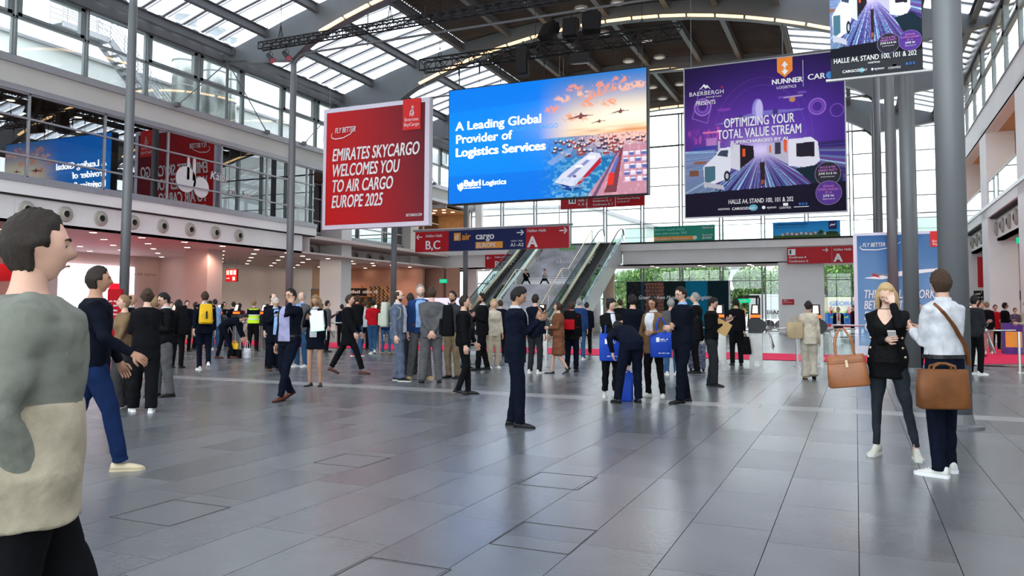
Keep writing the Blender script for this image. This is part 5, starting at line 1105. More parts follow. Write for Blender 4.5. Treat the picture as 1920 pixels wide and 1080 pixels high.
t=thing('parked_truck','white parked trailer lettered TRANSPORT left of the broad pillar','truck',(0,0,0)); a=aty(1405,600,66.5); c=aty(1462,600,66.5); b=MB(); b.box((a.x,66.5,.9),(c.x,69,2.9)); b.build('box_body',mat('truck_white',(.75,.76,.76),.5,var=.03),t); text('TRANSPORT',(aty(1436,600,66.4).x,66.45,1.3),.32,M_dark,t,bold=.02); b=MB(); 
for k in range(4): b.cyl((a.x+.6+k*.9,66.5,.40),(a.x+.6+k*.9,66.9,.40),.44,n=16)
b.build('wheels',M_rubber,t); b=MB(); b.box((a.x-1.6,66.4,.3),(a.x-.3,66.6,1.7)); b.build('orange_panel',M_orangeprint,t)
mb=MB(); mb.box((XR+11,60,0),(XR+20,61,12)); 
# ================================================================= people
def ground_dir(px):       # unit vector on the floor from the eye towards pixel column px
    r=ray(px,587); return Vector((r.x,r.y,0)).normalized()
SKIN={k:mat('skin_%s'%k,c,.5,var=.06,vscale=12,spec=.35) for k,c in dict(light=(.58,.34,.25),fair=(.66,.42,.32),tan=(.40,.21,.13),olive=(.48,.28,.19),dark=(.16,.08,.05)).items()}
def cloth(name,c,r=.85,var=.18,bump=.35): return mat('cloth_'+name,c,r,var=var,vscale=9,bump=bump,bscale=22,spec=.08)
HAIR={k:mat('hair_%s'%k,c,.55,var=.35,vscale=40,bump=.5,bscale=90,stretch=(6,6,1)) for k,c in dict(black=(.012,.010,.010),brown=(.05,.028,.016),dark=(.025,.018,.014),blonde=(.55,.38,.19),darkblonde=(.26,.16,.08),grey=(.28,.27,.26),white=(.5,.5,.48)).items()}
M_eye=mat('eye_dark',(.02,.015,.012),.2,var=0); M_eyew=mat('eye_white',(.42,.38,.35),.35,var=0); M_lip=mat('lips',(.42,.13,.11),.45,var=.05)
def remesh(mb,vox,smooth=6,name='x',fac=.5):
    me=mb.mesh('tmp'); ob=bpy.data.objects.new('tmp',me); COL.objects.link(ob)
    m=ob.modifiers.new('r','REMESH'); m.mode='VOXEL'; m.voxel_size=vox; m.use_smooth_shade=True
    if smooth: s=ob.modifiers.new('s','SMOOTH'); s.iterations=smooth; s.factor=fac
    out=bpy.data.meshes.new_from_object(ob.evaluated_get(bpy.context.evaluated_depsgraph_get()))
    bpy.data.objects.remove(ob); bpy.data.meshes.remove(me); out.name=name; return out
def folds(me,s,name):
    n=len(me.vertices); co=np.empty(n*3,np.float32); me.vertices.foreach_get('co',co); co=co.reshape(-1,3); nn=np.empty(n*3,np.float32); me.vertices.foreach_get('normal',nn); nn=nn.reshape(-1,3)
    x,y,z=co.T/s; ph=len(me.vertices)*.37%6.3; S=np.sin
    a=S(9*z+14*x*(1+.4*S(5*z))+3*S(7*y+ph)+2.5*S(6*x-4*z+ph)); b=S(17*z-8*x+9*y+2.2*S(8*x+ph)+2.8*S(5*z-6*y)); c=S(31*z+12*x*S(3*z+ph)+2*S(13*y))
    m=.5+.5*S(5.3*x+4.1*z+ph)*S(3.7*y-6.1*z+1.3*ph)
    d=(.0065*(np.abs(a)**.55-.75)+.0055*(np.abs(b)**.5-.75)*m+.0028*c*m)*(1.5 if name in('trousers','coat','shirt') else 1.15)
    co+=nn*(d*s)[:,None]; me.vertices.foreach_set('co',co.ravel().astype(np.float32)); me.update()
def joinmesh(mes,name,mats,smooth=True):
    bm=bmesh.new()
    for me in mes: bm.from_mesh(me)
    o=bpy.data.meshes.new(name); bm.to_mesh(o); bm.free()
    for m in mats: o.materials.append(m)
    if smooth: o.polygons.foreach_set('use_smooth',[True]*len(o.polygons))
    return o
def head_pt(az,el,female=0):    # az: 0 = face (+y), el -1..1 ; unit metres for a 1.75 m person, centre of skull at 0
    ce=math.cos(el*PI/2); x=math.sin(az)*ce; y=math.cos(az)*ce; z=math.sin(el*PI/2)
    X=x*.076; Y=y*.096; Z=z*.118
    if z<0: f=1+z*.32; X*=f; Y*=(1+z*.10 if y>0 else 1+z*.30)
    if y<0: Y*=1.02
    g=lambda cx,cz,sx,sz: math.exp(-((x-cx)/sx)**2-((z-cz)/sz)**2) if y>0 else 0
    Y+= .024*g(0,-.22,.10,.14)+.012*g(0,-.05,.09,.18)            # nose
    Y+= .006*g(0,.18,.5,.10)                                  # brow
    Y-= .011*(g(.34,.03,.16,.11)+g(-.34,.03,.16,.11))         # eye sockets
    Y+= .009*g(0,-.54,.26,.09)-.004*g(0,-.41,.3,.05)          # lips
    Y+= .012*g(0,-.86,.35,.16)                                # chin
    Y+= .004*(g(.42,-.22,.2,.16)+g(-.42,-.22,.2,.16))
    if y>-.25 and abs(x)>.8:                                  # ears
        e=math.exp(-((y+.05)/.2)**2-((z+.02)/.22)**2); X+=math.copysign(.018*e,x); Y-=.006*e
    return X,Y,Z
_hg=None
def head_mesh(M,s,lod,female):
    n,m=(40,32) if lod==0 else (24,20); mb=MB(); vs=[];fs=[]
    for i in range(m+1):
        el=1-2*i/m
        for k in range(n): X,Y,Z=head_pt(2*PI*k/n,el); vs.append(M@Vector((X*s,Y*s,Z*s)))
    for i in range(m):
        for k in range(n): k2=(k+1)%n; fs.append((i*n+k,(i+1)*n+k,(i+1)*n+k2,i*n+k2))
    mb.add(vs,fs); return mb.mesh('h',fix=False)
def hair_mesh(M,s,lod,style):
    n,m=(40,30) if lod==0 else (24,18); vs=[];fs=[]; ok={}
    R=np.random.RandomState(len(style)+3)
    for i in range(m+1):
        el=1-2*i/m
        for k in range(n):
            az=2*PI*k/n; a=az if az<=PI else 2*PI-az   # 0 front .. PI back
            X,Y,Z=head_pt(az,el)
            if style=='bald': lim=(-.40 if a>1.7 else .0) if a>1.15 else 9; top=.50
            else: top=9; lim=(.52-.06*math.cos(az*2) if a<.75 else (.30 if a<1.15 else (-.02 if a<1.6 else -.52)))
            if style in('long','bun','bob') and a>1.3: lim=-.62
            d=el-lim; th=.013 if style!='long' else .018
            if style=='quiff' and el>.3: th+=.014*min(1,(el-.3)*3)*(1-a/PI*.7)
            if style=='bun': th=.012
            if style=='bob': th=.03
            t=max(-1,min(1,d/.10,((top-el)/.12 if style=='bald' else 9))); f=1+ (th*t+.002*R.randn()*(t>0))/max(.03,math.sqrt(X*X+Y*Y+Z*Z))
            if el>top+.12: f=.97
            vs.append(M@Vector((X*f*s,Y*f*s,Z*f*s))); ok[(i,k)]=d>-.12 and el<top+.14
    for i in range(m):
        for k in range(n):
            k2=(k+1)%n
            if ok[(i,k)] or ok[(i+1,k)] or ok[(i,k2)]: fs.append((i*n+k,(i+1)*n+k,(i+1)*n+k2,i*n+k2))
    mb=MB(); mb.add(vs,fs)
    if style in('bun',): mb.ell(M@Vector((0,-.105*s,.045*s)),(.042*s,.042*s,.04*s),12,8)
    if style=='clip': mb.ell(M@Vector((0,-.10*s,.0)),(.045*s,.05*s,.06*s),12,8)
    if style in('long','ponytail'):
        for q in range(34 if style=='long' else 3):
            if style=='long': az=1.02+ (2*PI-2.04)*q/33; L=.27+.03*R.rand()
            else: az=PI+.1*(q-1); L=.28
            X,Y,Z=head_pt(az,.25); x2,y2=math.sin(az)*.085,math.cos(az)*.085-.012
            pts=[(X*.98,Y*.98,Z),(x2*1.12,y2*1.12,-.02),(x2*1.18,y2*1.08,-.10),(x2*1.22+.004*R.randn(),y2*1.1+.004*R.randn(),-.19),(x2*1.2,y2*1.15,-L)]
            mb.tube([M@(Vector(p)*s) for p in pts],[.016*s,.021*s,.021*s,.018*s,.006*s],7)
    return mb.mesh('hair',fix=False)
def two_bone(a,t,l1,l2,hint):
    a=Vector(a);t=Vector(t); d=t-a; D=d.length; D2=min(D,(l1+l2)*.998); d=d.normalized(); 
    ca=max(-1,min(1,(l1*l1+D2*D2-l2*l2)/(2*l1*D2))); h=(Vector(hint)-d*Vector(hint).dot(d)); 
    h=h.normalized() if h.length>1e-4 else Vector((0,1,0))
    k=a+d*l1*ca+h*l1*math.sqrt(max(0,1-ca*ca)); return k,a+d*D2
def hand_into(mb,w,d,nrm,s,side,curl=.5,lod=0):
    """palm + four fingers + thumb; w wrist, d direction of the hand, nrm palm normal, side +1 if the thumb lies to d x nrm"""
    w=Vector(w);d=Vector(d).normalized();nrm=Vector(nrm); nrm=(nrm-d*nrm.dot(d)).normalized(); a=d.cross(nrm)*side
    L=.090*s
    R=[]
    for f,ww,tt in ((-.2,.026,.022),(.15,.034,.018),(.6,.042,.016),(1.0,.041,.012)):
        c=w+d*L*f; R.append([c+a*ww*s*math.cos(q)+nrm*tt*s*math.sin(q) for q in np.linspace(0,2*PI,10,endpoint=False)])
    mb.rings(R)
    for k,(o,ln) in enumerate(((.031,.070),(.010,.080),(-.011,.074),(-.031,.058))):
        p=w+d*L*.93+a*o*s; dd=d.copy(); pts=[p-d*.015*s,p]
        for j in range(3):
            ang=curl*(.45+.35*j); dd=(dd*math.cos(ang)+nrm*math.sin(ang)).normalized(); p=p+dd*ln*s*(.42,.32,.26)[j]; pts.append(p)
        mb.tube(pts,[.0095*s,.0100*s,.0092*s,.0085*s,.0065*s],6)
    p=w+d*L*.25+a*.030*s; dd=(d*.75+a*.65+nrm*.2).normalized(); pts=[p-a*.012*s,p+dd*.02*s]; p=p+dd*.035*s; pts.append(p); dd=(d+nrm*curl*.9+a*.12).normalized(); pts.append(p+dd*.03*s); pts.append(p+dd*.052*s)
    mb.tube(pts,[.013*s,.0125*s,.0115*s,.0105*s,.0075*s],6)
TORSO=[(-.14,.135,.095,.10),(0,.168,.11,.118),(.18,.162,.108,.108),(.40,.150,.105,.098),(.62,.165,.115,.105),(.78,.180,.112,.105),(.86,.172,.10,.10),(.92,.140,.085,.09),(.97,.100,.07,.075),(1.0,.068,.06,.062)]
def person(label,px,py,head,face=0,**P):
    """px,py: feet centre in the photograph; head: pixel row of the crown (or None with h=height)"""
    g=P.get('gz',0); pos=atz(px,py,g) if 'pos' not in P else Vector(P['pos'])
    if 'h' in P: h=P['h']
    else:
        lo_,hi=1.0,2.3
        q=ROT.transposed()
        def row(z): c=q@(pos+Vector((0,0,z))-Vector((0,0,EYE))); return CY+F_PX*c.y/c.z
        for _ in range(30):
            mid=(lo_+hi)/2
            if row(mid)>head: lo_=mid
            else: hi=mid
        h=lo_
    s=h/1.75; D=(pos-Vector((0,0,0))).length; lod=0 if D<11.5 else (1 if D<20 else 2); vox=(.0125,.019,.027)[lod]*s
    sd=ground_dir(px); a=math.radians(face); fw=(-sd)*math.cos(a)+Vector((sd.y,-sd.x,0))*math.sin(a); rz=math.atan2(fw.y,fw.x)-PI/2
    t=thing('person',label,'person',pos,P.get('group'),rz)
    fem=P.get('fem',0); lean=math.radians(P.get('lean',0)); hipdrop=P.get('hipdrop',0)
    skin=SKIN[P.get('skin','light')]; 
    sw=.90 if fem else 1.0      # shoulder factor
    w_=P.get('wide',1.0)
    hipz=.93-hipdrop; hip=Vector((0,P.get('hipy',-.22*math.sin(lean) if lean>.6 else 0),hipz))
    # spine
    N=24; c=hip.copy(); C=[(c.copy(),Vector((0,math.sin(lean*.25),math.cos(lean*.25))))]
    Ls=.55
    for i in range(1,N+1):
        f=i/N; th=lean*(.35+.65*min(1,f*1.6)) if lean>.6 else lean*f; u=Vector((0,math.sin(th),math.cos(th))); c=c+u*Ls/N; C.append((c.copy(),u))
    def sp(tt):
        if tt<=0: return hip+Vector((0,0,1))*(tt*Ls),Vector((0,0,1)) if lean<.6 else C[0][1]
        x=min(1,tt)*N; i=min(N-1,int(x)); p=C[i][0].lerp(C[i+1][0],x-i); return p,C[i][1]
    def prof(tt):
        for (t0,*A),(t1,*B) in zip(TORSO[:-1],TORSO[1:]):
            if tt<=t1: f=max(0,(tt-t0)/(t1-t0)); return [A[k]*(1-f)+B[k]*f for k in range(3)]
        return TORSO[-1][1:]
    def ring(tt,off=0,n=24,wx=1.0,dx=1.0,flare=0):
        p,u=sp(tt); w,df,db=prof(max(-.14,tt)); 
        if fem:
            w*=.90 if tt>.5 else (.86 if tt>.25 else .99)
            if .5<tt<.8: df+=.028*math.sin((tt-.5)/.3*PI)
        w*=w_; df*=w_*P.get('belly',1.0) if tt<.7 else w_; db*=w_
        r=Vector((1,0,0)); f=u.cross(r)*-1; 
        if f.dot(Vector((0,1,-.5)))<0: f=-f
        out=[]
        for k in range(n):
            a=2*PI*k/n; cs,sn=math.cos(a),math.sin(a); e=.82
            X=math.copysign(abs(sn)**e,sn)*(w*wx+off+flare); Y=math.copysign(abs(cs)**e,cs)*((df if cs>0 else db)*dx+off+flare*.8)
            out.append((p+r*X+f*Y)*s)
        return out
    def ringpt(tt,a,off):
        n=72; return ring(tt,off,n)[int(round(a/(2*PI)*n))%n]
    # limbs
    feet=P.get('feet',[(-.11,0,0),(.11,.03,0)])   # x,y,(lift)
    hj=[hip+Vector((-.085,0,-.01)),hip+Vector((.085,0,-.01))]; legs=[]
    for k,(j,ft) in enumerate(zip(hj,feet)):
        lift=ft[2] if len(ft)>2 else 0; heel=ft[3] if len(ft)>3 else 0
        an=Vector((ft[0],ft[1]-.03+ .06*heel,.085+lift+.09*heel)); kn,an=two_bone(j,an,.425,.415,(.12*(-1,1)[k],1,0)); legs.append((j,kn,an,heel))
    shp,shu=sp(.86); shw=.168*sw*w_
    sj=[shp+Vector((-shw,0,0)),shp+Vector((shw,0,0))]
    hands=P.get('hands',['down','down'])
    PRE=dict(down=(.235,.05,.78),downf=(.22,.20,.80),downb=(.22,-.18,.80),pocket=(.165,.03,.91),phone=(.07,.29,1.28),phoneh=(.06,.28,1.32),phone2=(-.02,.30,1.25),cross=(-.08,.15,1.12),cross2=(-.06,.19,1.15),behind=(.02,-.17,.93),face=(.05,.17,1.56),brow=(.07,.17,1.53),bag=(.20,.16,1.02),swing=(.24,.22,.86),swingb=(.24,-.24,.86),chest=(.08,.22,1.22),knee=(.12,.42,.60),reach=(.12,.45,.30),hip=(.26,.02,1.02),elbowout=(.10,.24,1.12))
    arms=[]
    for k in (0,1):
        sgn=(-1,1)[k]; v=PRE[hands[k]] if isinstance(hands[k],str) else hands[k]; T=Vector((v[0]*sgn,v[1],v[2]))
        hint=Vector((sgn*.55,-1,-.35)); 
        if hands[k] in('face','brow') or (not isinstance(hands[k],str) and v[2]>1.45): hint=Vector((sgn*.35,.3,-1))
        if hands[k] in('behind',): hint=Vector((sgn*1.0,-.55,0))
        if hands[k] in('pocket','hip'): hint=Vector((sgn*.7,-1,0))
        dirw=(T-sj[k]); 
        el,wr=two_bone(sj[k],T,.295,.255,hint); arms.append((sj[k],el,wr))
    # head frame
    nb,nu=sp(1.0); ht=P.get('turn',0); nod=P.get('nod',0); th=lean*(.75 if lean>.6 else .6)
    up=Vector((0,math.sin(th*.8),math.cos(th*.8))); hc=nb+up*.146+Vector((0,.018,0))
    Rm=Matrix.Rotation(math.radians(-ht),3,'Z')@Matrix.Rotation(-math.radians(nod)-th*.8,3,'X'); M=Matrix.Translation(hc*s+Vector((0,math.sin(math.radians(nod))*.03*s,-abs(math.sin(math.radians(nod)))*.015*s)))@Rm.to_4x4()
    # ---- body: one continuous surface under the clothes
    bd=MB(); sl=.80
    bd.rings([ring(tt,-.018) for tt in (-.12,0,.2,.4,.6,.8,.9,.97)])
    nk=.049*(.88 if fem else 1); bd.tube([nb*s-nu*.04*s,(nb+nu*.02)*s,(hc+Vector((0,-.012,-.05)))*s,(hc+Vector((0,-.01,-.0)))*s],[.075*s,nk*1.1*s,nk*s,nk*s],14)
    bare=P.get('bare',None)
    lf=(.95 if fem else 1)*(.72 if (P.get('bottom') or ('',))[0]=='trousers' else 1)
    for j,k_,a_,_h in legs: bd.tube([x*s for x in (j,j.lerp(k_,.5),k_,k_.lerp(a_,.3),k_.lerp(a_,.7),a_+Vector((0,0,-.03)))],[x*s*lf for x in (.075,.066,.050,.052,.038,.034)],12)
    for j,e_,w__ in arms: bd.tube([x*s for x in (j,j.lerp(e_,.5),e_,e_.lerp(w__,.35),w__)],[x*s*(.85 if fem else 1) for x in (.046,.040,.034,.034,.024)],10)
    core=remesh(bd,vox,4)
    hb=MB()
    for k,(j,e_,w__) in enumerate(arms):
        sgn=(-1,1)[k]; d=(w__-e_).normalized(); hn=hands[k]
        nrm=Vector((-sgn,0,0)) if d.z<-.6 else (Vector((0,0,1)) if hn in('phone','phone2','phoneh','bag') else (Vector((0,-1,.2)) if hn in('face','brow','chest') else Vector((-sgn*.5,-.6,0))))
        if hn=='behind': nrm=Vector((0,1,0))
        hand_into(hb,w__*s,d,nrm,s*(.92 if fem else 1.0),sgn*(1 if d.z<-.6 else -1),P.get('curl',(.55,.55))[k],lod)
    body=joinmesh([core,head_mesh(M,s*(.92 if fem else .955),lod,fem),hb.mesh('hands',fix=False)],'body',[skin]); link('body',body,t)
    # ---- clothing
    def part(mb,name,m,smooth=3,remesh_=True,v=vox):
        me=remesh(mb,v,smooth) if remesh_ else mb.mesh(name)
        if remesh_ and lod<2: folds(me,s,name)
        me.name=name; me.materials.clear(); me.materials.append(m); me.polygons.foreach_set('use_smooth',[True]*len(me.polygons)); return link(name,me,t)
    low=P.get('bottom',None)   # (kind,colour material, looseness)
    if low:
        kind,m,loose=low; b=MB()
        if kind=='trousers':
            b.rings([ring(tt,.012+.4*loose if tt<.05 else .008) for tt in (-.13,-.05,.05,.14,.2)])
            hemr=P.get('hem',.052)+loose
            for j,k_,a_,_h in legs:
                e=a_+Vector((0,0,P.get('hemz',-.035))); b.tube([x*s for x in (j+Vector((0,0,.03)),j.lerp(k_,.25),j.lerp(k_,.6),k_,k_.lerp(e,.5),e.lerp(k_,.08),e)],[x*s for x in (.098,.094+loose*.6,.078+loose*.8,.063+loose,.056+loose,hemr,hemr+.003)],14,up=(0,1,0))
            part(b,'trousers',m)
        elif kind=='skirt':
            L=loose; bm_=[]
            for f in np.linspace(0,1,7):
                tt=.12-f*L/.55; fl=P.get('flare',.02)*f; bm_.append(ring(max(tt,-3),.012,wx=1,flare=fl+(.01 if f>.2 else 0)))
            b.rings(bm_); part(b,'skirt',m)
    und=P.get('under',None)
    if und:
        b=MB(); b.rings([ring(tt,.045,flare=(-tt*.05 if tt<0 else 0)) for tt in np.linspace(und[1],.4,8)]); part(b,'long_shirt',und[0])
    topk=P.get('top',None)
    if topk:
        kind,m=topk[0],topk[1]; hem=topk[2] if len(topk)>2 else {'jacket':-.25,'shirt':-.02,'coat':-1.1,'vest':-.05,'sweater':-.08}[kind]
        off={'jacket':.024,'shirt':.016,'coat':.034,'vest':.03,'sweater':.022}[kind]; b=MB(); ts=list(np.linspace(hem,0,max(3,int(-hem*8)+2)))[:-1]+[0,.18,.4,.62,.78,.88,.94,.985]
        b.rings([ring(tt,off*(.55 if tt>.93 else 1)+(.006 if tt>.6 and tt<.9 else 0),flare=(-(tt))*(.07 if kind!='coat' else .06)*(1 if tt<0 else 0)) for tt in ts])
        ml=P.get('sleeve',1.0); ar={'jacket':(.068,.060,.052,.046,.041),'coat':(.078,.068,.06,.055,.05),'shirt':(.060,.052,.046,.041,.034),'vest':(.060,.052,.046,.041,.034),'sweater':(.066,.058,.05,.044,.036)}[kind]
        for k,(j,e_,w__) in enumerate(arms):
            end=w__ if ml>=1 else (e_.lerp(w__,max(0,ml*2-1)) if ml>.5 else j.lerp(e_,ml*2)); 
            pts=[j+Vector((-.06*(-1,1)[k],0,.005)),j,j.lerp(e_,.5)]+([e_,e_.lerp(end,.5),end-(w__-e_).normalized()*.012] if ml>.5 else [end])
            rr=[ar[0]*.95,ar[0],ar[1],ar[2],ar[3],ar[4]][:len(pts)]; b.tube([x*s for x in pts],[x*s*(.88 if fem else 1)*P.get('slv',1) for x in rr],12)
        part(b,{'jacket':'jacket','shirt':'shirt','coat':'coat','vest':'shirt','sweater':'jumper'}[kind],m)
        if kind=='vest':
            b=MB(); b.rings([ring(tt,.034) for tt in (0.0,.2,.4,.62,.8,.9,.95)]); part(b,'safety_vest',topk[3],3)
            for tt in (.25,.50): b=MB(); b.rings([ring(tt,.044),ring(tt+.07,.044)],cap=False); b.build('reflective_band',mat('reflective',(.6,.62,.6),.3,var=.05),t)
    def patch(name,m,t0,t1,f0,off,n=8,nt=8,side=None):
        vs=[];fs=[]
        for i in range(nt+1):
            tt=t0+(t1-t0)*i/nt; a0,a1=f0(i/nt)
            for k in range(n+1):
                a=a0+(a1-a0)*k/n; p0=ring(tt,off,96); x=(a/(2*PI)*96)%96; q=int(x); vs.append(p0[q].lerp(p0[(q+1)%96],x-q))
        for i in range(nt):
            for k in range(n): c_=i*(n+1)+k; fs.append((c_,c_+1,c_+n+2,c_+n+1))
        b=MB(); b.add(vs,fs); o=b.build(name,m,t,smooth=True,fix=False); return o
    # shirt front visible in the jacket opening
    sf=P.get('shirtfront',None)   # (material, t bottom, half angle top, half angle bottom)
    if sf: patch('shirt_front',sf[0],sf[1],.955,lambda f:(-(sf[3]+(sf[2]-sf[3])*f),(sf[3]+(sf[2]-sf[3])*f)),.042)
    if P.get('tie'): patch('tie',P['tie'],.3,.95,lambda f:(-.10+.06*f,.10-.06*f),.050,2,8)
    if P.get('vneck'): patch('neckline',skin,.70,.975,lambda f:(-.02-.42*f,.02+.42*f),.047)
    if (sf and not P.get('vneck')) or P.get('collar'):
        m=P.get('collar') or sf[0]; b=MB(); R=[]
        for q,r_,dy in ((-.012,.074,0),(.026,.061,.0)): 
            cc=(nb+nu*(q+.0))*s; R.append([cc+Vector((math.sin(a)*r_*s,math.cos(a)*r_*s*1.05,(-.012*s if math.cos(a)>.7 else 0))) for a in np.linspace(0,2*PI,18,endpoint=False)])
        b.rings(R,cap=False); b.build('collar',m,t,smooth=True)
    if sf and lod<2 and topk[0]=='jacket':
        for sg in (-1,1): patch('lapel',topk[1],.32,.93,lambda f,sg=sg:((sg*(sf[3]+(sf[2]-sf[3])*f),sg*(sf[3]+(sf[2]-sf[3])*f+.30*math.sin(PI*min(1,f*.9+.12))))),.042,3,8)
    if P.get('belt'): b=MB(); b.rings([ring(.10,.026),ring(.16,.026)],cap=False); b.build('belt',P['belt'],t)
    # ---- shoes
    shc,shk=P.get('shoes',(M_black,'dress')); sole=P.get('sole',M_white if shk=='sneaker' else M_black); fa=P.get('splay',8)
    for k,(j,k_,a_,heel) in enumerate(legs):
        sg=(-1,1)[k]; an=a_*s; yaw=math.radians(-sg*fa); lift=(feet[k][2] if len(feet[k])>2 else 0)*s
        pit=heel*.75; Rz=Matrix.Rotation(yaw,3,'Z')@Matrix.Rotation(-pit,3,'X')
        def F(x,y,z): v=Rz@Vector((x*s*(.9 if fem else 1),y*s*(.9 if fem else 1),z*s)); return Vector((an.x,an.y,lift))+Vector((0,.0,0))+v+Vector((0,-.17*(1-math.cos(pit))*s,(.17*math.sin(pit))*s))
        hh=.095 if shk in('sneaker','high') else .075; hh=.13 if shk=='high' else hh; lowt=shk=='flat'
        prof_=[(-.075,.024,.03,hh*.75),(-.065,.034,.0,hh),(-.02,.037,0,hh if not lowt else .05),(.03,.038,0,hh*.85 if not lowt else .03),(.08,.044,0,.062 if not lowt else .028),(.13,.047,0,.050 if not lowt else .03),(.165,.040,0,.040 if not lowt else .028),(.19,.020,.006,.026)]
        b=MB(); R=[]
        for (y,w,z0,z1) in prof_:
            z0=.018; R.append([F(math.cos(q)*w,y,z0+(z1-z0)*max(0,math.sin(q))**.8 if math.sin(q)>0 else z0) for q in np.linspace(0,2*PI,14,endpoint=False)])
        b.rings(R); b.build('shoe',shc,t,smooth=True)
        b=MB(); so=.028 if shk in('sneaker','high') else .018
        O=[(-.082,.02),(-.07,.036),(-.02,.040),(.03,.040),(.08,.048),(.13,.050),(.17,.042),(.198,.016)]; O=[(x,y) for y,x in O]+[(-x,y) for y,x in O[::-1]]
        b.rings([[F(x,y,0) for x,y in O],[F(x,y,so) for x,y in O]]); b.build('sole',sole,t)
        if shk in('sneaker','high') and lod==0:
            b=MB(); 
            for q in range(4): y=.055+q*.022-(.02 if shk=='high' else 0); z=(.085-.011*q)*(1.25 if shk=='high' else 1); b.tube([F(-.02,y,z-.01),F(0,y,z),F(.02,y,z-.01)],.004*s,5)
            b.build('laces',P.get('lace',M_white),t)
    # ---- hair and face
    st_=P.get('hair',('dark','short'))
    if st_: me=hair_mesh(M,s*(.92 if fem else .955),lod,st_[1]); me.materials.append(HAIR[st_[0]]); me.polygons.foreach_set('use_smooth',[True]*len(me.polygons)); link('hair',me,t)
    if P.get('facev',1) and lod<2 or P.get('facev')==2:
        q=s*(.92 if fem else .955); b=MB(); e=MB()
        for sg in (-1,1):
            e.ell(M@Vector((sg*.029*q,.0775*q,.005*q)),(.0115*q,.006*q,.0045*q),8,6); b.ell(M@Vector((sg*.029*q,.083*q,.0045*q)),(.0052*q,.003*q,.0046*q),8,6)
        e.build('eye_whites',M_eyew,t,smooth=True); b.build('eyes',M_eye,t,smooth=True)
        b=MB()
        for sg in (-1,1): b.tube([M@(Vector(p)*q) for p in ((sg*.012,.0965,.024),(sg*.03,.093,.030),(sg*.047,.078,.024))],[.0035*q,.004*q,.002*q],6)
        b.build('eyebrows',HAIR[st_[0] if st_ else 'dark'],t)
        b=MB(); b.tube([M@(Vector(p)*q) for p in ((-.024,.083,-.062),(-.008,.0945,-.060),(.008,.0945,-.060),(.024,.083,-.062))],[.002*q,.0045*q,.0045*q,.002*q],6); b.build('mouth',M_lip if fem else mat('lips_dull',(.36,.17,.13),.5,var=.05),t)
        if P.get('beard'):
            b=MB(); vs=[];n=20;rows_=[-.30,-.45,-.6,-.75,-.88]
            for el in rows_:
                for k in range(n+1):
                    az=-1.45+2.9*k/n; X,Y,Z=head_pt(az,el); 
                    f=1+ (.006 if not(abs(az)<.32 and el>-.52) else -.03)/.1; vs.append(M@Vector((X*f*q,Y*f*q,Z*f*q)))
            b.add(vs,[(i*(n+1)+k,i*(n+1)+k+1,(i+1)*(n+1)+k+1,(i+1)*(n+1)+k) for i in range(len(rows_)-1) for k in range(n)]); b.build('beard',HAIR[P['beard']],t,smooth=True)
    if P.get('glasses'):
        q=s*(.92 if fem else .955); b=MB()
        for sg in (-1,1):
            b.tube([M@(Vector((sg*.031+math.cos(w)*.022,.100,.004+math.sin(w)*.017))*q) for w in np.linspace(0,2*PI,13)],.0022*q,5); b.tube([M@(Vector(p)*q) for p in ((sg*.053,.098,.010),(sg*.080,.0,.008))],.0022*q,5)
        b.tube([M@(Vector(p)*q) for p in ((-.010,.101,.008),(.010,.101,.008))],.002*q,5); b.build('glasses',M_black,t)
    if P.get('cap'):
        q=s; b=MB(); R=[[M@Vector((math.sin(w)*.088*f*q,(math.cos(w)*.105*f)*q,z*q)) for w in np.linspace(0,2*PI,20,endpoint=False)] for f,z in ((1,.05),(1,.08),(.85,.115),(.4,.135))]; b.rings(R); b.add([M@Vector((x*q,y*q,.05*q)) for x,y in ((-.06,.09),(.06,.09),(.05,.16),(-.05,.16))],[(0,1,2,3)]); b.build('cap',P['cap'],t,smooth=True)
    t['_s']=s
    W_=Matrix.Translation(pos)@Matrix.Rotation(rz,4,'Z')
    info=dict(root=t,s=s,W=W_,arms=[[W_@(x*s) for x in A] for A in arms],legs=legs,ring=lambda tt,a,off: W_@ringpt(tt,a,off),sp=lambda tt: W_@(sp(tt)[0]*s),R=W_.to_3x3(),rz=rz,hc=W_@(M@Vector((0,0,0))),hd=[(W_@(A[2]*s),(W_.to_3x3()@(A[2]-A[1])).normalized()) for A in arms])
    del t['_s']
    return info
# ---- things people carry -------------------------------------------------
def phone(p,k,label,m=None,tilt=0):
    w,d=p['hd'][k]; R=p['R']; n=R@Vector((0,-.55,.83)); c=w+d*.105*p['s']+R@Vector((0,.0,.028)); u=(R@Vector((0,.83,.55))); r=u.cross(n)
    mb=MB(); 
    def V(x,y,z): return c+r*x+u*y+n*z
    for (x0,y0,z0,x1,y1,z1,mi) in ((-.037,-.075,-.004,.037,.075,.004,0),(-.033,-.07,.0041,.033,.07,.0048,1)):
        vs=[V(x0,y0,z0),V(x1,y0,z0),V(x1,y1,z0),V(x0,y1,z0),V(x0,y0,z1),V(x1,y0,z1),V(x1,y1,z1),V(x0,y1,z1)]; mb.add([v-c for v in vs],[(0,3,2,1),(4,5,6,7),(0,1,5,4),(1,2,6,5),(2,3,7,6),(3,0,4,7)],mi)
    t=thing('phone',label,'phone',c); me=MB(); me.v=mb.v[:8];me.f=mb.f[:6];me.m=[0]*6; me.build('case',m or M_black,t); me=MB(); me.v=mb.v[8:]; me.f=[tuple(i-8 for i in f) for f in mb.f[6:]]; me.m=[0]*6; me.build('screen',mat('phone_screen',(.5,.6,.75),.2,var=0,emit=.25),t)
    return t
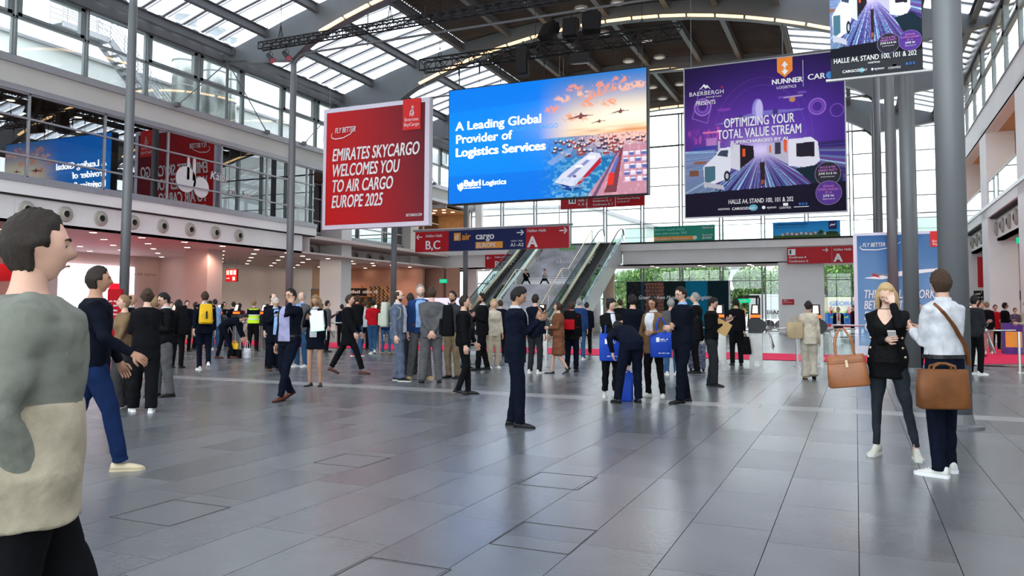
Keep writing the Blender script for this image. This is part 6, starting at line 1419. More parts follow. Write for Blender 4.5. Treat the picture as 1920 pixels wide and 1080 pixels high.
def rbox(mb,c,w,d,h,r=.04,top=1.0,R=None,n=5,tw=1.0,mi=0):
    """rounded upright box with tapering top"""
    c=Vector(c); rings=[]
    for f,k in ((0,.86),(.04,.96),(.12,1),(.5,1),(.85,1),(.95,.95),(1,.82)):
        sc=1+(top-1)*f; scw=1+(tw-1)*f; pts=[]
        for q in range(24):
            a=2*PI*q/24; cs,sn=math.cos(a),math.sin(a); e=.45
            v=Vector((math.copysign(abs(cs)**e,cs)*w/2*scw*k,math.copysign(abs(sn)**e,sn)*d/2*sc*k,f*h)); pts.append(c+(R@v if R is not None else v))
        rings.append(pts)
    mb.rings(rings,mi)
def backpack(p,label,m,w=.30,d=.18,h=.46,pm=None,back=True,drop=0,mark=None):
    s=p['s']; R=p['R']; c=p['ring'](.28,PI,.03)+R@Vector((0,-(d/2+.02)*s,-.06-drop)); t=thing('backpack',label,'backpack',c,rz=p['rz'])
    b=MB(); rbox(b,(0,0,0),w*s,d*s,h*s,top=.7,tw=.85); b.build('body',m,t,smooth=True)
    b=MB(); rbox(b,(0,-d*.5*s,.03),w*.78*s,.07*s,h*.5*s,top=.8); b.build('front_pocket',pm or m,t,smooth=True)
    b=MB(); b.tube([(-.03,0.02,h*s),(-.03,.0,(h+.04)*s),(.03,0,(h+.04)*s),(.03,.02,h*s)],.009,6); b.build('grab_handle',pm or M_black,t)
    for sg in (-1,1):
        iv=Matrix.Rotation(-p['rz'],3,'Z'); pts=[p['ring'](tt,aa%(2*PI),.042) for tt,aa in ((.80,PI-sg*.75),(.90,sg*1.35),(.80,sg*.75),(.55,sg*.95),(.35,sg*1.5),(.30,PI-sg*.9))]
        b=MB(); b.tube([iv@(q-c) for q in pts],.02,6,flat=.4); b.build('shoulder_strap',pm or m,t)
    if mark: b=MB(); b.box((-.02,-d*.5*s-.085*s,.12),(.02,-d*.5*s-.08*s,.30)); b.build('stripe',mark,t)
    return t
def tote(c,label,m,w=.36,d=.12,h=.40,rz=0,hl=.22,pr=None,grip=None,name='tote_bag',cat='bag',taper=1.0,hm=None,txt=None,both=True):
    t=thing(name,label,cat,c,rz=rz); b=MB(); rings=[]
    for f,k in ((0,.9),(.05,1),(.5,1.02),(1,1.0)):
        W=w*(1+(taper-1)*f)*k/2; Dd=d*(1-.45*f)*k/2
        rings.append([(math.copysign(abs(math.cos(a))**.35,math.cos(a))*W,math.copysign(abs(math.sin(a))**.5,math.sin(a))*Dd,f*h) for a in np.linspace(0,2*PI,28,endpoint=False)])
    b.rings(rings); b.build('body',m,t,smooth=True)
    for sg in (-1,1):
        y=sg*d*.25; b=MB(); b.tube([(-w*.22,y,h*.92),(-w*.20,y,h+hl*.55),(-w*.06,y*.3,h+hl),(w*.06,y*.3,h+hl),(w*.20,y,h+hl*.55),(w*.22,y,h*.92)],.012,6,flat=.5); b.build('handle',hm or m,t)
    if pr:
        b=MB(); y=-d/2*.80-.004
        b.add([(-w*.24,y,h*.62),(-w*.08,y,h*.62),(-w*.08,y,h*.80),(-w*.24,y,h*.80)],[(0,1,2,3)]); b.build('emblem',pr,t,fix=False); dashes((-w*.05,y-.003,h*.70),w*.36,h*.06,pr,t); dashes((-w*.02,y-.003,h*.645),w*.28,h*.03,pr,t); dashes((-w*.14,-d/2*1.0-.004,h*.16),w*.5,h*.04,pr,t)
    return t
# ---------------------------------------------------------------- cloth colours
C_navy=cloth('navy',(.0035,.0055,.014)); C_black=cloth('black',(.005,.005,.006)); C_dnavy=cloth('dark_navy',(.003,.0045,.010)); C_char=cloth('charcoal',(.020,.021,.024)); C_grey=cloth('mid_grey',(.085,.085,.088)); C_lgrey=cloth('blue_grey',(.10,.125,.18)); C_dgrey=cloth('dark_grey',(.035,.035,.037)); C_white=cloth('white',(.50,.51,.54)); C_lblue=cloth('light_blue',(.22,.36,.60)); C_lilac=cloth('lilac',(.28,.27,.42)); C_blue=cloth('ink_blue',(.015,.04,.13)); C_jean=cloth('denim',(.03,.08,.17)); C_dden=cloth('dark_denim',(.022,.027,.034)); C_khaki=cloth('khaki',(.20,.15,.09)); C_beige=cloth('beige',(.42,.36,.26)); C_cream=cloth('cream',(.52,.46,.36)); C_brown=cloth('brown',(.15,.06,.03)); C_tan=cloth('olive_tan',(.17,.11,.06)); C_red=cloth('red',(.45,.008,.015)); C_sage=cloth('sage_grey',(.22,.24,.20)); C_maroon=cloth('maroon',(.09,.012,.02)); C_pinkt=cloth('dusty_pink',(.40,.20,.18)); C_royal=cloth('royal_blue',(.007,.018,.065)); C_hi=mat('hi_vis_yellow',(.55,.85,.02),.6,var=.08); C_leather=mat('cognac_leather',(.28,.095,.03),.38,var=.15,vscale=5,bump=.15,bscale=60,spec=.5); C_bleather=mat('brown_leather',(.14,.05,.014),.4,var=.25,vscale=6,bump=.2,bscale=50)
M_blackshoe=mat('black_leather',(.012,.012,.012),.3,var=.1); M_brownshoe=mat('brown_shoe',(.10,.025,.012),.35,var=.15); M_tanshoe=mat('tan_suede',(.42,.27,.13),.7,var=.1); M_wshoe=mat('white_trainer',(.62,.62,.58),.6,var=.06); M_oshoe=mat('ochre_sole',(.5,.42,.28),.6)
BS=(M_blackshoe,'dress'); BR=(M_brownshoe,'dress'); WS=(M_wshoe,'sneaker')
SUIT=lambda m,lo=.012,**k: dict(top=('jacket',m),bottom=('trousers',m,lo),**k)
# ================= foreground =================
A=person('man in a navy suit standing alone in the middle, looking down at his phone',966,800,536,82,skin='tan',nod=26,hands=[(.07,.27,1.36),(-.02,.30,1.33)],feet=[(-.10,-.03),(.09,.10)],hair=('black','quiff'),shirtfront=(C_white,.5,.22,.05),shoes=BS,splay=10,**SUIT(C_navy))
phone(A,1,'phone held by the man in the navy suit in the middle')
mb=MB(); q=A['ring'](.02,PI*.5,.055)
B_=person('blonde woman in a black blazer with gold buttons, one hand at her face',1669,857,527,-6,fem=1,skin='fair',nod=30,hands=['brow',(-.03,.27,1.17)],feet=[(-.24,.05),(.13,-.04)],hair=('blonde','long'),top=('jacket',C_black,-.27),bottom=('trousers',C_dden,-.012),hem=.046,hemz=.02,shirtfront=(cloth('black_top',(.003,.003,.003),.5),.02,.45,.50),vneck=1,shoes=(mat('cream_leather',(.55,.52,.44),.5,var=.05),'high'),sole=M_wshoe,splay=16,curl=(.5,.9))
phone(B_,1,'white phone in the hand of the blonde woman',mat('phone_white',(.7,.7,.72),.3,var=0))
for tt in (.46,.28,.12):
    for sg in (-1,1):
        c=B_['ring'](tt,(sg*.86)%(2*PI),.046); b=MB(); b.ell((0,0,0),(.014,.008,.014),10,6); o=b.build('button',M_gold,B_['root'],smooth=True); o.location=B_['W'].inverted()@c
w_=B_['hd'][1][0]; el=B_['arms'][1][1]
tote((el.x-.26,el.y-.10,.70),'large cognac leather handbag hanging from the forearm of the blonde woman',C_leather,.40,.17,.32,rz=B_['rz']+PI+.2,hl=.27,taper=.86,hm=C_leather,name='handbag')
hb_=bpy.data.objects['handbag']; hb_.rotation_euler[1]=-.12
b=MB(); b.rings([[(math.copysign(abs(math.cos(a))**.35,math.cos(a))*.184,math.copysign(abs(math.sin(a))**.5,math.sin(a))*.062,z) for a in np.linspace(0,2*PI,28,endpoint=False)] for z in (.245,.275)],cap=False); b.build('belt_strap',C_leather,hb_,smooth=True); b=MB(); b.cyl((0,-.066,.26),(0,-.076,.26),.014); b.box((-.012,-.076,.20),(.012,-.068,.26)); b.build('buckle',M_gold,hb_)
C=person('man in a white shirt and navy trousers with his back turned, beside the big column',1776,890,504,-128,skin='light',turn=18,hands=[(.05,.27,1.22),(.10,.26,1.20)],feet=[(-.16,-.02),(.12,.10)],hair=('brown','short'),top=('shirt',C_white,.13),bottom=('trousers',C_navy,.006),collar=C_white,shoes=WS,sole=mat('sole_white',(.75,.75,.75),.5),splay=18,belt=M_blackshoe,slv=1.15)
c=C['ring'](.0,PI*.78,.16); cq=aty(1768,730,C['root'].location.y-.30); tote((cq.x,cq.y,.62),'brown suede messenger bag hanging behind the man in the white shirt',C_bleather,.44,.16,.34,rz=.35,hl=.05,taper=.95,name='messenger_bag')
iv=C['W'].inverted(); b=MB(); b.tube([iv@C['ring'](tt,aa%(2*PI),.035) for tt,aa in ((.0,PI*.72),(.3,PI*.86),(.6,PI*1.05),(.82,PI*1.22),(.93,PI*1.4),(.75,-.6),(.4,0),(.1,.9))],.022,6,flat=.3); o=b.build('shoulder_strap',C_bleather,bpy.data.objects['messenger_bag']); o.matrix_parent_inverse=bpy.data.objects['messenger_bag'].matrix_basis.inverted()@C['W']
# the two walkers passing on the left
P1=person('nearest walker at the left edge, sage jacket over a long beige shirt',52,1330,390,92,pos=tuple(Vector((0,0,0))+ground_dir(52)*2.95),skin='light',hands=['pocket','pocket'],feet=[(-.08,.30,0),(.08,-.32,.0,.9)],hair=('dark','short'),top=('coat',cloth('sage_coat',(.16,.165,.14)),.06),under=(cloth('oat',(.36,.31,.23)),-.27),bottom=('trousers',C_black,.02),shoes=BS,wide=1.18)
P2=person('man in navy with beige loafers striding right behind the nearest walker',168,884,498,88,skin='tan',hands=['swing',(.25,.30,1.0)],feet=[(-.08,-.27,0),(.08,.27,0)],hair=('dark','short'),top=('jacket',C_dnavy,-.2),bottom=('trousers',C_royal,.012),shoes=(mat('beige_loafer',(.52,.44,.30),.6,var=.06),'dress'),sole=M_oshoe)
# ================= left group =================
P=person('woman with a brown hair bun in a long black jacket seen from behind, left group',270,772,539,182,fem=1,skin='light',hands=['elbowout','phone2'],feet=[(-.14,.12),(.08,-.10)],hair=('brown','bun'),top=('jacket',C_black,-.36),bottom=('trousers',C_black,.03),shoes=(M_wshoe,'sneaker'))
person('woman in a tan top and wide grey trousers walking left behind the striding man',228,767,552,285,fem=1,skin='light',hands=['swing','swingb'],feet=[(-.07,.16),(.07,-.16,0,.5)],hair=('darkblonde','short'),top=('shirt',C_tan,-.05),bottom=('trousers',C_dgrey,.05),hem=.10,shoes=WS)
P=person('man in a dark blazer and glasses looking down left, backpack on his back',306,744,547,282,skin='light',nod=22,turn=-10,hands=['elbowout','phone2'],feet=[(-.10,-.06),(.10,.12)],hair=('black','short'),glasses=1,collar=C_white,top=('jacket',C_black,-.22),bottom=('trousers',C_grey,.02),shoes=BS)
backpack(P,'black backpack on the man in the dark blazer at left',C_black,.32,.2,.5)
P=person('man in a navy suit and white trainers walking away with a yellow backpack',381,694,546,186,skin='light',hands=['swingb','down'],feet=[(-.08,.05),(.08,-.20,0,.7)],hair=('brown','short'),collar=C_white,shoes=WS,**SUIT(C_navy,.004)); M_yel=mat('yellow_nylon',(.72,.42,.01),.6,var=.1)
backpack(P,'yellow roll-top backpack on the man walking away',M_yel,.30,.16,.44,mark=M_black)
person('bald man half hidden left of the woman with the hair bun',240,712,551,70,skin='tan',hair=('dark','bald'),shirtfront=(C_white,.1,.3,.2),**SUIT(C_black))
person('woman with light brown hair in a grey coat behind the man in the dark blazer',287,706,557,180,fem=1,hair=('darkblonde','bob'),top=('coat',C_grey),bottom=('trousers',C_black,0),shoes=BS)
person('woman with dark hair and a red scarf behind the dark backpack',331,690,562,150,fem=1,hair=('black','bob'),top=('jacket',C_black),bottom=('trousers',C_black,.01),shoes=BS,collar=C_red)
person('man in an untucked pale shirt and dark trousers leaning at the turnstile',403,656,560,200,skin='light',lean=14,hands=['elbowout','phone'],hair=('dark','short'),top=('shirt',C_lblue,-.25),bottom=('trousers',C_jean,.02),shoes=WS)
person('man in a navy coat at the turnstile behind the bending man',437,652,565,190,lean=10,hair=('dark','short'),hands=['phone','elbowout'],**SUIT(C_dnavy))
P=person('man in navy bending down to his bag with brown shoes near the left turnstiles',430,672,None,80,h=1.74,lean=82,hipy=-.20,hands=[(.10,.50,.42),(.14,.44,.40)],feet=[(-.06,-.34),(.06,.16)],skin='olive',hair=('dark','short'),shoes=BR,**SUIT(C_dnavy,.006))
w_=atz(435,672); tote((w_.x,w_.y+.1,0),'black holdall on the floor between the feet of the bending man',C_black,.42,.22,.26,rz=.2,hl=.10,name='holdall'); tote((w_.x+.35,w_.y+.25,0),'white plastic bag beside the black holdall',C_white,.30,.15,.3,rz=-.3,name='plastic_bag'); tote((w_.x+.05,w_.y+.05,.27),'yellow cloth bag in the hands of the bending man',M_yel,.2,.1,.18,rz=.5,hl=.08,name='cloth_bag')
person('security guard in a yellow reflective vest and black trousers seen from behind',474,658,562,165,skin='light',hands=['down','phone2'],hair=('darkblonde','short'),top=('vest',C_dnavy,-.02,C_hi),sleeve=.45,bottom=('trousers',C_black,.02),shoes=BS,feet=[(-.14,0),(.12,.03)])
P=person('man in a navy blazer and lilac shirt walking left, hand at his face',541,750,540,318,skin='olive',lean=-4,nod=4,hands=[(.10,.11,1.52),'down'],feet=[(-.02,.24),(.10,-.16,0,.5)],hair=('black','short'),glasses=1,shirtfront=(C_lilac,-.02,.42,.55),top=('jacket',C_dnavy,-.20),bottom=('trousers',C_navy,.004),shoes=BR,belt=M_blackshoe)
P=person('older white-haired man in a navy coat looking at his phone',514,695,557,15,skin='fair',nod=24,hands=['down','phone'],hair=('white','short'),glasses=1,shirtfront=(C_lblue,.1,.30,.25),top=('coat',C_dnavy,-.5),bottom=('trousers',C_dnavy,.01),shoes=BR); phone(P,1,'phone held by the older man with white hair')
w_=P['hd'][1][0]; t=thing('towel','pale blue folded cloth hanging from the arm of the older man','cloth',w_+P['R']@Vector((.0,.05,-.42))); b=MB(); rbox(b,(0,0,0),.14,.07,.42,top=.6,tw=.7); b.build('cloth',C_lblue,t,smooth=True)
person('balding man in a dark coat behind the older man with the phone',509,690,550,30,skin='fair',hair=('brown','bald'),facev=2,**SUIT(C_dnavy))
P=person('bald man in a grey checked blazer just behind the blonde woman with the folder',564,688,547,320,skin='fair',hair=('grey','bald'),facev=2,shirtfront=(C_lblue,.1,.35,.3),top=('jacket',C_grey),bottom=('trousers',C_jean,.01),shoes=WS)
P=person('woman with wavy blonde hair and short navy skirt, bare legs, holding folders',590,724,551,-18,fem=1,skin='tan',nod=24,hands=['chest','phone'],feet=[(-.10,0),(.10,.02)],hair=('darkblonde','long'),shirtfront=(C_white,.0,.35,.25),top=('jacket',C_dnavy,-.12),bottom=('skirt',C_dnavy,.30),shoes=(M_blackshoe,'flat'),splay=14); phone(P,1,'dark phone held by the woman with the folders')
c=P['hd'][0][0]+P['R']@Vector((.06,.10,.0)); 
for k,(dz,m,l) in enumerate(((0,mat('folder_green',(.03,.42,.20),.5,var=.05),'green folder held by the blonde woman in the short skirt'),(.07,mat('folder_grey',(.50,.50,.53),.5,var=.05),'grey paper folder behind the green folder'))):
    t=thing('folder',l,'folder',c+P['R']@Vector((-.12,-.012*k,-.13+dz)),rz=P['rz']+.1); b=MB(); b.box((-.13,.0,-.05),(.13,.012,.26)); b.build('cover',m,t); b=MB(); b.box((-.125,.013,-.04),(.125,.017,.265)); b.build('papers',M_white,t); t.rotation_euler[1]=.12
# ================= walkers, bar side =================
P=person('man in a black coat with a dark bag striding past the tall pillar',652,701,552,75,hair=('brown','short'),skin='light',hands=['swing','swing'],feet=[(-.08,-.42,0,.4),(.08,.40)],top=('coat',C_black,-.55),bottom=('trousers',C_black,.01),shoes=BR)
person('man in maroon and black with red trainers beside the striding man in black',668,668,553,150,hair=('brown','short'),hands=['phone','phone2'],top=('jacket',C_black),bottom=('trousers',C_jean,.01),shirtfront=(C_maroon,.0,.5,.5),shoes=(mat('red_trainer',(.5,.02,.03),.6),'sneaker'))
person('man in a red shirt and jeans seen from behind at the turnstile',698,664,561,182,skin='olive',hair=('black','short'),hands=['elbowout','down'],top=('shirt',C_red,-.03),sleeve=.5,bottom=('trousers',C_jean,.0),shoes=WS,feet=[(-.05,0),(.07,-.12,0,.4)])
person('woman with brown hair in blue jeans behind the man with the white backpack',724,664,563,170,fem=1,hair=('brown','long'),top=('jacket',C_royal),bottom=('trousers',C_jean,-.005),shoes=(M_tanshoe,'dress'))
P=person('balding bearded man with glasses in a blue-grey suit facing right, hand in pocket',744,714,543,72,skin='fair',hands=['pocket','down'],feet=[(-.09,.0),(.10,.16)],hair=('brown','bald'),beard='brown',glasses=1,facev=2,collar=C_white,shirtfront=(C_white,.0,.30,.55),shoes=(M_blackshoe,'dress'),sole=M_wshoe,belly=1.15,**SUIT(C_lgrey,.02))
backpack(P,'pale canvas backpack with a dark stripe on the man in the blue-grey suit',mat('pale_canvas',(.42,.44,.36),.7,var=.06),.28,.18,.48,mark=M_black)
person('man in a dark suit between the blue-grey suit and the blue blazer',768,702,549,185,hair=('dark','short'),collar=C_white,**SUIT(C_char))
person('grey-haired man in a blue blazer, light blue shirt and grey trousers facing the camera',786,711,533,8,skin='fair',hands=['pocket','down'],feet=[(-.18,.02),(.18,.02)],hair=('grey','short'),beard='grey',facev=2,shirtfront=(C_lblue,.05,.42,.40),top=('jacket',C_blue,-.16),bottom=('trousers',C_grey,.01),shoes=(M_tanshoe,'dress'),sole=M_oshoe,belt=M_brownshoe,splay=14)
P=person('man in a grey suit seen from behind with his hands clasped behind his back',808,718,537,182,skin='light',hands=['behind','behind'],feet=[(-.16,.0),(.14,.02)],hair=('brown','short'),shoes=BS,wide=1.1,top=('jacket',C_grey,-.22),bottom=('trousers',C_grey,.022))
person('bearded man in a dark shirt and khaki trousers looking left, beside the grey suit',848,709,545,-32,skin='tan',hands=['down','down'],feet=[(-.12,.02),(.10,0)],hair=('black','short'),beard='black',facev=2,top=('shirt',C_dgrey,-.03),collar=C_dgrey,bottom=('trousers',C_khaki,.01),shoes=BS,belt=M_blackshoe)
P=person('man all in black with a black backpack walking right in front of the khaki trousers',868,740,553,88,skin='light',hands=['swing','down'],feet=[(-.05,.12),(.05,-.08,0,.3)],hair=('dark','short'),top=('jacket',C_black,-.15),bottom=('trousers',C_black,.0),shoes=BS)
backpack(P,'large black backpack on the man walking in front of the khaki trousers',C_black,.36,.24,.55)
person('bearded man in a black suit facing left, right of the grey shopping bag',904,694,549,285,skin='tan',hands=['chest','elbowout'],feet=[(-.10,.16),(.10,-.12)],hair=('black','short'),beard='black',facev=2,collar=C_white,shoes=BS,**SUIT(C_black,.012))
person('woman with short blonde hair and beige trousers just behind the bearded man in black',925,690,561,20,fem=1,hair=('blonde','bob'),top=('jacket',C_cream),bottom=('trousers',C_beige,.02),shoes=WS)
q=atz(886,682); tote((q.x,q.y,0),'grey silver shopping bag on the floor left of the bearded man in black',mat('silver_foil',(.25,.26,.27),.35,metal=.4,var=.3,vscale=6),.45,.24,.48,rz=.2,hl=.08,name='shopping_bag')
person('man with a pale shirt and navy jacket mostly hidden behind the man with the phone',1003,700,551,150,hair=('dark','short'),hands=['down','down'],top=('jacket',C_navy),bottom=('trousers',C_char,.01),shoes=WS)
person('woman in pink sitting low behind the shopping bag',872,690,572,120,fem=1,hair=('brown','long'),top=('jacket',C_maroon),bottom=('trousers',C_jean,0),shoes=BS)
# ================= centre =================
person('woman in a brown leather coat walking left past the middle turnstile',1047,701,566,268,fem=1,skin='light',hands=['elbowout','swing'],feet=[(-.06,-.24,0,.8),(.06,.20)],hair=('brown','bun'),top=('coat',C_brown,-.85),bottom=('skirt',C_brown,.55),shoes=(M_blackshoe,'flat'))
P=person('person with a red and black backpack in dark trousers beside the brown coat',1072,697,565,170,hair=('brown','short'),hands=['elbowout','down'],top=('jacket',C_black),bottom=('trousers',C_navy,.012),shoes=BS)
backpack(P,'black backpack with a red top beside the brown coat',C_black,.34,.22,.5,pm=C_red)
person('grey-haired man in a blue jacket and jeans with white trainers behind the red backpack',1086,675,559,175,hair=('grey','short'),top=('jacket',C_blue),bottom=('trousers',C_jean,.01),shoes=WS)
P=person('young woman with a dark hair bun and black blazer looking down',1145,745,557,18,fem=1,skin='light',turn=-30,nod=26,hands=['bag','phone2'],feet=[(-.08,.02),(.09,-.02)],hair=('black','bun'),facev=2,shirtfront=(C_white,.45,.18,.05),top=('jacket',C_black,-.22),bottom=('trousers',C_black,.004),hemz=.03,shoes=WS,sole=M_wshoe,splay=20)
M_bag=mat('bright_blue_bag',(.008,.05,.38),.55,var=.08,vscale=3)
q=atz(1142,742); tote((aty(1143,660,q.y-.36).x,q.y-.36,.62),'bright blue tote bag on the arm of the young woman in black',M_bag,.34,.10,.46,rz=.35,hl=.22,pr=M_paint)
person('man in a navy suit bending far forward, his back to the camera',1177,755,None,200,h=1.76,lean=88,hipy=-.18,hands=['down',(.10,.30,.42)],feet=[(-.19,-.02),(.17,0)],skin='light',hair=('black','short'),shoes=BS,**SUIT(C_navy,.012))
q=atz(1176,752); tote((q.x,q.y-.02,0),'tall bright blue bag standing between the feet of the bending man',M_bag,.20,.16,.46,rz=.1,hl=.03,name='blue_carrier'); tote((q.x-.04,q.y+.30,.30),'white and yellow packet held above the blue bag',C_white,.22,.10,.42,rz=0,hl=.02,name='packet')
person('man in a dark navy suit standing behind the bending man',1187,728,551,195,hair=('black','short'),**SUIT(C_dnavy))
P=person('woman in a brown blazer and white T-shirt with black trousers, blue bag on her arm',1226,744,555,-28,fem=1,skin='tan',nod=14,hands=['elbowout','bag'],feet=[(-.17,.02),(.10,.03)],hair=('black','bun'),glasses=1,facev=2,shirtfront=(C_white,.25,.40,.25),top=('jacket',cloth('brown_tweed',(.15,.09,.045)),-.34),bottom=('trousers',C_black,.002),shoes=WS,sole=M_wshoe,splay=22)
q=atz(1240,740); tote((aty(1239,660,q.y-.55).x,q.y-.55,.68),'bright blue tote bag on the arm of the woman in the brown blazer',M_bag,.36,.10,.42,rz=.40,hl=.25,pr=M_paint)
person('tall man with glasses in a navy suit and crossed arms facing left',1281,755,536,300,skin='light',turn=-12,nod=14,hands=['cross','cross2'],curl=(1.2,1.2),feet=[(-.10,.14),(.12,-.10)],hair=('black','short'),glasses=1,facev=2,collar=C_lblue,wide=1.08,shoes=BS,**SUIT(C_dnavy,.018))
person('man with grey hair in a dark suit behind the tall man with crossed arms',1306,700,548,265,hair=('grey','short'),collar=C_white,skin='fair',**SUIT(C_black))
person('person in a mid grey hooded top behind the man with crossed arms',1259,703,559,185,hair=('grey','short'),top=('sweater',C_grey),bottom=('trousers',C_jean,.01),shoes=WS)
P=person('young man with glasses in a black sweater holding a phone and an envelope, facing right',1335,724,556,80,skin='light',nod=26,hands=['phone','phone2'],feet=[(-.10,-.02),(.09,.09)],hair=('black','short'),glasses=1,top=('sweater',C_black,-.05),bottom=('trousers',C_char,.022),shoes=BS); phone(P,1,'bright phone held by the young man in the black sweater')
c=P['hd'][1][0]+P['R']@Vector((.08,-.12,-.16)); t=thing('envelope','brown paper envelope under the arm of the young man in the black sweater','envelope',c,rz=P['rz']+PI/2+.1); b=MB(); b.box((-.15,-.006,-.06),(.15,.006,.20)); o=b.build('paper',mat('manila_paper',(.45,.28,.11),.7,var=.05),t); o.rotation_euler=(0,.5,0)
backpack(P,'black duffel bag hanging at the back of the young man in the black sweater',C_black,.34,.26,.46,drop=.15)
q=atz(1307,696); t=thing('suitcase','dark checked suitcase standing behind the young man in the black sweater','suitcase',(q.x,q.y,0),rz=.2); b=MB(); rbox(b,(0,0,.06),.42,.26,.60,top=.95); b.build('shell',mat('plaid_fabric',(.10,.11,.16),.7,var=.9,vscale=16),t,smooth=True); b=MB(); 
for sx_ in (-.15,.15): b.cyl((sx_,-.03,.035),(sx_,.03,.035),.035,n=10)
b.build('wheels',M_rubber,t); b=MB(); b.tube([(-.12,0,.64),(-.12,0,.86),(.12,0,.86),(.12,0,.64)],.012,6); b.build('handle',M_chrome,t)
P=person('man all in black with his back turned carrying a black backpack in his right hand',1381,685,558,190,skin='olive',hands=['phone2','down'],feet=[(-.10,0),(.12,.03)],hair=('black','short'),top=('shirt',C_black,.02),bottom=('trousers',C_black,.012),shoes=BS)
w_,d_=P['hd'][1]; t=thing('backpack','black backpack held low by the man all in black','backpack',(w_.x,w_.y,.30),rz=P['rz']); b=MB(); rbox(b,(0,0,0),.34,.20,.48,top=.6,tw=.65); b.build('body',C_black,t,smooth=True); b=MB(); b.tube([(-.04,0,.46),(-.03,0,.55),(.03,0,.55),(.04,0,.46)],.012,6); b.build('grab_handle',C_black,t)
person('woman in a cream suit walking away with a tan bag on her arm',1518,711,563,184,fem=1,skin='tan',hands=['elbowout','down'],feet=[(-.08,.05),(.08,-.10,0,.4)],hair=('dark','short'),top=('jacket',C_cream,-.28),bottom=('trousers',cloth('stone',(.42,.37,.30)),.02),hem=.075,shoes=(M_tanshoe,'dress')); q=atz(1492,711); tote((q.x,q.y-.05,.88),'tan woven handbag left of the woman in the cream suit',mat('raffia',(.38,.29,.17),.8,var=.15),.34,.14,.36,rz=.3,hl=.12,name='handbag')
P=person('man in a black suit with a red tie standing far back before the parked truck',1573,645,576,2,skin='light',hands=['down','down'],feet=[(-.17,0),(.17,0)],hair=('dark','short'),facev=2,shirtfront=(C_white,.0,.40,.34),tie=C_red,top=('jacket',C_black,-.12),bottom=('trousers',C_char,.015),shoes=(M_wshoe,'dress'))
person('dark-haired man with a lanyard at the left edge of the airliner banner',1602,642,573,300,hair=('dark','short'),shirtfront=(C_maroon,.0,.4,.3),**SUIT(C_black))
q=atz(1594,644); tote((q.x,q.y,0),'black travel bag on the floor left of the blonde woman',C_black,.55,.3,.36,rz=.2,hl=.05,name='travel_bag')
# ================= right =================
person('man in a cap and hi-vis collar over a maroon jacket behind the blonde woman',1709,699,552,110,skin='tan',hair=('brown','short'),cap=C_maroon,collar=C_hi,hands=['chest','phone'],top=('jacket',C_maroon),bottom=('trousers',C_navy,.01),shoes=BS)
person('man in a long navy coat just right of the blonde woman, partly hidden',1722,702,566,60,skin='light',hair=('dark','short'),hands=['chest','elbowout'],top=('coat',C_dnavy,-.5),bottom=('trousers',C_navy,.01),shoes=BS)
person('man in a dark grey jacket and black trousers right of the big column',1830,703,553,140,skin='light',hair=('black','short'),top=('jacket',C_char,-.2),bottom=('trousers',C_black,.01),shoes=WS,hands=['down','elbowout'])
P=person('person in a black jacket and dusty pink trousers behind the right turnstile',1853,663,565,200,fem=1,hair=('darkblonde','short'),top=('jacket',C_black),bottom=('trousers',C_pinkt,.02),shoes=WS)
person('man in a black suit standing on the red carpet near the right edge',1886,661,567,105,skin='tan',hair=('black','short'),collar=C_white,facev=2,hands=['elbowout','down'],feet=[(-.05,.16),(.05,-.05)],**SUIT(C_black))
person('person in violet grey far back at the right, beyond the black suit',1905,650,577,30,hair=('brown','short'),top=('jacket',cloth('violet_grey',(.10,.08,.13))),bottom=('trousers',C_char,.01),shoes=BS)
person('person in a beige jacket cut off by the right edge',1932,690,560,270,fem=1,hair=('brown','short'),top=('jacket',C_beige,-.2),bottom=('trousers',C_black,.01),shoes=BS,hands=['elbowout','down'])
q=atz(1908,664); t=thing('floor_display','purple and orange floor display box at the right edge','display',(q.x,q.y,0)); b=MB(); b.box((-.45,-.3,0),(.45,.3,1.1)); b.build('box',mat('violet_print',(.09,.03,.22),.5,var=.3,vscale=3),t); b=MB(); b.box((-.4,-.31,.25),(.1,-.3,.8)); b.build('orange_field',M_orangeprint,t)
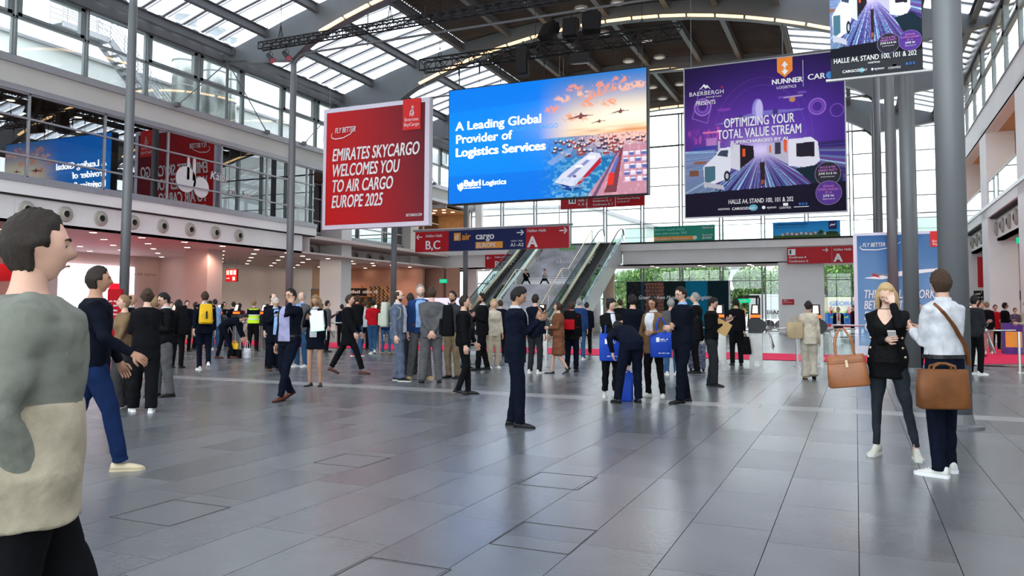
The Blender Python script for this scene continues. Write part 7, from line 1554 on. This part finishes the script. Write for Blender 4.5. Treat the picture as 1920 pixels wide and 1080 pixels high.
# ================= queue behind the left turnstiles and by the bar =================
bgs=[(318,661,566,C_black,'dark'),(348,659,563,C_dnavy,'black'),(364,655,566,C_grey,'brown'),(392,652,563,C_char,'dark'),(418,650,566,C_black,'black'),(447,651,568,C_maroon,'brown'),(497,652,566,C_navy,'grey'),(612,660,563,C_grey,'dark'),(683,655,564,C_white,'brown'),(880,662,565,C_char,'black'),(938,668,562,C_navy,'brown'),(1100,664,566,C_dnavy,'dark'),(1163,668,560,C_black,'brown'),(640,650,570,C_navy,'dark'),(1868,655,571,C_red,'dark'),(1838,668,564,C_black,'brown')]
bl=['in black just left of the dark queue by the second mast','in navy left of the yellow backpack','in grey peeping out beside the yellow backpack','in charcoal behind the pale shirt','in black beyond the left turnstiles','in maroon beyond the bending man','grey-haired, in navy beyond the vest guard','in grey left of the striding man in black','in white beside the bar counter','in charcoal behind the black backpack','in navy behind the blonde bob','in navy behind the red backpack','in black behind the young woman with the bun','in navy close to the bar shelves','in red on the carpet near the right edge','in black between the right piers']
for (px,py,hd,m,hc),l in zip(bgs,bl):
    person('distant person '+l,px,py,hd,rng.choice([150,180,200,20,90]),hair=(hc,'short'),top=('jacket',m),bottom=('trousers',C_black if m is not C_black else C_jean,.01),shoes=BS,hands=[('down','phone','elbowout')[rng.randint(3)],'down'],facev=0)
# two people squatting on the stair landing
for px,py,l,m,x in ((1001,533,'person in black crouching on the stair landing beside the left handrail',C_black,-20.45),(1030,533,'person in a white shirt crouching on the stair landing',C_white,-19.1)):
    person(l,px,py,None,0,pos=(x,LYa+.35,LZ),h=1.72,lean=35,hipdrop=.60,hipy=-.18,hands=['knee',(.05,.38,.72)],feet=[(-.28,.05),(.28,.05)],hair=('black','short'),nod=10,top=('shirt',m,0),bottom=('trousers',C_black,.0),shoes=BS)
# person leaning on the right gallery rail
person('person in red and black leaning on the right gallery balustrade at the right edge',1905,330,None,280,pos=(XR+.55,34.9,Z_S-.1),h=1.7,lean=25,hands=['chest','elbowout'],hair=('dark','short'),top=('jacket',C_black),bottom=('trousers',C_maroon,.01),shoes=BS)
print('people done',len([o for o in bpy.data.objects if o.get('category')=='person']))
